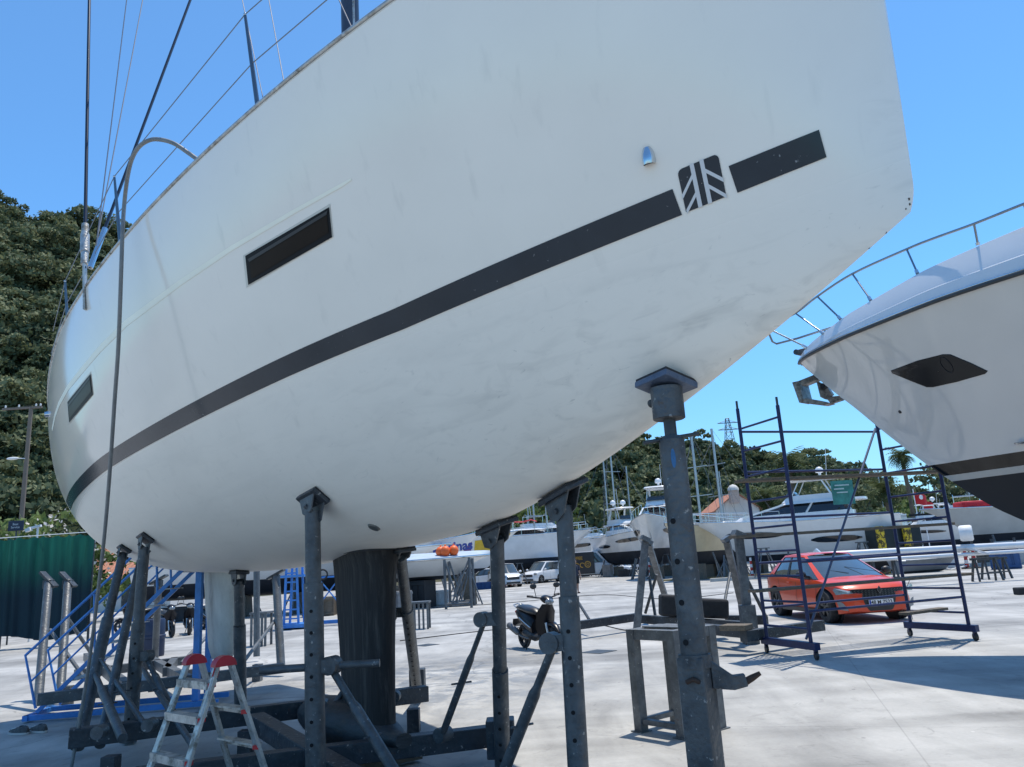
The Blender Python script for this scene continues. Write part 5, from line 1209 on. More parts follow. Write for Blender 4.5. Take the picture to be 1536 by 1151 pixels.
# cabin further aft
def cabin(parent, W2, us_, vs_, zs_, mat, name, n=16):
    mb = MB(); rws_ = []
    for (v0, z0) in zip(vs_, zs_): rws_.append([W2(lerp(us_[0], us_[1], .5 + .5 * cos(a) * (1 if v0 > 0 else 1)) , v0 * (abs(sin(a)) ** .5) * (1 if sin(a) >= 0 else -1), z0) for a in [2 * pi * k / n for k in range(n)]])
    mb.rows(rws_, close=True); mb.cap(rws_[-1]); return mb.build(name, mat, parent, smooth=40)
cabin(my, lambda u, v, z: MW(u, v, z), (7, 16.5), (2.0, 1.95, 1.75), (6.0, 6.3, 7.3), darkglass(), 'cabin_glass', 28); cabin(my, lambda u, v, z: MW(u, v, z), (7.6, 16.8), (1.95, 1.9, 1.6), (7.28, 7.42, 7.5), white(), 'cabin_roof', 28)
for u in (5, 9, 13):
    for sd in (1, -1):
        p = MW(u, sd * 1.3, 1.6); f = V((p.x, p.y, 0)) + MS * sd * .5; o = MB().tube([p, f], .07, 12).box(f + V((0, 0, .03)), (.5, .5, .06)).build('boat_prop', steelgrey(), smooth=40)
        tag(o, 'steel prop under the right hand motor yacht', 'boat prop', 'props under the right hand motor yacht')
    q = MW(u, 0, 0); o = MB().rbox((q.x, q.y, .45), (.5, 1.2, .9), 0).build('keel_block', plankm(), bevel=.02); tag(o, 'timber keel block under the right hand motor yacht', 'timber block', 'keel blocks under the right hand motor yacht')
# ------------------------------------------------------------------ boats of the far rows
def boat_hull(t, L, B, zk, zr, mtop, mbot, bowrise=.5, wl=.35, flare=1.2, stern=.85, stripe_m=None, rake=.18):
    """bow at +x, centred; zk keel height, zr rail height amidships"""
    NU, NK = 40, 14; rs = []
    for i in range(NU + 1):
        s = 1 - (1 - i / NU) ** 1.4; zt = zr + bowrise * max(0, s - .35) ** 1.6 / (.65 ** 1.6); zb = zk + (zt - zk) * .55 * max(0, (s - .62) / .38) ** 2.2
        b = B / 2 * (1 - max(0, (s - .45) / .55) ** 2.4) * lerp(stern, 1, min(1, s / .35)) ; p_ = lerp(.38, flare, s ** 2); r = []
        zw_ = zk + (zr - zk) * wl
        for k in range(NK + 1):
            z = lerp(zb, zt, k / NK) if zb >= zw_ - .02 else (lerp(zb, zw_, k / 5) if k <= 5 else lerp(zw_, zt, (k - 5) / (NK - 5))); q = (z - zb) / max(zt - zb, .01); x = -L / 2 + L * s * (1 - rake * (1 - q) * s ** 3) ; r.append(V((x, b * q ** p_ if q > 0 else 0, z)))
        rs.append([V((p.x, -p.y, p.z)) for p in reversed(r)] + r[1:])
    zw = zk + (zr - zk) * wl; nK = NK
    def mi(i, k):
        kk_ = nK - k - 1 if k < nK else k - nK
        return 1 if kk_ < 5 and rs[min(i + 1, NU)][nK].z < zw - .02 else 0
    mb = MB(); mb.rows(rs, mats=mi); mb.cap(rs[0]); h = mb.build('hull', [mtop, mbot], t, smooth=40)
    dk = MB(); dk.rows([[r[0] + V((0, .03, -.05)), r[0].lerp(r[-1], .5) + V((0, 0, .05)), r[-1] + V((0, -.03, -.05))] for r in rs]); dk.build('deck', M('white_deck', (.66, .66, .64), .6, 0, .08, 3), t, smooth=60)
    for e in (0, -1): MB().tube([r[e] + V((0, 0, .01)) for r in rs], .04, 6).build('gunwale', stripe_m or chrome(), t, smooth=60)
    return rs
def ovalc(t, x0, x1, w0, w1, z0, z1, mat, name, rake0=.3, rake1=.1, n=24, cap=True, pw=.45):
    def rg(f):
        a0, a1 = x0 + (x1 - x0) * rake1 * f, x1 - (x1 - x0) * rake0 * f; w_ = lerp(w0, w1, f); c, h = (a0 + a1) / 2, (a1 - a0) / 2
        return [V((c + h * (abs(cos(a)) ** pw) * (1 if cos(a) >= 0 else -1), w_ / 2 * (abs(sin(a)) ** pw) * (1 if sin(a) >= 0 else -1), lerp(z0, z1, f))) for a in [2 * pi * (k + .5) / n for k in range(n)]]
    mb = MB(); mb.rows([rg(0), rg(.5), rg(1)], close=True)
    if cap: mb.cap(rg(1))
    return mb.build(name, mat, t, smooth=40)
def brail(t, pts, h=.7, r=.022, every=1, name='guard_rail'):
    mb = MB(); mb.tube([p + V((0, 0, h)) for p in pts], r, 6)
    for p in pts[::every]: mb.tube([p, p + V((0, 0, h))], r * .8, 6)
    return mb.build(name, chrome(), t, smooth=60)
def dome(t, x, y, z, r):
    return MB().lathe([(r * .3, -r * 1.1), (r * .35, -r * .6), (r * .95, -r * .4), (r, 0), (r * .86, r * .5), (r * .5, r * .86), (0, r)], (x, y, z), (0, 0, 1), 14).build('radar_dome', white(), t, smooth=60)
darkbot = M('antifouling_navy', (.015, .02, .03), .7, 0, .3, 2); blackbot = M('antifouling_black', (.015, .015, .016), .7, 0, .3, 2)
def motor(name, label, L, B, zk, zr, P, Y, rz, x=None, cat='motor yacht', fly=True, hard=True, domes=2, group='motor yachts ashore', mtop=None, mbot=None, ch=1.15, wl=.4, win=True, bow=.5):
    t = thing(name, label, cat, (0, 0, 0), group); rs = boat_hull(t, L, B, zk, zr, mtop or white(), mbot or darkbot, bow, wl)
    dg = darkglass(); hb2 = L / 2
    if win:
        for sd in (1, -1):
            for (s0, s1, zf) in ((.50, .84, .74), (.16, .42, .60)):
                ids = [i for i in range(41) if s0 <= 1 - (1 - i / 40) ** 1.4 <= s1]; rw = []
                for j, i in enumerate(ids):
                    r = rs[i]; e = abs(2 * j / (len(ids) - 1) - 1); row = []
                    for dz in (-.055, .055):
                        q = zf + dz * (1.1 - .9 * e ** 4); kf = 14 + q * 14; k0 = int(kf); p = r[k0].lerp(r[min(k0 + 1, 28)], kf - k0); row.append(V((p.x, sd * (p.y + .06), p.z)))
                    rw.append(row)
                MB().rows(rw).build('hull_window', dg, t, smooth=60)
    w_ = B * .66
    zc_ = zr + .1
    ovalc(t, -L * .30, L * .30, w_ * 1.05, w_ * .98, zc_ - .2, zc_ + .45, white(), 'cabin_side', .12, .0)
    ovalc(t, -L * .29, L * .22, w_ * .97, w_ * .72, zc_ + .40, zc_ + ch, dg, 'cabin_window', .42, .02, cap=False)
    ovalc(t, -L * .36, L * .04, w_ * .86, w_ * .80, zc_ + ch - .02, zc_ + ch + .13, white(), 'cabin_roof', .08, .0)
    for sd in (1, -1):
        MB().beam((L * .20, sd * w_ * .44, zc_ + .4), (-.0, sd * w_ * .375, zc_ + ch), .12, .12).beam((-L * .10, sd * w_ * .485, zc_ + .4), (-L * .13, sd * w_ * .38, zc_ + ch), .14, .1).build('pillar', white(), t)
    if fly:
        z0 = zc_ + ch + .13
        ovalc(t, -L * .30, L * .02, w_ * .74, w_ * .68, z0, z0 + .42, white(), 'flybridge', .1, 0)
        ovalc(t, -L * .06, L * .0, w_ * .6, w_ * .5, z0 + .42, z0 + .75, M('smoked_screen', (.05, .06, .07), .1, 0, .1, 2), 'windscreen', .4, .3)
        if hard:
            for sd in (1, -1): MB().beam((-L * .22, sd * w_ * .32, z0 + .3), (-L * .18, sd * w_ * .3, z0 + 1.45), .16, .08).beam((-L * .04, sd * w_ * .3, z0 + .4), (-L * .08, sd * w_ * .28, z0 + 1.45), .06, .06).build('arch', white(), t)
            ovalc(t, -L * .30, -L * .01, w_ * .78, w_ * .74, z0 + 1.45, z0 + 1.55, white(), 'hard_top', .04, .02)
            zt = z0 + 1.6
        else:
            mb = MB()
            for xx_ in (-L * .26, -L * .08): mb.tube([(xx_, -w_ * .33, z0 + .3), (xx_, -w_ * .33, z0 + 1.2), (xx_, 0, z0 + 1.4), (xx_, w_ * .33, z0 + 1.2), (xx_, w_ * .33, z0 + .3)], .03, 6)
            for sd in (1, -1): mb.tube([(-L * .26, sd * w_ * .33, z0 + 1.2), (-L * .08, sd * w_ * .33, z0 + 1.2)], .03, 6)
            mb.build('bimini_frame', chrome(), t, smooth=60); zt = z0 + 1.4
        MB().tube([(-L * .2, .2, zt - .1), (-L * .215, .2, zt + 1.9)], .02, 5).build('antenna', white(), t)
        for k in range(domes): dome(t, -L * .17, (-.5 + k) * 1.1 * (1 if domes > 1 else 0), zt + .45, .28)
    br = [rs[i][-1] * 1 for i in range(16, 40, 3)]; bl_ = [V((p.x, -p.y, p.z)) for p in br]
    brail(t, [V((p.x, p.y * .94, p.z)) for p in br]); brail(t, [V((p.x, p.y * .94, p.z)) for p in bl_])
    PLACED.add(t.name); t.location = (x if x is not None else D(P[0], P[1], Y).x, Y, 0); t.rotation_euler = (0, 0, rz); return t
def props(x, Y, L, rz, zk, B, group, n=3):
    for k in range(n):
        u = (k / (n - 1) - .5) * L * .55; c, s = cos(rz), sin(rz)
        for sd in (1, -1):
            pt = V((x + u * c - sd * B * .36 * s, Y + u * s + sd * B * .36 * c, zk + .7)); f = V((x + u * c - sd * B * .5 * s, Y + u * s + sd * B * .5 * c, 0))
            mb = MB().tube([pt, f + V((0, 0, .03))], .06, 8).tube([pt.lerp(f, .25), f + V((.5 * c, .5 * s, .04))], .035, 6).tube([pt.lerp(f, .25), f + V((-.5 * c, -.5 * s, .04))], .035, 6)
            o = mb.build('boat_prop', steelgrey(), smooth=40); tag(o, 'grey steel prop under ' + group, 'boat prop', 'props under ' + group)
        q = V((x + u * c, Y + u * s, zk / 2)); o = MB().rbox(q, (.6, 1.0, zk), rz).build('keel_block', plankm(), bevel=.02); tag(o, 'timber keel block under ' + group, 'timber block', 'keel blocks under ' + group)
# the long flybridge yacht behind the scaffold: bow to the left
m1 = motor('motor_yacht', 'long white flybridge motor yacht seen through the navy scaffold, bow to the left', 14.5, 4.4, .85, 3.5, (1180, 780), 48, pi - .55, domes=1, ch=1.1, bow=.55, wl=.2); m1.location.x = D(1184, 780, 48).x; m1.scale = (.87, .87, .87); m1.location.z = .12
props(m1.location.x, 48, 14, pi - .55, .75, 4, 'the long flybridge yacht')
bn = MB(); p0 = D(1245, 722, 44); p1 = D(1278, 722, 44); q0 = D(1245, 758, 44); bn.rows([[V((lerp(p0.x, p1.x, k / 6), 44.0 + .05 * sin(k * 2), lerp(q0.z, p0.z, j / 4))) for k in range(7)] for j in range(5)])
bo_ = bn.build('banner', M('green_banner', (.04, .2, .17), .7, 0, .3, 3), smooth=180); tag(bo_, 'dark green printed banner hung on the long flybridge yacht', 'banner')
mb = MB()
for j, (a, b) in enumerate(((.15, .8), (.1, .55), (.2, .7))): mb.beam((lerp(p0.x, p1.x, a), 43.92, lerp(q0.z, p0.z, .8 - .15 * j)), (lerp(p0.x, p1.x, b), 43.92, lerp(q0.z, p0.z, .8 - .15 * j)), .02, .07)
mb.build('banner_print', M('print_pale', (.4, .5, .48), .7), bo_)
m2 = motor('trawler_yacht', 'tall white trawler yacht with upper deck canopy, bow towards the camera', 12, 4.2, 1.0, 3.9, (975, 790), 62, -1.9, domes=1, ch=1.45, hard=True, wl=.42, bow=.8); m2.location.x = D(988, 790, 62).x
m3 = motor('motor_yacht', 'white motor yacht with two round radar domes, left of the trawler yacht', 11, 3.8, 1.0, 3.7, (945, 800), 74, -1.2, domes=2, ch=.9, wl=.45)
m4 = motor('motor_yacht', 'white motor yacht with open steel canopy frame above the panel van', 12, 4, 1.0, 3.7, (832, 800), 82, .25, domes=0, hard=False, ch=1.3, wl=.4)
m5 = motor('motor_yacht', 'small white motor yacht with blue tinted cabin under the scaffold planks, far right', 12, 3.8, .6, 2.8, (1420, 790), 75, pi - .5, domes=0, hard=False, ch=1.2)
m6 = motor('motor_yacht', 'far white motor yacht with hard top behind the fallen mast', 12, 3.8, .6, 2.5, (1375, 790), 88, pi - .3, domes=1, ch=1.2)
for m_, gx_ in ((m2, 'the trawler yacht'), (m3, 'the twin dome yacht'), (m4, 'the yacht above the van')): props(m_.location.x, m_.location.y, 11, m_.rotation_euler.z, .85, 3.8, gx_, 2)
# plain hulls
creamh = M('cream_hull', (.62, .55, .38), .35, 0, .08, 2, coat=.3, dirt=(.35, .3, .2), ds=.8, dlo=.55, dhi=.75, damt=.4)
def plain(name, label, cat, L, B, zk, zr, P, Y, rz, mt, mbt=None, bow=.5, group='boats ashore', rail_=True, wl=.35, cab=True, **kw):
    t = thing(name, label, cat, (0, 0, 0), group); rs = boat_hull(t, L, B, zk, zr, mt, mbt or darkbot, bow, wl, **kw)
    if cab: ovalc(t, -L * .22, L * .2, B * .5, B * .4, zr, zr + .55, white(), 'coachroof', .2, .05); ovalc(t, -L * .12, L * .1, B * .51, B * .45, zr + .2, zr + .42, darkglass(), 'cabin_window', .1, .05, cap=False)
    if rail_: brail(t, [V((rs[i][-1].x, rs[i][-1].y * .94, rs[i][-1].z)) for i in range(4, 40, 4)]); brail(t, [V((rs[i][0].x, rs[i][0].y * .94, rs[i][0].z)) for i in range(4, 40, 4)])
    PLACED.add(t.name); t.location = (D(P[0], P[1], Y).x, Y, 0); t.rotation_euler = (0, 0, rz); return t, rs
def mast(t, x, z0, h, r=.09, spr=(.35, .65), B=3.5, L=12):
    ms = MB().tube([(x, 0, z0), (x, 0, z0 + h)], r, 8).build('mast', M('silver_mast', (.4, .42, .43), .35, .6, .08, 3), t, smooth=60)
    for f in spr: MB().beam((x, -B * .30 * (1.2 - f * .5), z0 + h * f), (x, B * .30 * (1.2 - f * .5), z0 + h * f), .07, .05).build('spreader', M('silver_mast'), ms)
    w_ = MB()
    for sd in (1, -1): w_.tube([(x, sd * B * .45, z0), (x, sd * B * .28, z0 + h * .5), (x, 0, z0 + h * .97)], .013, 4)
    w_.tube([(x, 0, z0 + h), (-L * .48, 0, z0)], .012, 4).tube([(x, 0, z0 + h * .9), (L * .46, 0, z0 + .5)], .012, 4)
    w_.build('rigging', thinwire, ms); return ms
p1_, r_ = plain('sailing_yacht', 'cream hulled yacht with pointed bow in front of the white trawler', 'sailing yacht', 11, 3.4, .9, 3.1, (1062, 800), 54, -2.3, creamh, wl=.4, bow=.6); mast(p1_, .8, 3.2, 6.6)
p2_, r_ = plain('sailing_yacht', 'white yacht bow with small anchor, between the cream bow and the long flybridge yacht', 'sailing yacht', 11, 3.4, .9, 3.2, (1098, 800), 57, -2.6, white(), wl=.4); mast(p2_, .8, 3, 7.6)
p3_, r_ = plain('sailing_yacht', 'white sailing yacht with bare mast behind the panel van', 'sailing yacht', 12, 3.6, .9, 2.6, (915, 810), 92, .3, white()); mast(p3_, 0, 2.6, 11.5, r=.1)
mast(m3, -2.5, 3.2, 10.5); 
p4_, r_ = plain('sailing_yacht', 'long white hull with dark bottom stretching behind the rudder and keel', 'sailing yacht', 15, 4.3, .95, 2.55, (450, 850), 39, .06, white(), wl=.47, bow=.35, rail_=False)
p5_, r5 = plain('printed_hull_boat', 'boat with printed yellow and purple band on its white hull', 'boat', 9, 3.2, 1.3, 3.7, (690, 815), 60, .12, white(), wl=.1, bow=.5, cab=False)
yel = M('yellow_wrap', (.62, .42, .03), .4, 0, .25, 1.5); pur = M('purple_wrap', (.16, .06, .22), .4, 0, .15, 2)
for (s0, s1, m_) in ((.1, .45, yel), (.45, .6, pur), (.6, .93, yel)):
    rw = []
    for i in range(41):
        s = 1 - (1 - i / 40) ** 1.4
        if s0 <= s <= s1 + .02: rw.append([V((r5[i][k].x, r5[i][k].y - .03, r5[i][k].z)) for k in (1, 2, 3, 4, 5)])
    MB().rows(rw).build('printed_band', m_, p5_, smooth=60)
p6_, r6 = plain('white_boat', 'white boat hull carrying big blue lettering, behind the orange buoys', 'boat', 9, 3.2, 1.3, 3.2, (622, 810), 50, .15, white(), wl=.1, bow=.7, cab=False, rail_=False)
txt('hull_lettering', 'Marinas', .8, M('lettering_blue', (.03, .06, .28), .5), basis((2.3, -1.63, 2.95), (1, .0, .06), (0, -.18, 1), (0, -1, 0)), p6_, .01, bold=.03)
p7_, r7 = plain('catamaran', 'white catamaran with red awning left of the steel post, behind the white people carrier', 'catamaran', 10, 2.0, 1.6, 4.1, (806, 805), 72, -.12, white(), wl=.2, bow=.2, cab=False)
for k in (1,):
    h2 = [c for c in p7_.children]
    for c in h2: c.location.y -= 2.2; d = c.copy(); COL.objects.link(d); d.parent = p7_; d.location.y += 4.4
ovalc(p7_, -3.6, 2.2, 5.6, 5.2, 3.4, 4.2, white(), 'bridge_deck', .1, .02); ovalc(p7_, -3, 1.4, 4.4, 3.8, 4.2, 4.6, darkglass(), 'cabin_window', .3, .02, cap=False); ovalc(p7_, -4.0, .9, 4.6, 4.2, 4.6, 4.7, white(), 'cabin_roof', .05, .02)
MB().tube([(-.2, 0, 4.4), (-.2, 0, 9.5)], .09, 8).tube([(.9, .4, 4.4), (.9, .4, 9.3)], .05, 8).build('mast', M('silver_mast'), p7_, smooth=60)
mb = MB(); mb.rows([[V((x, y, 5.55 + .12 * sin(x * 2 + j) - .1 * abs(y))) for y in (-.8, -.4, 0, .4, .8)] for j, x in enumerate((-2.6, -1.9, -1.2, -.5, .0))]); mb.build('awning', M('red_canvas', (.45, .01, .025), .7, 0, .2, 4), p7_, smooth=180)
MB().tube([(-2.6, 0, 4.4), (-2.6, 0, 5.5)], .04, 6).build('awning_post', chrome(), p7_)
p8_, r8 = plain('small_workboat', 'grey hull with red items on deck under the big motor yacht, right edge', 'boat', 12, 3.6, 1.1, 3.15, (1545, 800), 46, pi - .05, M('pale_grey_hull', (.5, .51, .5), .5, 0, .1, 1), wl=.32, bow=.25, cab=False, rail_=False)
for dx in (5.0, 4.1): MB().tube([(dx - .35, -1, 3.2), (dx - .3, -1, 3.65), (dx + .3, -1, 3.65), (dx + .35, -1, 3.2)], .045, 6).build('hoop', whitep(), p8_, smooth=40)
o = MB().rbox((0, 0, 0), (3.0, 1.2, .35), 0).build('red_cover', M('red_canvas'), bevel=.12); o.location = (p8_.location.x - 2.6, 45.6, 3.5); tag(o, 'red folded cover lying on the grey hull at the right edge', 'cover')
MB().beam((5.9, -1.75, 3.16), (-3, -1.83, 3.16), .1, .12).build('rubbing_strake', rubber(), p8_)
t_ = txt('hull_lettering', 'RESCUE', .22, blackp(), basis((1.6, -1.84, 2.55), (1, 0, 0), (0, 0, 1), (0, -1, 0)), p8_, .003)
bpy.data.objects.remove(t_)
for P_, Y_, rz_, g_n in ((p1_, 54, -2.15, 'the cream yacht'), (p2_, 57, -2.5, 'the white yacht bow'), (p4_, 39, .06, 'the long hull behind the keel'), (p5_, 60, .12, 'the printed boat'), (p6_, 50, .15, 'the lettered boat'), (p8_, 46, 3.1, 'the grey hull at the right')):
    props(P_.location.x, Y_, 10, rz_, 1.0, 3.2, g_n, 3 if P_ is p4_ else 2)
# cabinless blue grey deck wedge with buoys on top (raft deck)
wd_ = thing('covered_tender', 'boat under pale blue cover with orange buoys on top, beyond the keel', 'boat', (0, 0, 0), 'boats ashore')
rs = boat_hull(wd_, 6.5, 3.2, 1.2, 2.1, white(), darkbot, .1, .2)
rw = []
for i in range(0, 41, 4):
    a, b = rs[i][0], rs[i][-1]; rw.append([a.lerp(b, k / 8) + V((0, 0, .05 + .30 * (1 - abs(k / 4 - 1)) ** .8 * (1 - .5 * (i / 40) ** 2))) for k in range(9)])
mb = MB(); mb.rows(rw); mb.cap(rw[0]); mb.build('cover', M('pale_blue_canvas', (.38, .46, .54), .7, 0, .12, 2, .3, 4), wd_, smooth=60)
wd_.location = (D(632, 845, 37).x, 37, 0); wd_.rotation_euler = (0, 0, .1); props(wd_.location.x, 37, 8, .1, 1.4, 3.2, 'the covered tender', 2)
for i, (px, py, lb) in enumerate(((661, 828, 'orange buoy at the left of the three on the blue cover'), (668, 827, 'orange buoy in the middle of the three on the blue cover'), (680.5, 826, 'orange buoy standing apart at the right on the blue cover'))):
    p = D(px, py, 36.2 - .15 * (i == 1)); o = MB().ball(p, (.23, .23, .24), 18, 12).tube([p + V((0, 0, .2)), p + V((0, 0, .3))], .04, 8).build('buoy', orangep(), smooth=180); tag(o, lb, 'buoy', 'orange buoys')
# ------------------------------------------------------------------ hills and forest
import numpy as np
rng = np.random.default_rng(11)
def hill(name, crest, Yf, mat, foot_z=-1):
    """crest: list of (px, py, Y); the ground rises from Yf*Y to Y"""
    cols = []
    n = 60
    pxs = [lerp(crest[0][0], crest[-1][0], i / n) for i in range(n + 1)]
    rows_ = []
    for j in range(13):
        f = j / 12; r = []
        for i, px in enumerate(pxs):
            py = interp(px, [c[0] for c in crest], [c[1] for c in crest]); Y = interp(px, [c[0] for c in crest], [c[2] for c in crest])
            C = D(px, py, Y); B_ = C * Yf; z = lerp(foot_z, C.z, f ** 1.1 if f < 1 else 1) + (1.2 * sin(i * .9 + j * 1.3) if 0 < j < 12 else 0)
            x_, y_ = lerp(C.x * Yf, C.x, f), lerp(C.y * Yf, C.y, f); r.append(V((x_, y_, z)))
        rows_.append(r)
    back = [V((p.x * 1.35, p.y * 1.35, p.z * .75)) for p in rows_[-1]]; back2 = [V((p.x * 1.8, p.y * 1.8, -2)) for p in rows_[-1]]
    mb = MB(); mb.rows(rows_ + [back, back2]); struct(mb.build(name, mat, smooth=60)); return rows_
def leafmat(name, c0, c1, c2):
    if name in MATS: return MATS[name]
    m = bpy.data.materials.new(name); m.use_nodes = True; MATS[name] = m; n = m.node_tree.nodes; l = m.node_tree.links; b = n['Principled BSDF']
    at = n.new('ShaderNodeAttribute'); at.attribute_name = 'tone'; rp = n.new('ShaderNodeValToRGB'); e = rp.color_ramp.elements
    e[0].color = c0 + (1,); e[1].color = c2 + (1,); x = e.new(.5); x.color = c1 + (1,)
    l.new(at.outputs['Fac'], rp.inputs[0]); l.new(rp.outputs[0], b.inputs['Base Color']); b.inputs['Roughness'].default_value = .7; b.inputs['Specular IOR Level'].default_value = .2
    tr = n.new('ShaderNodeBsdfTranslucent'); l.new(rp.outputs[0], tr.inputs[0]); ms_ = n.new('ShaderNodeMixShader'); ms_.inputs[0].default_value = .25
    out = n['Material Output']; l.new(b.outputs[0], ms_.inputs[1]); l.new(tr.outputs[0], ms_.inputs[2]); l.new(ms_.outputs[0], out.inputs[0]); return m
pinem = leafmat('pine_foliage', (.03, .045, .025), (.09, .118, .06), (.22, .24, .125))
shrubm = leafmat('shrub_foliage', (.04, .07, .02), (.11, .16, .045), (.22, .27, .10))
palmm = leafmat('palm_foliage', (.03, .05, .02), (.07, .10, .035), (.17, .19, .09))
def crown(nclump, nleaf, R, Hh, leaf, rg, flat=.7):
    """leaf sprays on the shells of many small clumps"""
    P = []; T = []
    for c in range(nclump):
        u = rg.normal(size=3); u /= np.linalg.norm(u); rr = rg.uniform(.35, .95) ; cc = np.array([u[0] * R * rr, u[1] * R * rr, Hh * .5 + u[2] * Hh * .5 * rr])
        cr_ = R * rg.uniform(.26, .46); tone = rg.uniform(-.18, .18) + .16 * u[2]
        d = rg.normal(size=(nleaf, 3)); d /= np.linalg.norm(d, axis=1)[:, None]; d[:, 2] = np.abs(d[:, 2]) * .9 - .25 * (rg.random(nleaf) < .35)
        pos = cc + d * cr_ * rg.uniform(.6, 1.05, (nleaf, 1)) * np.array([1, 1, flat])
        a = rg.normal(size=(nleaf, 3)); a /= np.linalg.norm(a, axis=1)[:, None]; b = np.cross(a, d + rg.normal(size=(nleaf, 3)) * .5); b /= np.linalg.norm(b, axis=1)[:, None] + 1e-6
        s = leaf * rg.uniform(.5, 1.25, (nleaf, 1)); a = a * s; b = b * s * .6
        P.append(np.stack([pos - a, pos - b, pos + a, pos + b], 1)); T.append(np.clip(.42 + tone + d[:, 2] * .22 + rg.normal(size=nleaf) * .1, 0, 1))  # upper and upward leaves toned lighter: sunlit crown tops put into the colour
    return np.concatenate(P), np.concatenate(T)
def leafmesh(name, P, T, mat, parent=None):
    n = len(P); me = bpy.data.meshes.new(name); me.vertices.add(n * 4); me.vertices.foreach_set('co', P.reshape(-1).astype(np.float32))
    me.loops.add(n * 4); me.loops.foreach_set('vertex_index', np.arange(n * 4, dtype=np.int32)); me.polygons.add(n); me.polygons.foreach_set('loop_start', np.arange(0, n * 4, 4, dtype=np.int32))
    try: me.polygons.foreach_set('loop_total', np.full(n, 4, dtype=np.int32))
    except Exception: pass
    me.update(calc_edges=True); a = me.attributes.new('tone', 'FLOAT', 'POINT'); a.data.foreach_set('value', np.repeat(T, 4).astype(np.float32)); me.materials.append(mat)
    ob = bpy.data.objects.new(name, me); COL.objects.link(ob)
    if parent is not None: ob.parent = parent
    return ob
hm_ = M('hill_scrub', (.06, .065, .035), .95, 0, .5, .12, dirt=(.16, .13, .09), ds=.05, dlo=.5, dhi=.65, damt=.7)
crest = [(-500, 350, 105), (-150, 320, 108), (0, 338, 112), (60, 350, 115), (120, 368, 118), (180, 372, 125), (300, 420, 140), (500, 560, 170), (700, 640, 200), (860, 690, 215), (960, 690, 225), (1050, 684, 230), (1110, 698, 235), (1170, 712, 245), (1240, 716, 255), (1300, 728, 270), (1380, 772, 290), (1500, 795, 300), (1700, 790, 300)]
rowsH = hill('hill', crest, .52, hm_)
def forest(name, px0, px1, n, variants, smin, smax, seed, jlo=0.0, jhi=1.0, dy=0):
    rg = np.random.default_rng(seed); Ps, Ts = [], []
    for k in range(n):
        px = rg.uniform(px0, px1); f = rg.uniform(jlo, jhi) ** .8; py = interp(px, [c[0] for c in crest], [c[1] for c in crest]); Y = interp(px, [c[0] for c in crest], [c[2] for c in crest]); C = D(px, py, Y)
        z = lerp(-1, C.z, f ** 1.1) - .8; x = lerp(C.x * .52, C.x, f); y = lerp(C.y * .52, C.y, f)
        P, T = variants[rg.integers(len(variants))]; s = rg.uniform(smin, smax); a = rg.uniform(0, 2 * pi); R_ = np.array([[cos(a), -sin(a), 0], [sin(a), cos(a), 0], [0, 0, 1]])
        Ps.append((P @ R_.T) * s + np.array([x, y, z])); Ts.append(np.clip((T - .42) * 1.25 + .42 + rg.normal() * .14, 0, 1))
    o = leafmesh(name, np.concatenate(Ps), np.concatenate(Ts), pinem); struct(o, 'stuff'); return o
var_l = [crown(15, 84, 2.4, 5.0, .21, rng, .75) for _ in range(7)]
var_r = [crown(12, 50, 2.6, 6.0, .38, rng, .75) for _ in range(7)]
forest('pine_wood', -90, 215, 520, var_l, .65, 1.8, 3)
forest('pine_wood', 680, 1420, 820, var_r, .65, 1.9, 4)
# tall single trees that break the skyline
def treething(name, label, P, Y, h, R, mat=pinem, seed=1, trunk=.16, group='trees at the yard edge', clumps=22, leaf=.3, cz=.35, nleaf=60):
    rg = np.random.default_rng(seed); base = D(P[0], P[1], Y); base.z = 0; t = thing(name, label, 'tree', base, group)
    Pq, T = crown(clumps, nleaf, R, h * (1 - cz) , leaf, rg, .8); Pq[:, :, 2] += h * cz
    leafmesh('crown', Pq, T, mat, t)
    mb = MB(); pts_ = [V((0, 0, 0)), V((.1, 0, h * .3)), V((.0, .1, h * .6)), V((.1, 0, h * .9))]; mb.tube(pts_, [trunk, trunk * .8, trunk * .5, trunk * .15], 7)
    for k in range(5):
        a = rg.uniform(0, 6.28); z = h * rg.uniform(.35, .7); mb.tube([V((0, 0, z)), V((cos(a) * R * .7, sin(a) * R * .7, z + h * .15))], [trunk * .4, trunk * .1], 5)
    o = MB(); tr = mb.build('trunk', M('bark', (.09, .07, .05), .9, 0, .3, 5, .5, 10), None, smooth=60); tr.parent = t; return t
for i, (px, py, Y, h, R, lb) in enumerate(((1500, 800, 105, 13, 6.0, 'dense dark tree behind the grey hull at the right edge'), (1450, 800, 112, 12.5, 5.5, 'tallest dark round tree right of the scaffold'), (1405, 800, 118, 11.5, 4.5, 'dark tree right of the scaffold, left of the tallest one'),
        (1265, 790, 120, 11, 5.5, 'dark bushy tree above the flybridge of the long yacht'), (1200, 790, 125, 12.5, 5, 'dark tree behind the left frame of the scaffold'), (1380, 800, 100, 7, 3.2, 'small leafy tree behind the red flag'), (1345, 800, 95, 5.5, 3.0, 'low bushy tree beneath the palms'),
        (765, 800, 110, 10, 5.5, 'bright leafy tree above the printed boat'), (820, 800, 115, 12, 6, 'leafy tree behind the steel post, above the catamaran'), (1535, 800, 98, 9, 4.5, 'tree partly hidden by the big motor yacht at the right edge'))):
    treething('tree', lb, (px, py), Y, h, R, shrubm if i in (5, 6, 7, 8) else pinem, 20 + i, leaf=.42)
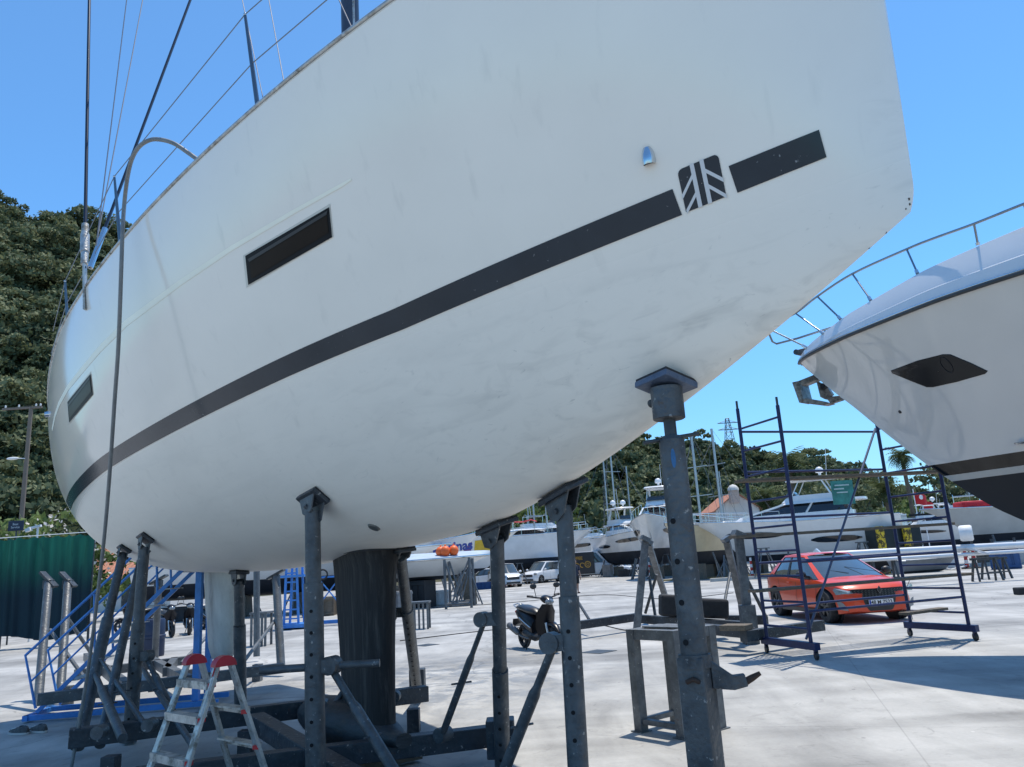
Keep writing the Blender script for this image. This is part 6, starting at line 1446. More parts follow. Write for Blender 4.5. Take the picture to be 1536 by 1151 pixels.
# oleander bushes with pale flowers
def bush(px, py, Y, R, h, lb, seed, flower=False, mat=shrubm, grp='bushes behind the yard'):
    rg = np.random.default_rng(seed); b = D(px, py, Y); b.z = 0; t = thing('bush', lb, 'bush', b, grp); P, T = crown(18, 60, R, h, .2, rg, .8); leafmesh('foliage', P, T, mat, t)
    if flower:
        P, T = crown(16, 22, R * 1.04, h * 1.05, .12, rg, .8); leafmesh('flowers', P, T, leafmat('flower_white', (.4, .36, .3), (.6, .55, .5), (.75, .7, .68)), t)
    return t
bush(752, 800, 90, 4.2, 7.2, 'white flowering bush left of the red awning', 41, True); bush(715, 800, 92, 4, 6, 'leafy bush behind the lettered boat', 42)
bush(95, 790, 40, 3.0, 6.6, 'pale leafed bush rising above the green screen', 43, True); bush(25, 790, 42, 2.6, 5.7, 'leafy bush above the left end of the green screen', 44); bush(150, 800, 44, 2.6, 5.2, 'leafy bush between the green screen and the tiled roof', 45)
bush(60, 795, 52, 3.4, 6.8, 'leafy bush behind the dark blue sign board', 46)
# palms
def palm(px, pytop, Y, R, lb, seed, skirt=True):
    rg = random.Random(seed); top = D(px, pytop, Y); t = thing('palm_tree', lb, 'palm tree', (top.x, top.y, 0), 'palm trees'); h = top.z
    mb = MB(); mb.tube([V((0, 0, 0)), V((.15, 0, h * .5)), V((0, 0, h))], [.3, .22, .2], 9); tr = mb.build('trunk', M('palm_trunk', (.12, .095, .07), .95, 0, .4, 3, .6, 8), None, smooth=60); tr.parent = t
    P, T = [], []
    for k in range(46):
        a = rg.uniform(0, 6.283); el = rg.uniform(-.9, 1.25); L_ = R * rg.uniform(.8, 1.1); d = V((cos(a), sin(a), 0)); pv = V((0, 0, h))
        for j in range(9):
            f = j / 8; e = el - f * 1.25; nx = pv + (d * cos(e) + V((0, 0, sin(e)))) * (L_ / 9)
            sd = d.cross(V((0, 0, 1))); 
            for s_ in (-1, 1):
                wl_ = R * .34 * (1 - abs(f - .45) * 1.2) if f < .95 else .1
                q0, q1 = pv, pv.lerp(nx, .55); tipq = pv.lerp(nx, 1.2) + sd * s_ * wl_ - V((0, 0, wl_ * .35)); P.append([list(q0), list(q1), list(tipq), list(tipq + V((0, 0, -.03)))]); T.append(.35 + .35 * max(-.8, sin(el)) + rg.uniform(-.12, .15))
            pv = nx
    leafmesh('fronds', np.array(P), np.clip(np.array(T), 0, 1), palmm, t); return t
palm(1327, 737, 78, 2.6, 'broad fan palm right of the long flybridge yacht', 1); palm(1352, 683, 84, 2.0, 'tallest slim palm rising above the broad fan palm', 2); palm(1455, 757, 86, 2.4, 'palm in front of the dark trees at the far right', 3); palm(1183, 695, 96, 3.4, 'leaning palm top behind the left scaffold frame', 4); palm(1150, 742, 90, 2.6, 'low palm between the red roofed house and the long yacht', 5)
# pylon
py_ = thing('power_pylon', 'distant steel lattice power pylon on the ridge', 'pylon', D(1100, 700, 260)); b0 = D(1101, 712, 260); hp_ = D(1090, 628, 260).z - b0.z; mb = MB()
cs4 = [(-1, -1), (1, -1), (1, 1), (-1, 1)]
for k in range(8):
    f, g_2 = k / 8, (k + 1) / 8; w0, w1 = lerp(2.6, .5, f), lerp(2.6, .5, g_2); z0, z1 = b0.z + hp_ * f, b0.z + hp_ * g_2
    for i in range(4):
        a, b = cs4[i], cs4[(i + 1) % 4]; p_a = V((b0.x + a[0] * w0, b0.y + a[1] * w0, z0)); p_b = V((b0.x + a[0] * w1, b0.y + a[1] * w1, z1)); p_c = V((b0.x + b[0] * w1, b0.y + b[1] * w1, z1)); mb.tube([p_a, p_b], .10, 4); mb.tube([p_a, p_c], .07, 4); mb.tube([p_b, p_c], .07, 4)
mb.build('lattice', M('pylon_grey', (.2, .21, .23), .6, .3, .1, 3), py_)
for f in (.8, .92): mb = MB(); z = b0.z + hp_ * f; mb.beam((b0.x - 3.4, b0.y, z), (b0.x + 3.4, b0.y, z), .25).tube([(b0.x - 3.4, b0.y, z), (b0.x, b0.y, z + 1)], .08, 4).tube([(b0.x + 3.4, b0.y, z), (b0.x, b0.y, z + 1)], .08, 4); mb.build('cross_arm', M('pylon_grey'), py_)
for k, (px, h) in enumerate(((1163, 26), (1235, 22))):
    b = D(px, 725, 240); o = MB().tube([b, V((b.x, b.y, D(px, 722 - h * 1.6, 240).z))], .10, 5).build('radio_mast', M('pylon_grey'), smooth=60); tag(o, ('thin radio mast on the ridge nearer the pylon', 'thin radio mast on the ridge, the one right of the other')[k], 'mast')
# ------------------------------------------------------------------ buildings
tile = M('terracotta_tiles', (.42, .17, .10), .8, 0, .25, 3, .8, 6, dirt=(.5, .3, .2), ds=9, dlo=.5, dhi=.65, damt=.5)
wallw = M('white_render', (.62, .6, .57), .85, 0, .08, 1, dirt=(.45, .42, .38), ds=.7, dlo=.5, dhi=.75, damt=.4)
def house(name, label, x0, x1, Y, dep, ze, zr, wm, gable_x=False):
    t = thing(name, label, 'house', ((x0 + x1) / 2, Y + dep / 2, 0)); xm = (x0 + x1) / 2; ym = Y + dep / 2
    MB().box((xm, ym, ze / 2), (x1 - x0, dep, ze)).build('wall', wm, t)
    if gable_x:
        mb = MB(); mb.add([(x0, Y, ze), (x1, Y, ze), (xm, Y, zr), (x0, Y + dep, ze), (x1, Y + dep, ze), (xm, Y + dep, zr)], [(0, 1, 2), (5, 4, 3)]); mb.build('gable', wm, t)
        for sx in (-1, 1): MB().beam((xm, ym, zr + .1), (xm + sx * (x1 - x0) * .56, ym, ze - .15), dep + .6, .12, up=(0, 0, 1)).build('roof', tile, t)
    else:
        for sy in (-1, 1):
            rf = MB(); n = 40; rws_ = []
            for i in range(n * 2 + 1):
                x = lerp(x0 - .4, x1 + .4, i / (n * 2)); dz = .05 * (i % 2); rws_.append([V((x, ym + sy * (dep / 2 + .5), ze - .1 + dz)), V((x, ym + sy * .02, zr + dz))])
            rf.rows(rws_); rf.build('roof', tile, t)
    return t
hA = house('tiled_roof_house', 'low building with orange tiled roof between the green screen and the props', -37, -26.8, 60, 8, 2.3, 5.0, wallw)
MB().box((-33, 59.96, 1.3), (1.0, .06, 1.2)).build('window', darkglass(), hA); MB().box((-30, 59.96, 1.1), (1.0, .06, 2.1)).build('door', darksteel(), hA)
MB().box((-31.9, 59.6, 2.25), (10.5, .5, .14)).build('eave', blackp(), hA)
x0, x1 = D(1072, 750, 100).x, D(1108, 750, 100).x; z_e = D(1090, 765, 100).z; z_r = D(1090, 741, 100).z
hB = house('red_roof_house', 'white gabled house with red roof and domed chimney among the trees', x0, x1 + 2.5, 100, 9, z_e, z_r, wallw, True)
chx = D(1101, 745, 99).x; zc0, zc1 = D(1101, 755, 99).z, D(1101, 736, 99).z
MB().box((chx, 99, (zc0 + zc1) / 2), (1.1, 1.0, zc1 - zc0)).build('chimney', M('striped_chimney', (.5, .38, .32), .8, 0, .2, 6), hB); MB().lathe([(.7, zc1), (.68, zc1 + .3), (.4, zc1 + .65), (0, zc1 + .8)], (chx, 99, 0), (0, 0, 1), 14).build('chimney_dome', wallw, hB, smooth=60)
# ------------------------------------------------------------------ green shade screen, sign, pole
gs = thing('green_screen', 'green shade cloth screen hung on a wire along the left edge', 'shade screen', (-19, 26, 0)); gsm = M('green_shade_cloth', (.012, .115, .08), .75, 0, .3, 1.2, .2, 9, dirt=(.05, .26, .19), ds=1.6, dlo=.55, dhi=.75, damt=.5, stretch=(3, 1, .3))
n_ = gsm.node_tree.nodes; l_ = gsm.node_tree.links
trn = n_.new('ShaderNodeBsdfTranslucent'); mxs = n_.new('ShaderNodeMixShader'); mxs.inputs[0].default_value = .5; l_.new(n_['Principled BSDF'].outputs[0], mxs.inputs[1]); l_.new(trn.outputs[0], mxs.inputs[2]); l_.new(mxs.outputs[0], n_['Material Output'].inputs[0]); b_ = n_['Principled BSDF']; s_0 = b_.inputs['Base Color'].links[0].from_socket; gg = n_.new('ShaderNodeNewGeometry'); sx = n_.new('ShaderNodeSeparateXYZ'); l_.new(gg.outputs['Position'], sx.inputs[0])
mr = n_.new('ShaderNodeMapRange'); mr.interpolation_type = 'SMOOTHSTEP'; l_.new(sx.outputs[2], mr.inputs[0]); mr.inputs[1].default_value = 1.5; mr.inputs[2].default_value = 3.3; mx = n_.new('ShaderNodeMix'); mx.data_type = 'RGBA'; mx.inputs[6].default_value = (.006, .022, .035, 1); l_.new(mr.outputs[0], mx.inputs[0]); l_.new(s_0, mx.inputs[7]); l_.new(mx.outputs[2], b_.inputs['Base Color']); l_.new(mx.outputs[2], trn.inputs[0])  # cloth colour darkens downward; the glow of sun through its top is painted in
xr = D(134, 880, 26).x; zt = D(90, 803, 26).z; mb = MB(); rws_ = []; NX = 240
for i in range(NX + 1):
    x = lerp(xr - 12, xr, i / NX); sag = .07 * abs(sin(i * pi / 8)); r = []
    for j in range(13):
        f = j / 12; r.append(V((x, 26 + .10 * sin(i * .23 + 2.3 * sin(i * .061)) * (.35 + .65 * f) + .05 * sin(i * .71 + 1.7 * sin(i * .13) + f) + .025 * sin(i * 1.3 + 3 * f), lerp(.30 + .10 * sin(i * .11), zt - sag, f))))
    rws_.append(r)
mb.rows(rws_).build('cloth', gsm, gs, smooth=180)
MB().tube([(xr - 12, 26, zt + .03), (xr - 6, 26, zt + .0), (xr + .1, 26, zt + .05)], .015, 6).build('wire', whitep(), gs)
for k in range(5): MB().tube([(xr - .08 - 2.9 * k, 26.25, 0), (xr - .08 - 2.9 * k, 26.25, zt + .05)], .04, 8).build('post', darksteel(), gs, smooth=60)
sg = thing('sign_board', 'small dark blue sign board above the green screen', 'sign', (D(24, 790, 28).x, 28, 0)); c = D(24, 789, 28)
bo = MB().box(c, (.55 * 1.0, .05, .36)).build('board', M('sign_navy', (.012, .02, .05), .5, 0, .1, 4), sg, bevel=.01)
txt('sign_text', 'Boat\nService', .11, M('sign_white', (.7, .7, .7), .5), basis((c.x, 27.965, c.z), (1, 0, 0), (0, 0, 1), (0, -1, 0)), bo, .002)
MB().tube([(c.x, 28.05, 0), (c.x, 28.05, c.z + .18)], .03, 8).build('post', darksteel(), sg)
cp = D(57, 789, 29); lf = thing('lamp_fitting', 'small white twin floodlight on a post above the green screen', 'lamp', (cp.x, 29, 0)); MB().tube([(cp.x, 29, 0), (cp.x, 29, cp.z)], .035, 8).build('post', whitep(), lf); MB().beam((cp.x - .35, 29, cp.z - .08), (cp.x + .12, 29, cp.z), .1, .08).build('arm', whitep(), lf); MB().beam((cp.x - .4, 28.95, cp.z - .16), (cp.x - .22, 28.95, cp.z - .1), .16, .12).build('lamp_head', whitep(), lf)
pb = D(31, 790, 50); pt = D(31, 612, 50); up_ = thing('utility_pole', 'brown utility pole with crossarm and street lamp in front of the hill', 'utility pole', (pb.x, 50, 0)); wood = M('pole_wood', (.19, .15, .12), .9, 0, .2, 3, .3, 20, stretch=(6, 6, .5))
MB().tube([(pb.x, 50, 0), (pb.x + .02, 50, pt.z)], [.17, .12], 12).build('pole', wood, up_, smooth=60)
z1 = D(25, 613, 50).z; MB().beam((pb.x - 1.9, 50, z1), (pb.x + .75, 50, z1), .12, .14).build('crossarm', wood, up_)
for dx in (-1.7, -.8, .35, .65): MB().lathe([(.05, 0), (.05, .06), (.07, .08), (.045, .14), (.06, .17), (0, .2)], (pb.x + dx, 50, z1 + .06), (0, 0, 1), 10).build('insulator', whitep(), up_, smooth=60)
zl = D(10, 689, 50).z; MB().tube([(pb.x, 49.9, zl - .05), (pb.x - .5, 49.9, zl)], .03, 8).build('lamp_arm', whitep(), up_); MB().ball((pb.x - .85, 49.9, zl), (.42, .13, .1), 14, 8).build('lamp_head', whitep(), up_, smooth=60)
for dx in (-1.7, .65): tag(MB().tube([(pb.x + dx, 50, z1 + .25), (pb.x + dx - 14, 54, z1 - .4), (pb.x + dx - 28, 58, z1 + .4)], .012, 5).build('power_line', blackp()), 'thin power line leaving the ' + ('left end' if dx < 0 else 'right end') + ' of the utility pole crossarm', 'wire')
# ------------------------------------------------------------------ small yard things
wrm = M('barrier_red', (.5, .03, .025), .45, 0, .1, 5); bwh = M('barrier_white', (.75, .72, .7), .45, 0, .05, 5)
def tpost(px, py, Y, lb, h=1.2, i=0):
    b = D(px, py, Y); t = thing('traffic_post', lb, 'traffic post', (b.x, Y, 0), 'red and white traffic posts')
    MB().lathe([(.30, 0), (.30, .05), (.12, .08), (0, .08)], (b.x, Y, 0), (0, 0, 1), 8).build('base', rubber(), t)
    for k in range(6): MB().cyl((b.x, Y, .08 + k * h / 6), (b.x, Y, .08 + (k + 1) * h / 6 - .002), .10 - .006 * k, .094 - .006 * k, 12).build('band', wrm if k % 2 == 0 else bwh, t, smooth=40)
for i, a in enumerate(((766, 878, 62, 'red and white traffic post nearest the white people carrier'), (771.5, 876, 63.5, 'red and white traffic post behind the one nearest the people carrier'), (758, 879, 60, 'lower red traffic post beside the steel prop left of the people carrier', .8), (975, 858, 60, 'red and white traffic post behind the empty cradle, alone'),
        (1112, 866, 48, 'leftmost of the three red and white posts beside the left scaffold frame'), (1120, 866, 49, 'middle of the three red and white posts beside the left scaffold frame'), (1129, 866, 48, 'rightmost of the three red and white posts beside the left scaffold frame'), (1454, 867, 43, 'upright red post at the far right beside the black trestles'), (1467, 868, 43, 'leaning red and white post at the far right beside the black trestles'))):
    tpost(a[0], a[1], a[2], a[3], a[4] if len(a) > 4 else 1.15, i)
# low quay kerb and wall at the far side
kb = MB().beam((11, 47, .09), (80, 40, .09), .6, .18).build('quay_kerb', M('kerb_concrete', (.45, .44, .41), .85, 0, .15, 1.5, .3, 10)); struct(kb)
mk_ = MB().beam((9, 53, .05), (20, 51.6, .05), .35, .1).build('kerb_timber', M('timber_yellow', (.32, .24, .1), .8, 0, .2, 3)); tag(mk_, 'long low yellowish timber lying on the ground beyond the empty cradle', 'timber')
# long mast lying on trestles
ma, mb2 = D(1212, 834, 30), D(1560, 816, 30); lm_ = thing('lying_mast', 'long silver yacht mast lying on trestles across the right background', 'mast', ((ma.x + mb2.x) / 2, 30, 0))
MB().tube([ma, ma.lerp(mb2, .5), mb2], .125, 14).build('mast', M('lying_mast_silver', (.62, .64, .66), .35, .4, .08, 2), lm_, smooth=60)
MB().tube([ma + V((0, -.25, -.28)), mb2 + V((0, -.25, -.22))], .07, 10).build('boom', M('lying_mast_silver'), lm_, smooth=60)
MB().beam(D(1450, 822, 29.8), D(1485, 831, 29.4), .25, .05).beam(D(1222, 826, 29.8), D(1238, 840, 29.6), .2, .2).build('spreader', M('lying_mast_silver'), lm_)
rl_ = MB().lathe([(.0, -.22), (.26, -.22), (.30, -.16), (.30, .16), (.26, .22), (0, .22)], D(1449, 800, 29.9), (1, -.6, 0), 22).build('sail_drum', whitep(), smooth=40)
tag(rl_, 'white round drum standing on the lying mast', 'drum')
def trestle(px, py, Y, lb, h=1.0, w_=.9, m=None):
    b = D(px, py, Y); t = MB()
    for sx in (-1, 1):
        for sy in (-1, 1): t.beam((b.x + sx * w_ / 2, Y + sy * .25, 0), (b.x + sx * w_ / 2 * .85, Y + sy * .05, h), .07)
    t.beam((b.x - w_ * .6, Y, h), (b.x + w_ * .6, Y, h), .09); t.beam((b.x - w_ / 2, Y - .2, h * .35), (b.x + w_ / 2, Y - .2, h * .35), .05)
    o = t.build('trestle', m or darksteel(), bevel=.005); tag(o, lb, 'trestle', 'trestles at the right'); return o
for a in ((1240, 850, 30, 'dark trestle under the left end of the lying mast'), (1325, 850, 30, 'dark trestle under the middle of the lying mast'), (1478, 850, 30.5, 'dark trestle left of the two black ones under the right end of the mast'), (1492, 850, 31.5, 'rightmost dark trestle under the right end of the mast')): trestle(*a, h=D(a[0], 836, a[2]).z - .05)
# dinghies and stored gear under the mast
def gear_boat(px, py, Y, L, rz, lb, mt, i):
    t = thing('dinghy', lb, 'dinghy', (0, 0, 0), 'dinghies under the mast'); rs_ = boat_hull(t, L, 1.5, .15, .75, mt, blackbot, .2, .2, stripe_m=M('rib_grey', (.16, .17, .18), .6, 0, .1, 3)); b = D(px, py, Y); t.location = (b.x, Y, 0); t.rotation_euler = (0, 0, rz); return t
gear_boat(1395, 850, 38, 3.6, .25, 'grey dinghy lying on the ground under the mast, left of the timber post', M('rib_grey', (.16, .17, .18), .6, 0, .1, 3), 0)
gear_boat(1345, 842, 42, 4.2, 3.0, 'black dinghy lying behind the red car bonnet', blackbot, 1)
sh = D(1340, 806, 44); dkb = MB().rbox((sh.x, 44, sh.z), (2.6, 1.2, 1.1), .1).build('dark_container', M('dark_green_tarpaulin', (.012, .02, .022), .6, 0, .3, 2), bevel=.05); tag(dkb, 'dark tarpaulin covered box between two yellow posts, right of the long yacht', 'covered box')

for k, px in enumerate((1321, 1361)):
    p = D(px, 805, 43.2); o = MB().cyl((p.x, 43.2, 0), (p.x, 43.2, p.z + .55), .22, n=12).build('yellow_post', M('yellow_paint', (.6, .42, .02), .5, 0, .2, 5, dirt=(.02, .02, .02), ds=4, dlo=.5, dhi=.52, damt=.9), smooth=50); tag(o, ('yellow and black padded post left of the dark covered box', 'yellow and black padded post right of the dark covered box')[k], 'post')
# flags
for k, (px, py, Y, c_) in enumerate(((1383, 748, 62, (.55, .02, .02)), (1395, 760, 64, (.5, .05, .05)))):
    p = D(px, py, Y); t = thing('flag', ('larger red flag with white mark between the scaffold posts', 'smaller red flag hanging just right of the larger one')[k], 'flag', (p.x, Y, 0)); MB().tube([(p.x - .6, Y, 0), (p.x - .6, Y, p.z + .8)], .04, 6).build('pole', whitep(), t)
    mb = MB(); mb.rows([[V((p.x - .6 + 1.0 * i / 8, Y + .15 * sin(i * .9), p.z + .6 - .9 * j / 5 - .05 * i)) for i in range(9)] for j in range(6)]); fl = mb.build('cloth', M('flag_red', (.55, .015, .02), .7, 0, .1, 4), t, smooth=180)
    if k == 0: MB().ball((p.x - .1, Y - .12, p.z + .1), (.18, .03, .18), 14, 8).build('white_mark', whitep(), fl, smooth=180)
# slatted pallets standing on edge
def pallet(px0, px1, py0, py1, Y, lb):
    a, b = D(px0, py1, Y), D(px1, py1, Y); z1 = D(px0, py0, Y).z; t = MB(); n = 5
    for k in range(n): x = lerp(a.x, b.x, k / (n - 1)); t.box((x, Y, z1 / 2), (.055, .05, z1)); (t.box((x, Y + .5, z1 / 2), (.055, .05, z1)) if k in (0, n - 1) else None)
    t.box(((a.x + b.x) / 2, Y + .25, z1 + .02), (b.x - a.x + .1, .6, .05)); o = t.build('slatted_stand', steelgrey()); tag(o, lb, 'slatted stand')
pallet(616, 642, 906, 941, 23.5, 'grey slatted steel stand right of the keel, on the open concrete'); pallet(377, 398, 922, 945, 21, 'grey slatted steel stand between the rudder and the steel prop')
# blue lifting platform and hose arch beyond the prop
bl_t = thing('blue_work_platform', 'bright blue ladder platform standing beyond the hull between two steel props', 'work platform', (D(437, 900, 27).x, 27, 0)); p = D(437, 900, 27)
for dx in (-.25, .25):
    for dy in (0, .7): MB().beam((p.x + dx, 27 + dy, .1), (p.x + dx * .7, 27 + dy, 2.1), .07).build('upright', bb, bl_t)
for k in range(6): MB().beam((p.x - .22, 27, .35 + .3 * k), (p.x + .22, 27, .35 + .3 * k), .05).build('rung', bb, bl_t)
MB().box((p.x, 27.35, 1.75), (.9, .9, .08)).build('deck', bb, bl_t); MB().box((p.x, 27.35, .12), (1.0, 1.1, .12)).build('base', bb, bl_t)
bl_t2 = thing('gantry_frame', 'blue braced steel frame on the ground between the steel prop and the keel', 'steel frame', (D(490, 900, 28).x, 28, 0)); a = D(478, 920, 28).x; b = D(510, 920, 28).x
for x in (a, b, b + 1): MB().beam((x, 28, 0), (x, 28, 1.75), .07).build('upright', bb, bl_t2)
MB().beam((a, 28, 1.65), (b + 1, 28, 1.65), .06).build('top_rail', bb, bl_t2); MB().beam((a, 28, .12), (b + 1, 28, .12), .12).build('base_rail', bb, bl_t2); MB().beam((a, 28, 1.6), (b, 28, .7), .04).build('brace', bb, bl_t2); MB().beam((b, 28, 1.6), (a, 28, .7), .04).build('brace', bb, bl_t2)
pr_ = D(484, 862, 27); o = MB().tube([pr_ + V((.16 * cos(x), 0, .16 * sin(x))) for x in [2 * pi * k / 20 for k in range(21)]], .03, 8).build('ring', rubber(), smooth=60); tag(o, 'black rubber ring hung on the blue braced frame', 'ring')
# grey A-frame stand with crossed tubes at the right end of the long hull
fx = thing('tube_frame', 'grey tubular frame with crossing braces under the covered tender', 'steel frame', (D(690, 870, 34).x, 34, 0)); z_t = D(690, 838, 34).z
xa, xb = D(668, 880, 34).x, D(706, 880, 34).x
for Yq in (34, 36):
    for x in (xa, xb): MB().tube([(x, Yq, 0), (x, Yq, z_t)], .06, 8).build('upright', gm, fx, smooth=40)
    MB().tube([(xa, Yq, .2), (xb, Yq, .2)], .06, 8).build('base_rail', gm, fx, smooth=40); MB().tube([(xa, Yq, z_t), ((xa + xb) / 2, Yq, .2)], .04, 8).build('brace', gm, fx, smooth=40); MB().tube([(xb, Yq, z_t), ((xa + xb) / 2 - .3, Yq, .2)], .04, 8).build('brace', gm, fx, smooth=40)
# people working among the boats, hull gear
def copy_person(px, py, Y, rz, lb):
    c = copy_tree(pe); c['label'] = lb; q = D(px, py, Y); c.location = (q.x, Y, 0); c.rotation_euler = (0, 0, rz); c['group'] = 'people beyond the props'; return c
copy_person(962, 858, 62, 2.0, 'person in dark clothes standing beside the left leg of the empty cradle')
copy_person(1040, 850, 58, 1.0, 'person in dark clothes under the white yacht bow')
pe['group'] = 'people beyond the props'
# manhole covers and ground plates
for i, (px, py, s_, lb) in enumerate(((898, 978, .35, 'flat rusty plate set in the concrete right of the scooter'), (640, 968, .3, 'small dark drain plate between keel prop and scooter'))):
    p = G(px, py); o = MB().lathe([(s_, 0), (s_, .006), (0, .008)], (p.x, p.y, .002), (0, 0, 1), 4).build('ground_plate', darksteel()); tag(o, lb, 'cover plate')
o = MB().box(V(G(1534, 892)) + V((0, 0, .1)), (.35, .3, .2)).build('black_block', rubber(), bevel=.03); tag(o, 'small black block on the concrete at the right edge', 'block')
# ------------------------------------------------------------------ more boats, masts and clutter of the far rows
def far_copy(src, px, Y, rz, lab_, sc_=1.0, name=None):
    c = copy_tree(src); c['label'] = lab_; c.location = (D(px, 820, Y).x, Y, 0); c.rotation_euler = (0, 0, rz); c.scale = (sc_, sc_, sc_)
    if name: c.name = name
    return c
far_copy(p3_, 795, 104, .5, 'far sailing yacht whose mast rises left of the red awning', .9)
far_copy(p3_, 950, 108, -.3, 'far sailing yacht behind the twin dome yacht', 1.0)
far_copy(p3_, 1010, 100, .9, 'far sailing yacht whose mast stands behind the bow jack', .95)
far_copy(p3_, 1092, 95, 2.6, 'far sailing yacht in front of the red roofed house', .8)
far_copy(p3_, 1335, 98, 2.2, 'far sailing yacht beside the broad fan palm', .75)
far_copy(p3_, 1495, 92, 2.9, 'far sailing yacht behind the grey hull at the right edge', .7)
far_copy(m3, 1440, 98, 2.3, 'far motor yacht with domes in front of the tallest dark round tree', .85)
far_copy(m4, 905, 96, -.4, 'far motor yacht with open frame, right of the one above the van', .85)
far_copy(m4, 745, 88, .9, 'far motor yacht between the printed boat and the catamaran', .8)
far_copy(m5, 1080, 84, 2.9, 'far motor yacht below the red roofed house', .8)
far_copy(m3, 700, 90, .3, 'far motor yacht behind the printed boat', .8)
far_copy(m4, 1395, 96, 2.9, 'far motor yacht behind the red flag', .75)
# vehicles between them
far_copy(mv, 1010, 92, 2.9, 'white car parked under the far yachts behind the bow jack', .95, 'white_car')
far_copy(mv, 1060, 88, -.4, 'white car parked right of the bow jack, under the white yacht bow', .95, 'white_car')
far_copy(pk, 728, 66, 2.4, 'white car between the tube frame and the red and white posts', 1, 'white_car')
greyp = paint('dark_grey_car_paint', (.06, .065, .07))
def repaint(root, old, new):
    for ch in list(root.children):
        ch.data = ch.data.copy() if ch.data and any(m == old for m in ch.data.materials) else ch.data
        if ch.data:
            for i, m in enumerate(ch.data.materials):
                if m == old: ch.data.materials[i] = new
g1 = far_copy(mv, 985, 84, .2, 'dark grey car under the far yachts, left of the bow jack', .9, 'grey_car'); repaint(g1, WHP, greyp)
g2 = far_copy(pk, 1215, 62, 2.8, 'dark grey car under the long flybridge yacht behind the scaffold', 1, 'grey_car'); repaint(g2, WHP, greyp); del g1['group']
# stacked gear: crates, drums, trolleys under the hulls
def crate(px, py, Y, w_, h, m, lb, rz=0):
    b = D(px, py, Y); mb = MB().box((0, 0, h / 2), (w_, w_ * .8, h))
    for k in range(4): mb.box((-w_ / 2 + w_ * (k + .5) / 4, -w_ * .42, h / 2), (w_ * .16, .03, h * .94))
    for z in (.12, .88): mb.box((0, -w_ * .45, h * z), (w_ * 1.02, .03, h * .1))
    o = mb.build('crate', m, bevel=.01); o.location = (b.x, Y, 0); o.rotation_euler = (0, 0, rz); tag(o, lb, 'crate', 'crates under the far boats')
cc = [M('crate_blue', (.03, .08, .2), .6, 0, .2, 3), plankm(), M('crate_grey', (.2, .2, .2), .6, 0, .2, 3), M('crate_dark', (.03, .03, .033), .6, 0, .2, 3), whitep()]
spots = [(560, 33, 'just right of the keel'), (575, 35, 'second from the keel'), (602, 34, 'behind the leaning port prop'), (628, 37, 'under the covered tender, its left end'), (655, 38, 'under the middle of the covered tender'), (725, 60, 'left of the red and white posts'), (742, 64, 'behind the lower red post'),
         (912, 74, 'right of the panel van bonnet'), (940, 72, 'under the twin dome yacht'), (990, 70, 'under the trawler yacht'), (1030, 62, 'under the cream yacht'), (1048, 60, 'under the white yacht bow'), (1085, 58, 'left of the black fender blocks'), (1100, 55, 'beside the three red and white posts'),
         (1170, 52, 'behind the roof of the red car, left part'), (1205, 52, 'behind the roof of the red car, middle'), (1240, 52, 'behind the roof of the red car, right part'), (1290, 50, 'right of the red car roof'), (1400, 46, 'beyond the grey dinghy'), (1425, 44, 'under the white drum'), (1512, 40, 'behind the black trestles'), (480, 35, 'behind the steel prop near the ring'), (345, 36, 'behind the rudder'), (270, 38, 'behind the blue stairs')]
rr = random.Random(5)
for i, (px, Y, w) in enumerate(spots): crate(px, 860, Y, rr.uniform(.7, 1.5), rr.uniform(.5, 1.3), cc[i % 5], ('blue', 'wooden', 'grey', 'black', 'white')[i % 5] + ' crate ' + w, rr.uniform(-.6, .6))
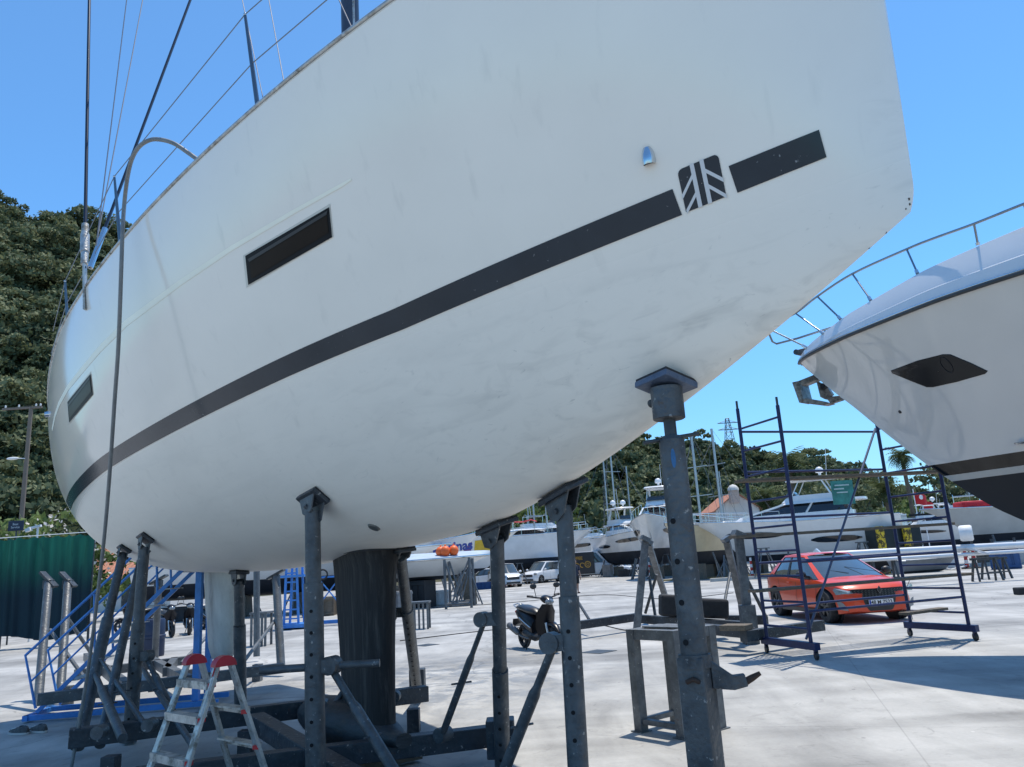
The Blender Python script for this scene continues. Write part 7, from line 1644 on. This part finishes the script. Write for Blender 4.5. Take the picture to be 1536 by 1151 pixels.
# free standing thin trestle stands scattered under the rows
for i, (px, Y, w) in enumerate(((655, 44, 'under the lettered boat'), (780, 66, 'behind the white people carrier'), (835, 74, 'behind the forward steel post'), (1000, 60, 'left of the bow jack, far off'), (1075, 56, 'between the empty cradle legs'), (1150, 46, 'behind the left scaffold frame'), (1262, 46, 'above the red car bonnet'), (1300, 44, 'right of the red car roof'))):
    b = D(px, 860, Y); t = MB()
    for sx in (-1, 1):
        for sy in (-1, 1): t.tube([(b.x + sx * .6, Y + sy * .5, 0), (b.x + sx * .15, Y + sy * .1, 1.7)], .04, 6)
        t.tube([(b.x + sx * .42, Y - .36, .6), (b.x + sx * .42, Y + .36, .6)], .03, 6)
    t.box((b.x, Y, 1.73), (.6, .4, .06)); tag(t.build('trestle_stand', steelgrey()), 'grey four legged trestle stand ' + w, 'trestle', 'trestle stands under the far boats')
# fence and sea wall posts at the far right
sw_ = thing('sea_wall_fence', 'low grey fence of white panels and dark posts at the far right edge', 'fence', (27, 42, 0))
fa_ = D(1495, 850, 41); 
for k in range(10):
    x = fa_.x + k * 1.1; MB().beam((x, 41 - k * .1, 0), (x, 41 - k * .1, 1.5), .1).build('post', darksteel(), sw_)
    if k < 9: MB().beam((x + .08, 41 - k * .1, .8), (x + 1.02, 40.9 - k * .1, .8), .05, 1.1, up=(0, 0, 1)).build('panel', M('fence_panel', (.36, .37, .37), .7, 0, .15, 2), sw_)
# rope barrier from the red posts
for a, b, lb in (((1395, 846, 42), (1454, 848, 43), 'rope running from the grey dinghy to the upright red post'), ((1338, 838, 40), (1390, 858, 40), 'white hose hanging down from the lying mast to the ground')):
    A, B_ = D(*a), D(*b); tag(MB().tube([A, A.lerp(B_, .5) - V((0, 0, .25)), B_], .03, 6).build('rope', whitep(), smooth=60), lb, 'rope')
# cable lying across the yard
cb = [G(*q) for q in ((560, 905), (640, 912), (760, 905), (900, 893), (1000, 899), (1100, 890))]
tag(MB().tube(smooth_pts([V((p.x, p.y, .012)) for p in cb], 8), .014, 6).build('cable', rubber(), smooth=60), 'thin black cable lying across the open concrete behind the scooter', 'cable')
cb = [G(*q) for q in ((600, 962), (700, 950), (760, 944), (880, 936), (960, 948), (1090, 936))]
tag(MB().tube(smooth_pts([V((p.x, p.y, .012)) for p in cb], 8), .012, 6).build('cable', rubber(), smooth=60), 'thin black cable lying on the concrete just in front of the empty cradle', 'cable')
# masthead rigging of boats hidden behind the hill row
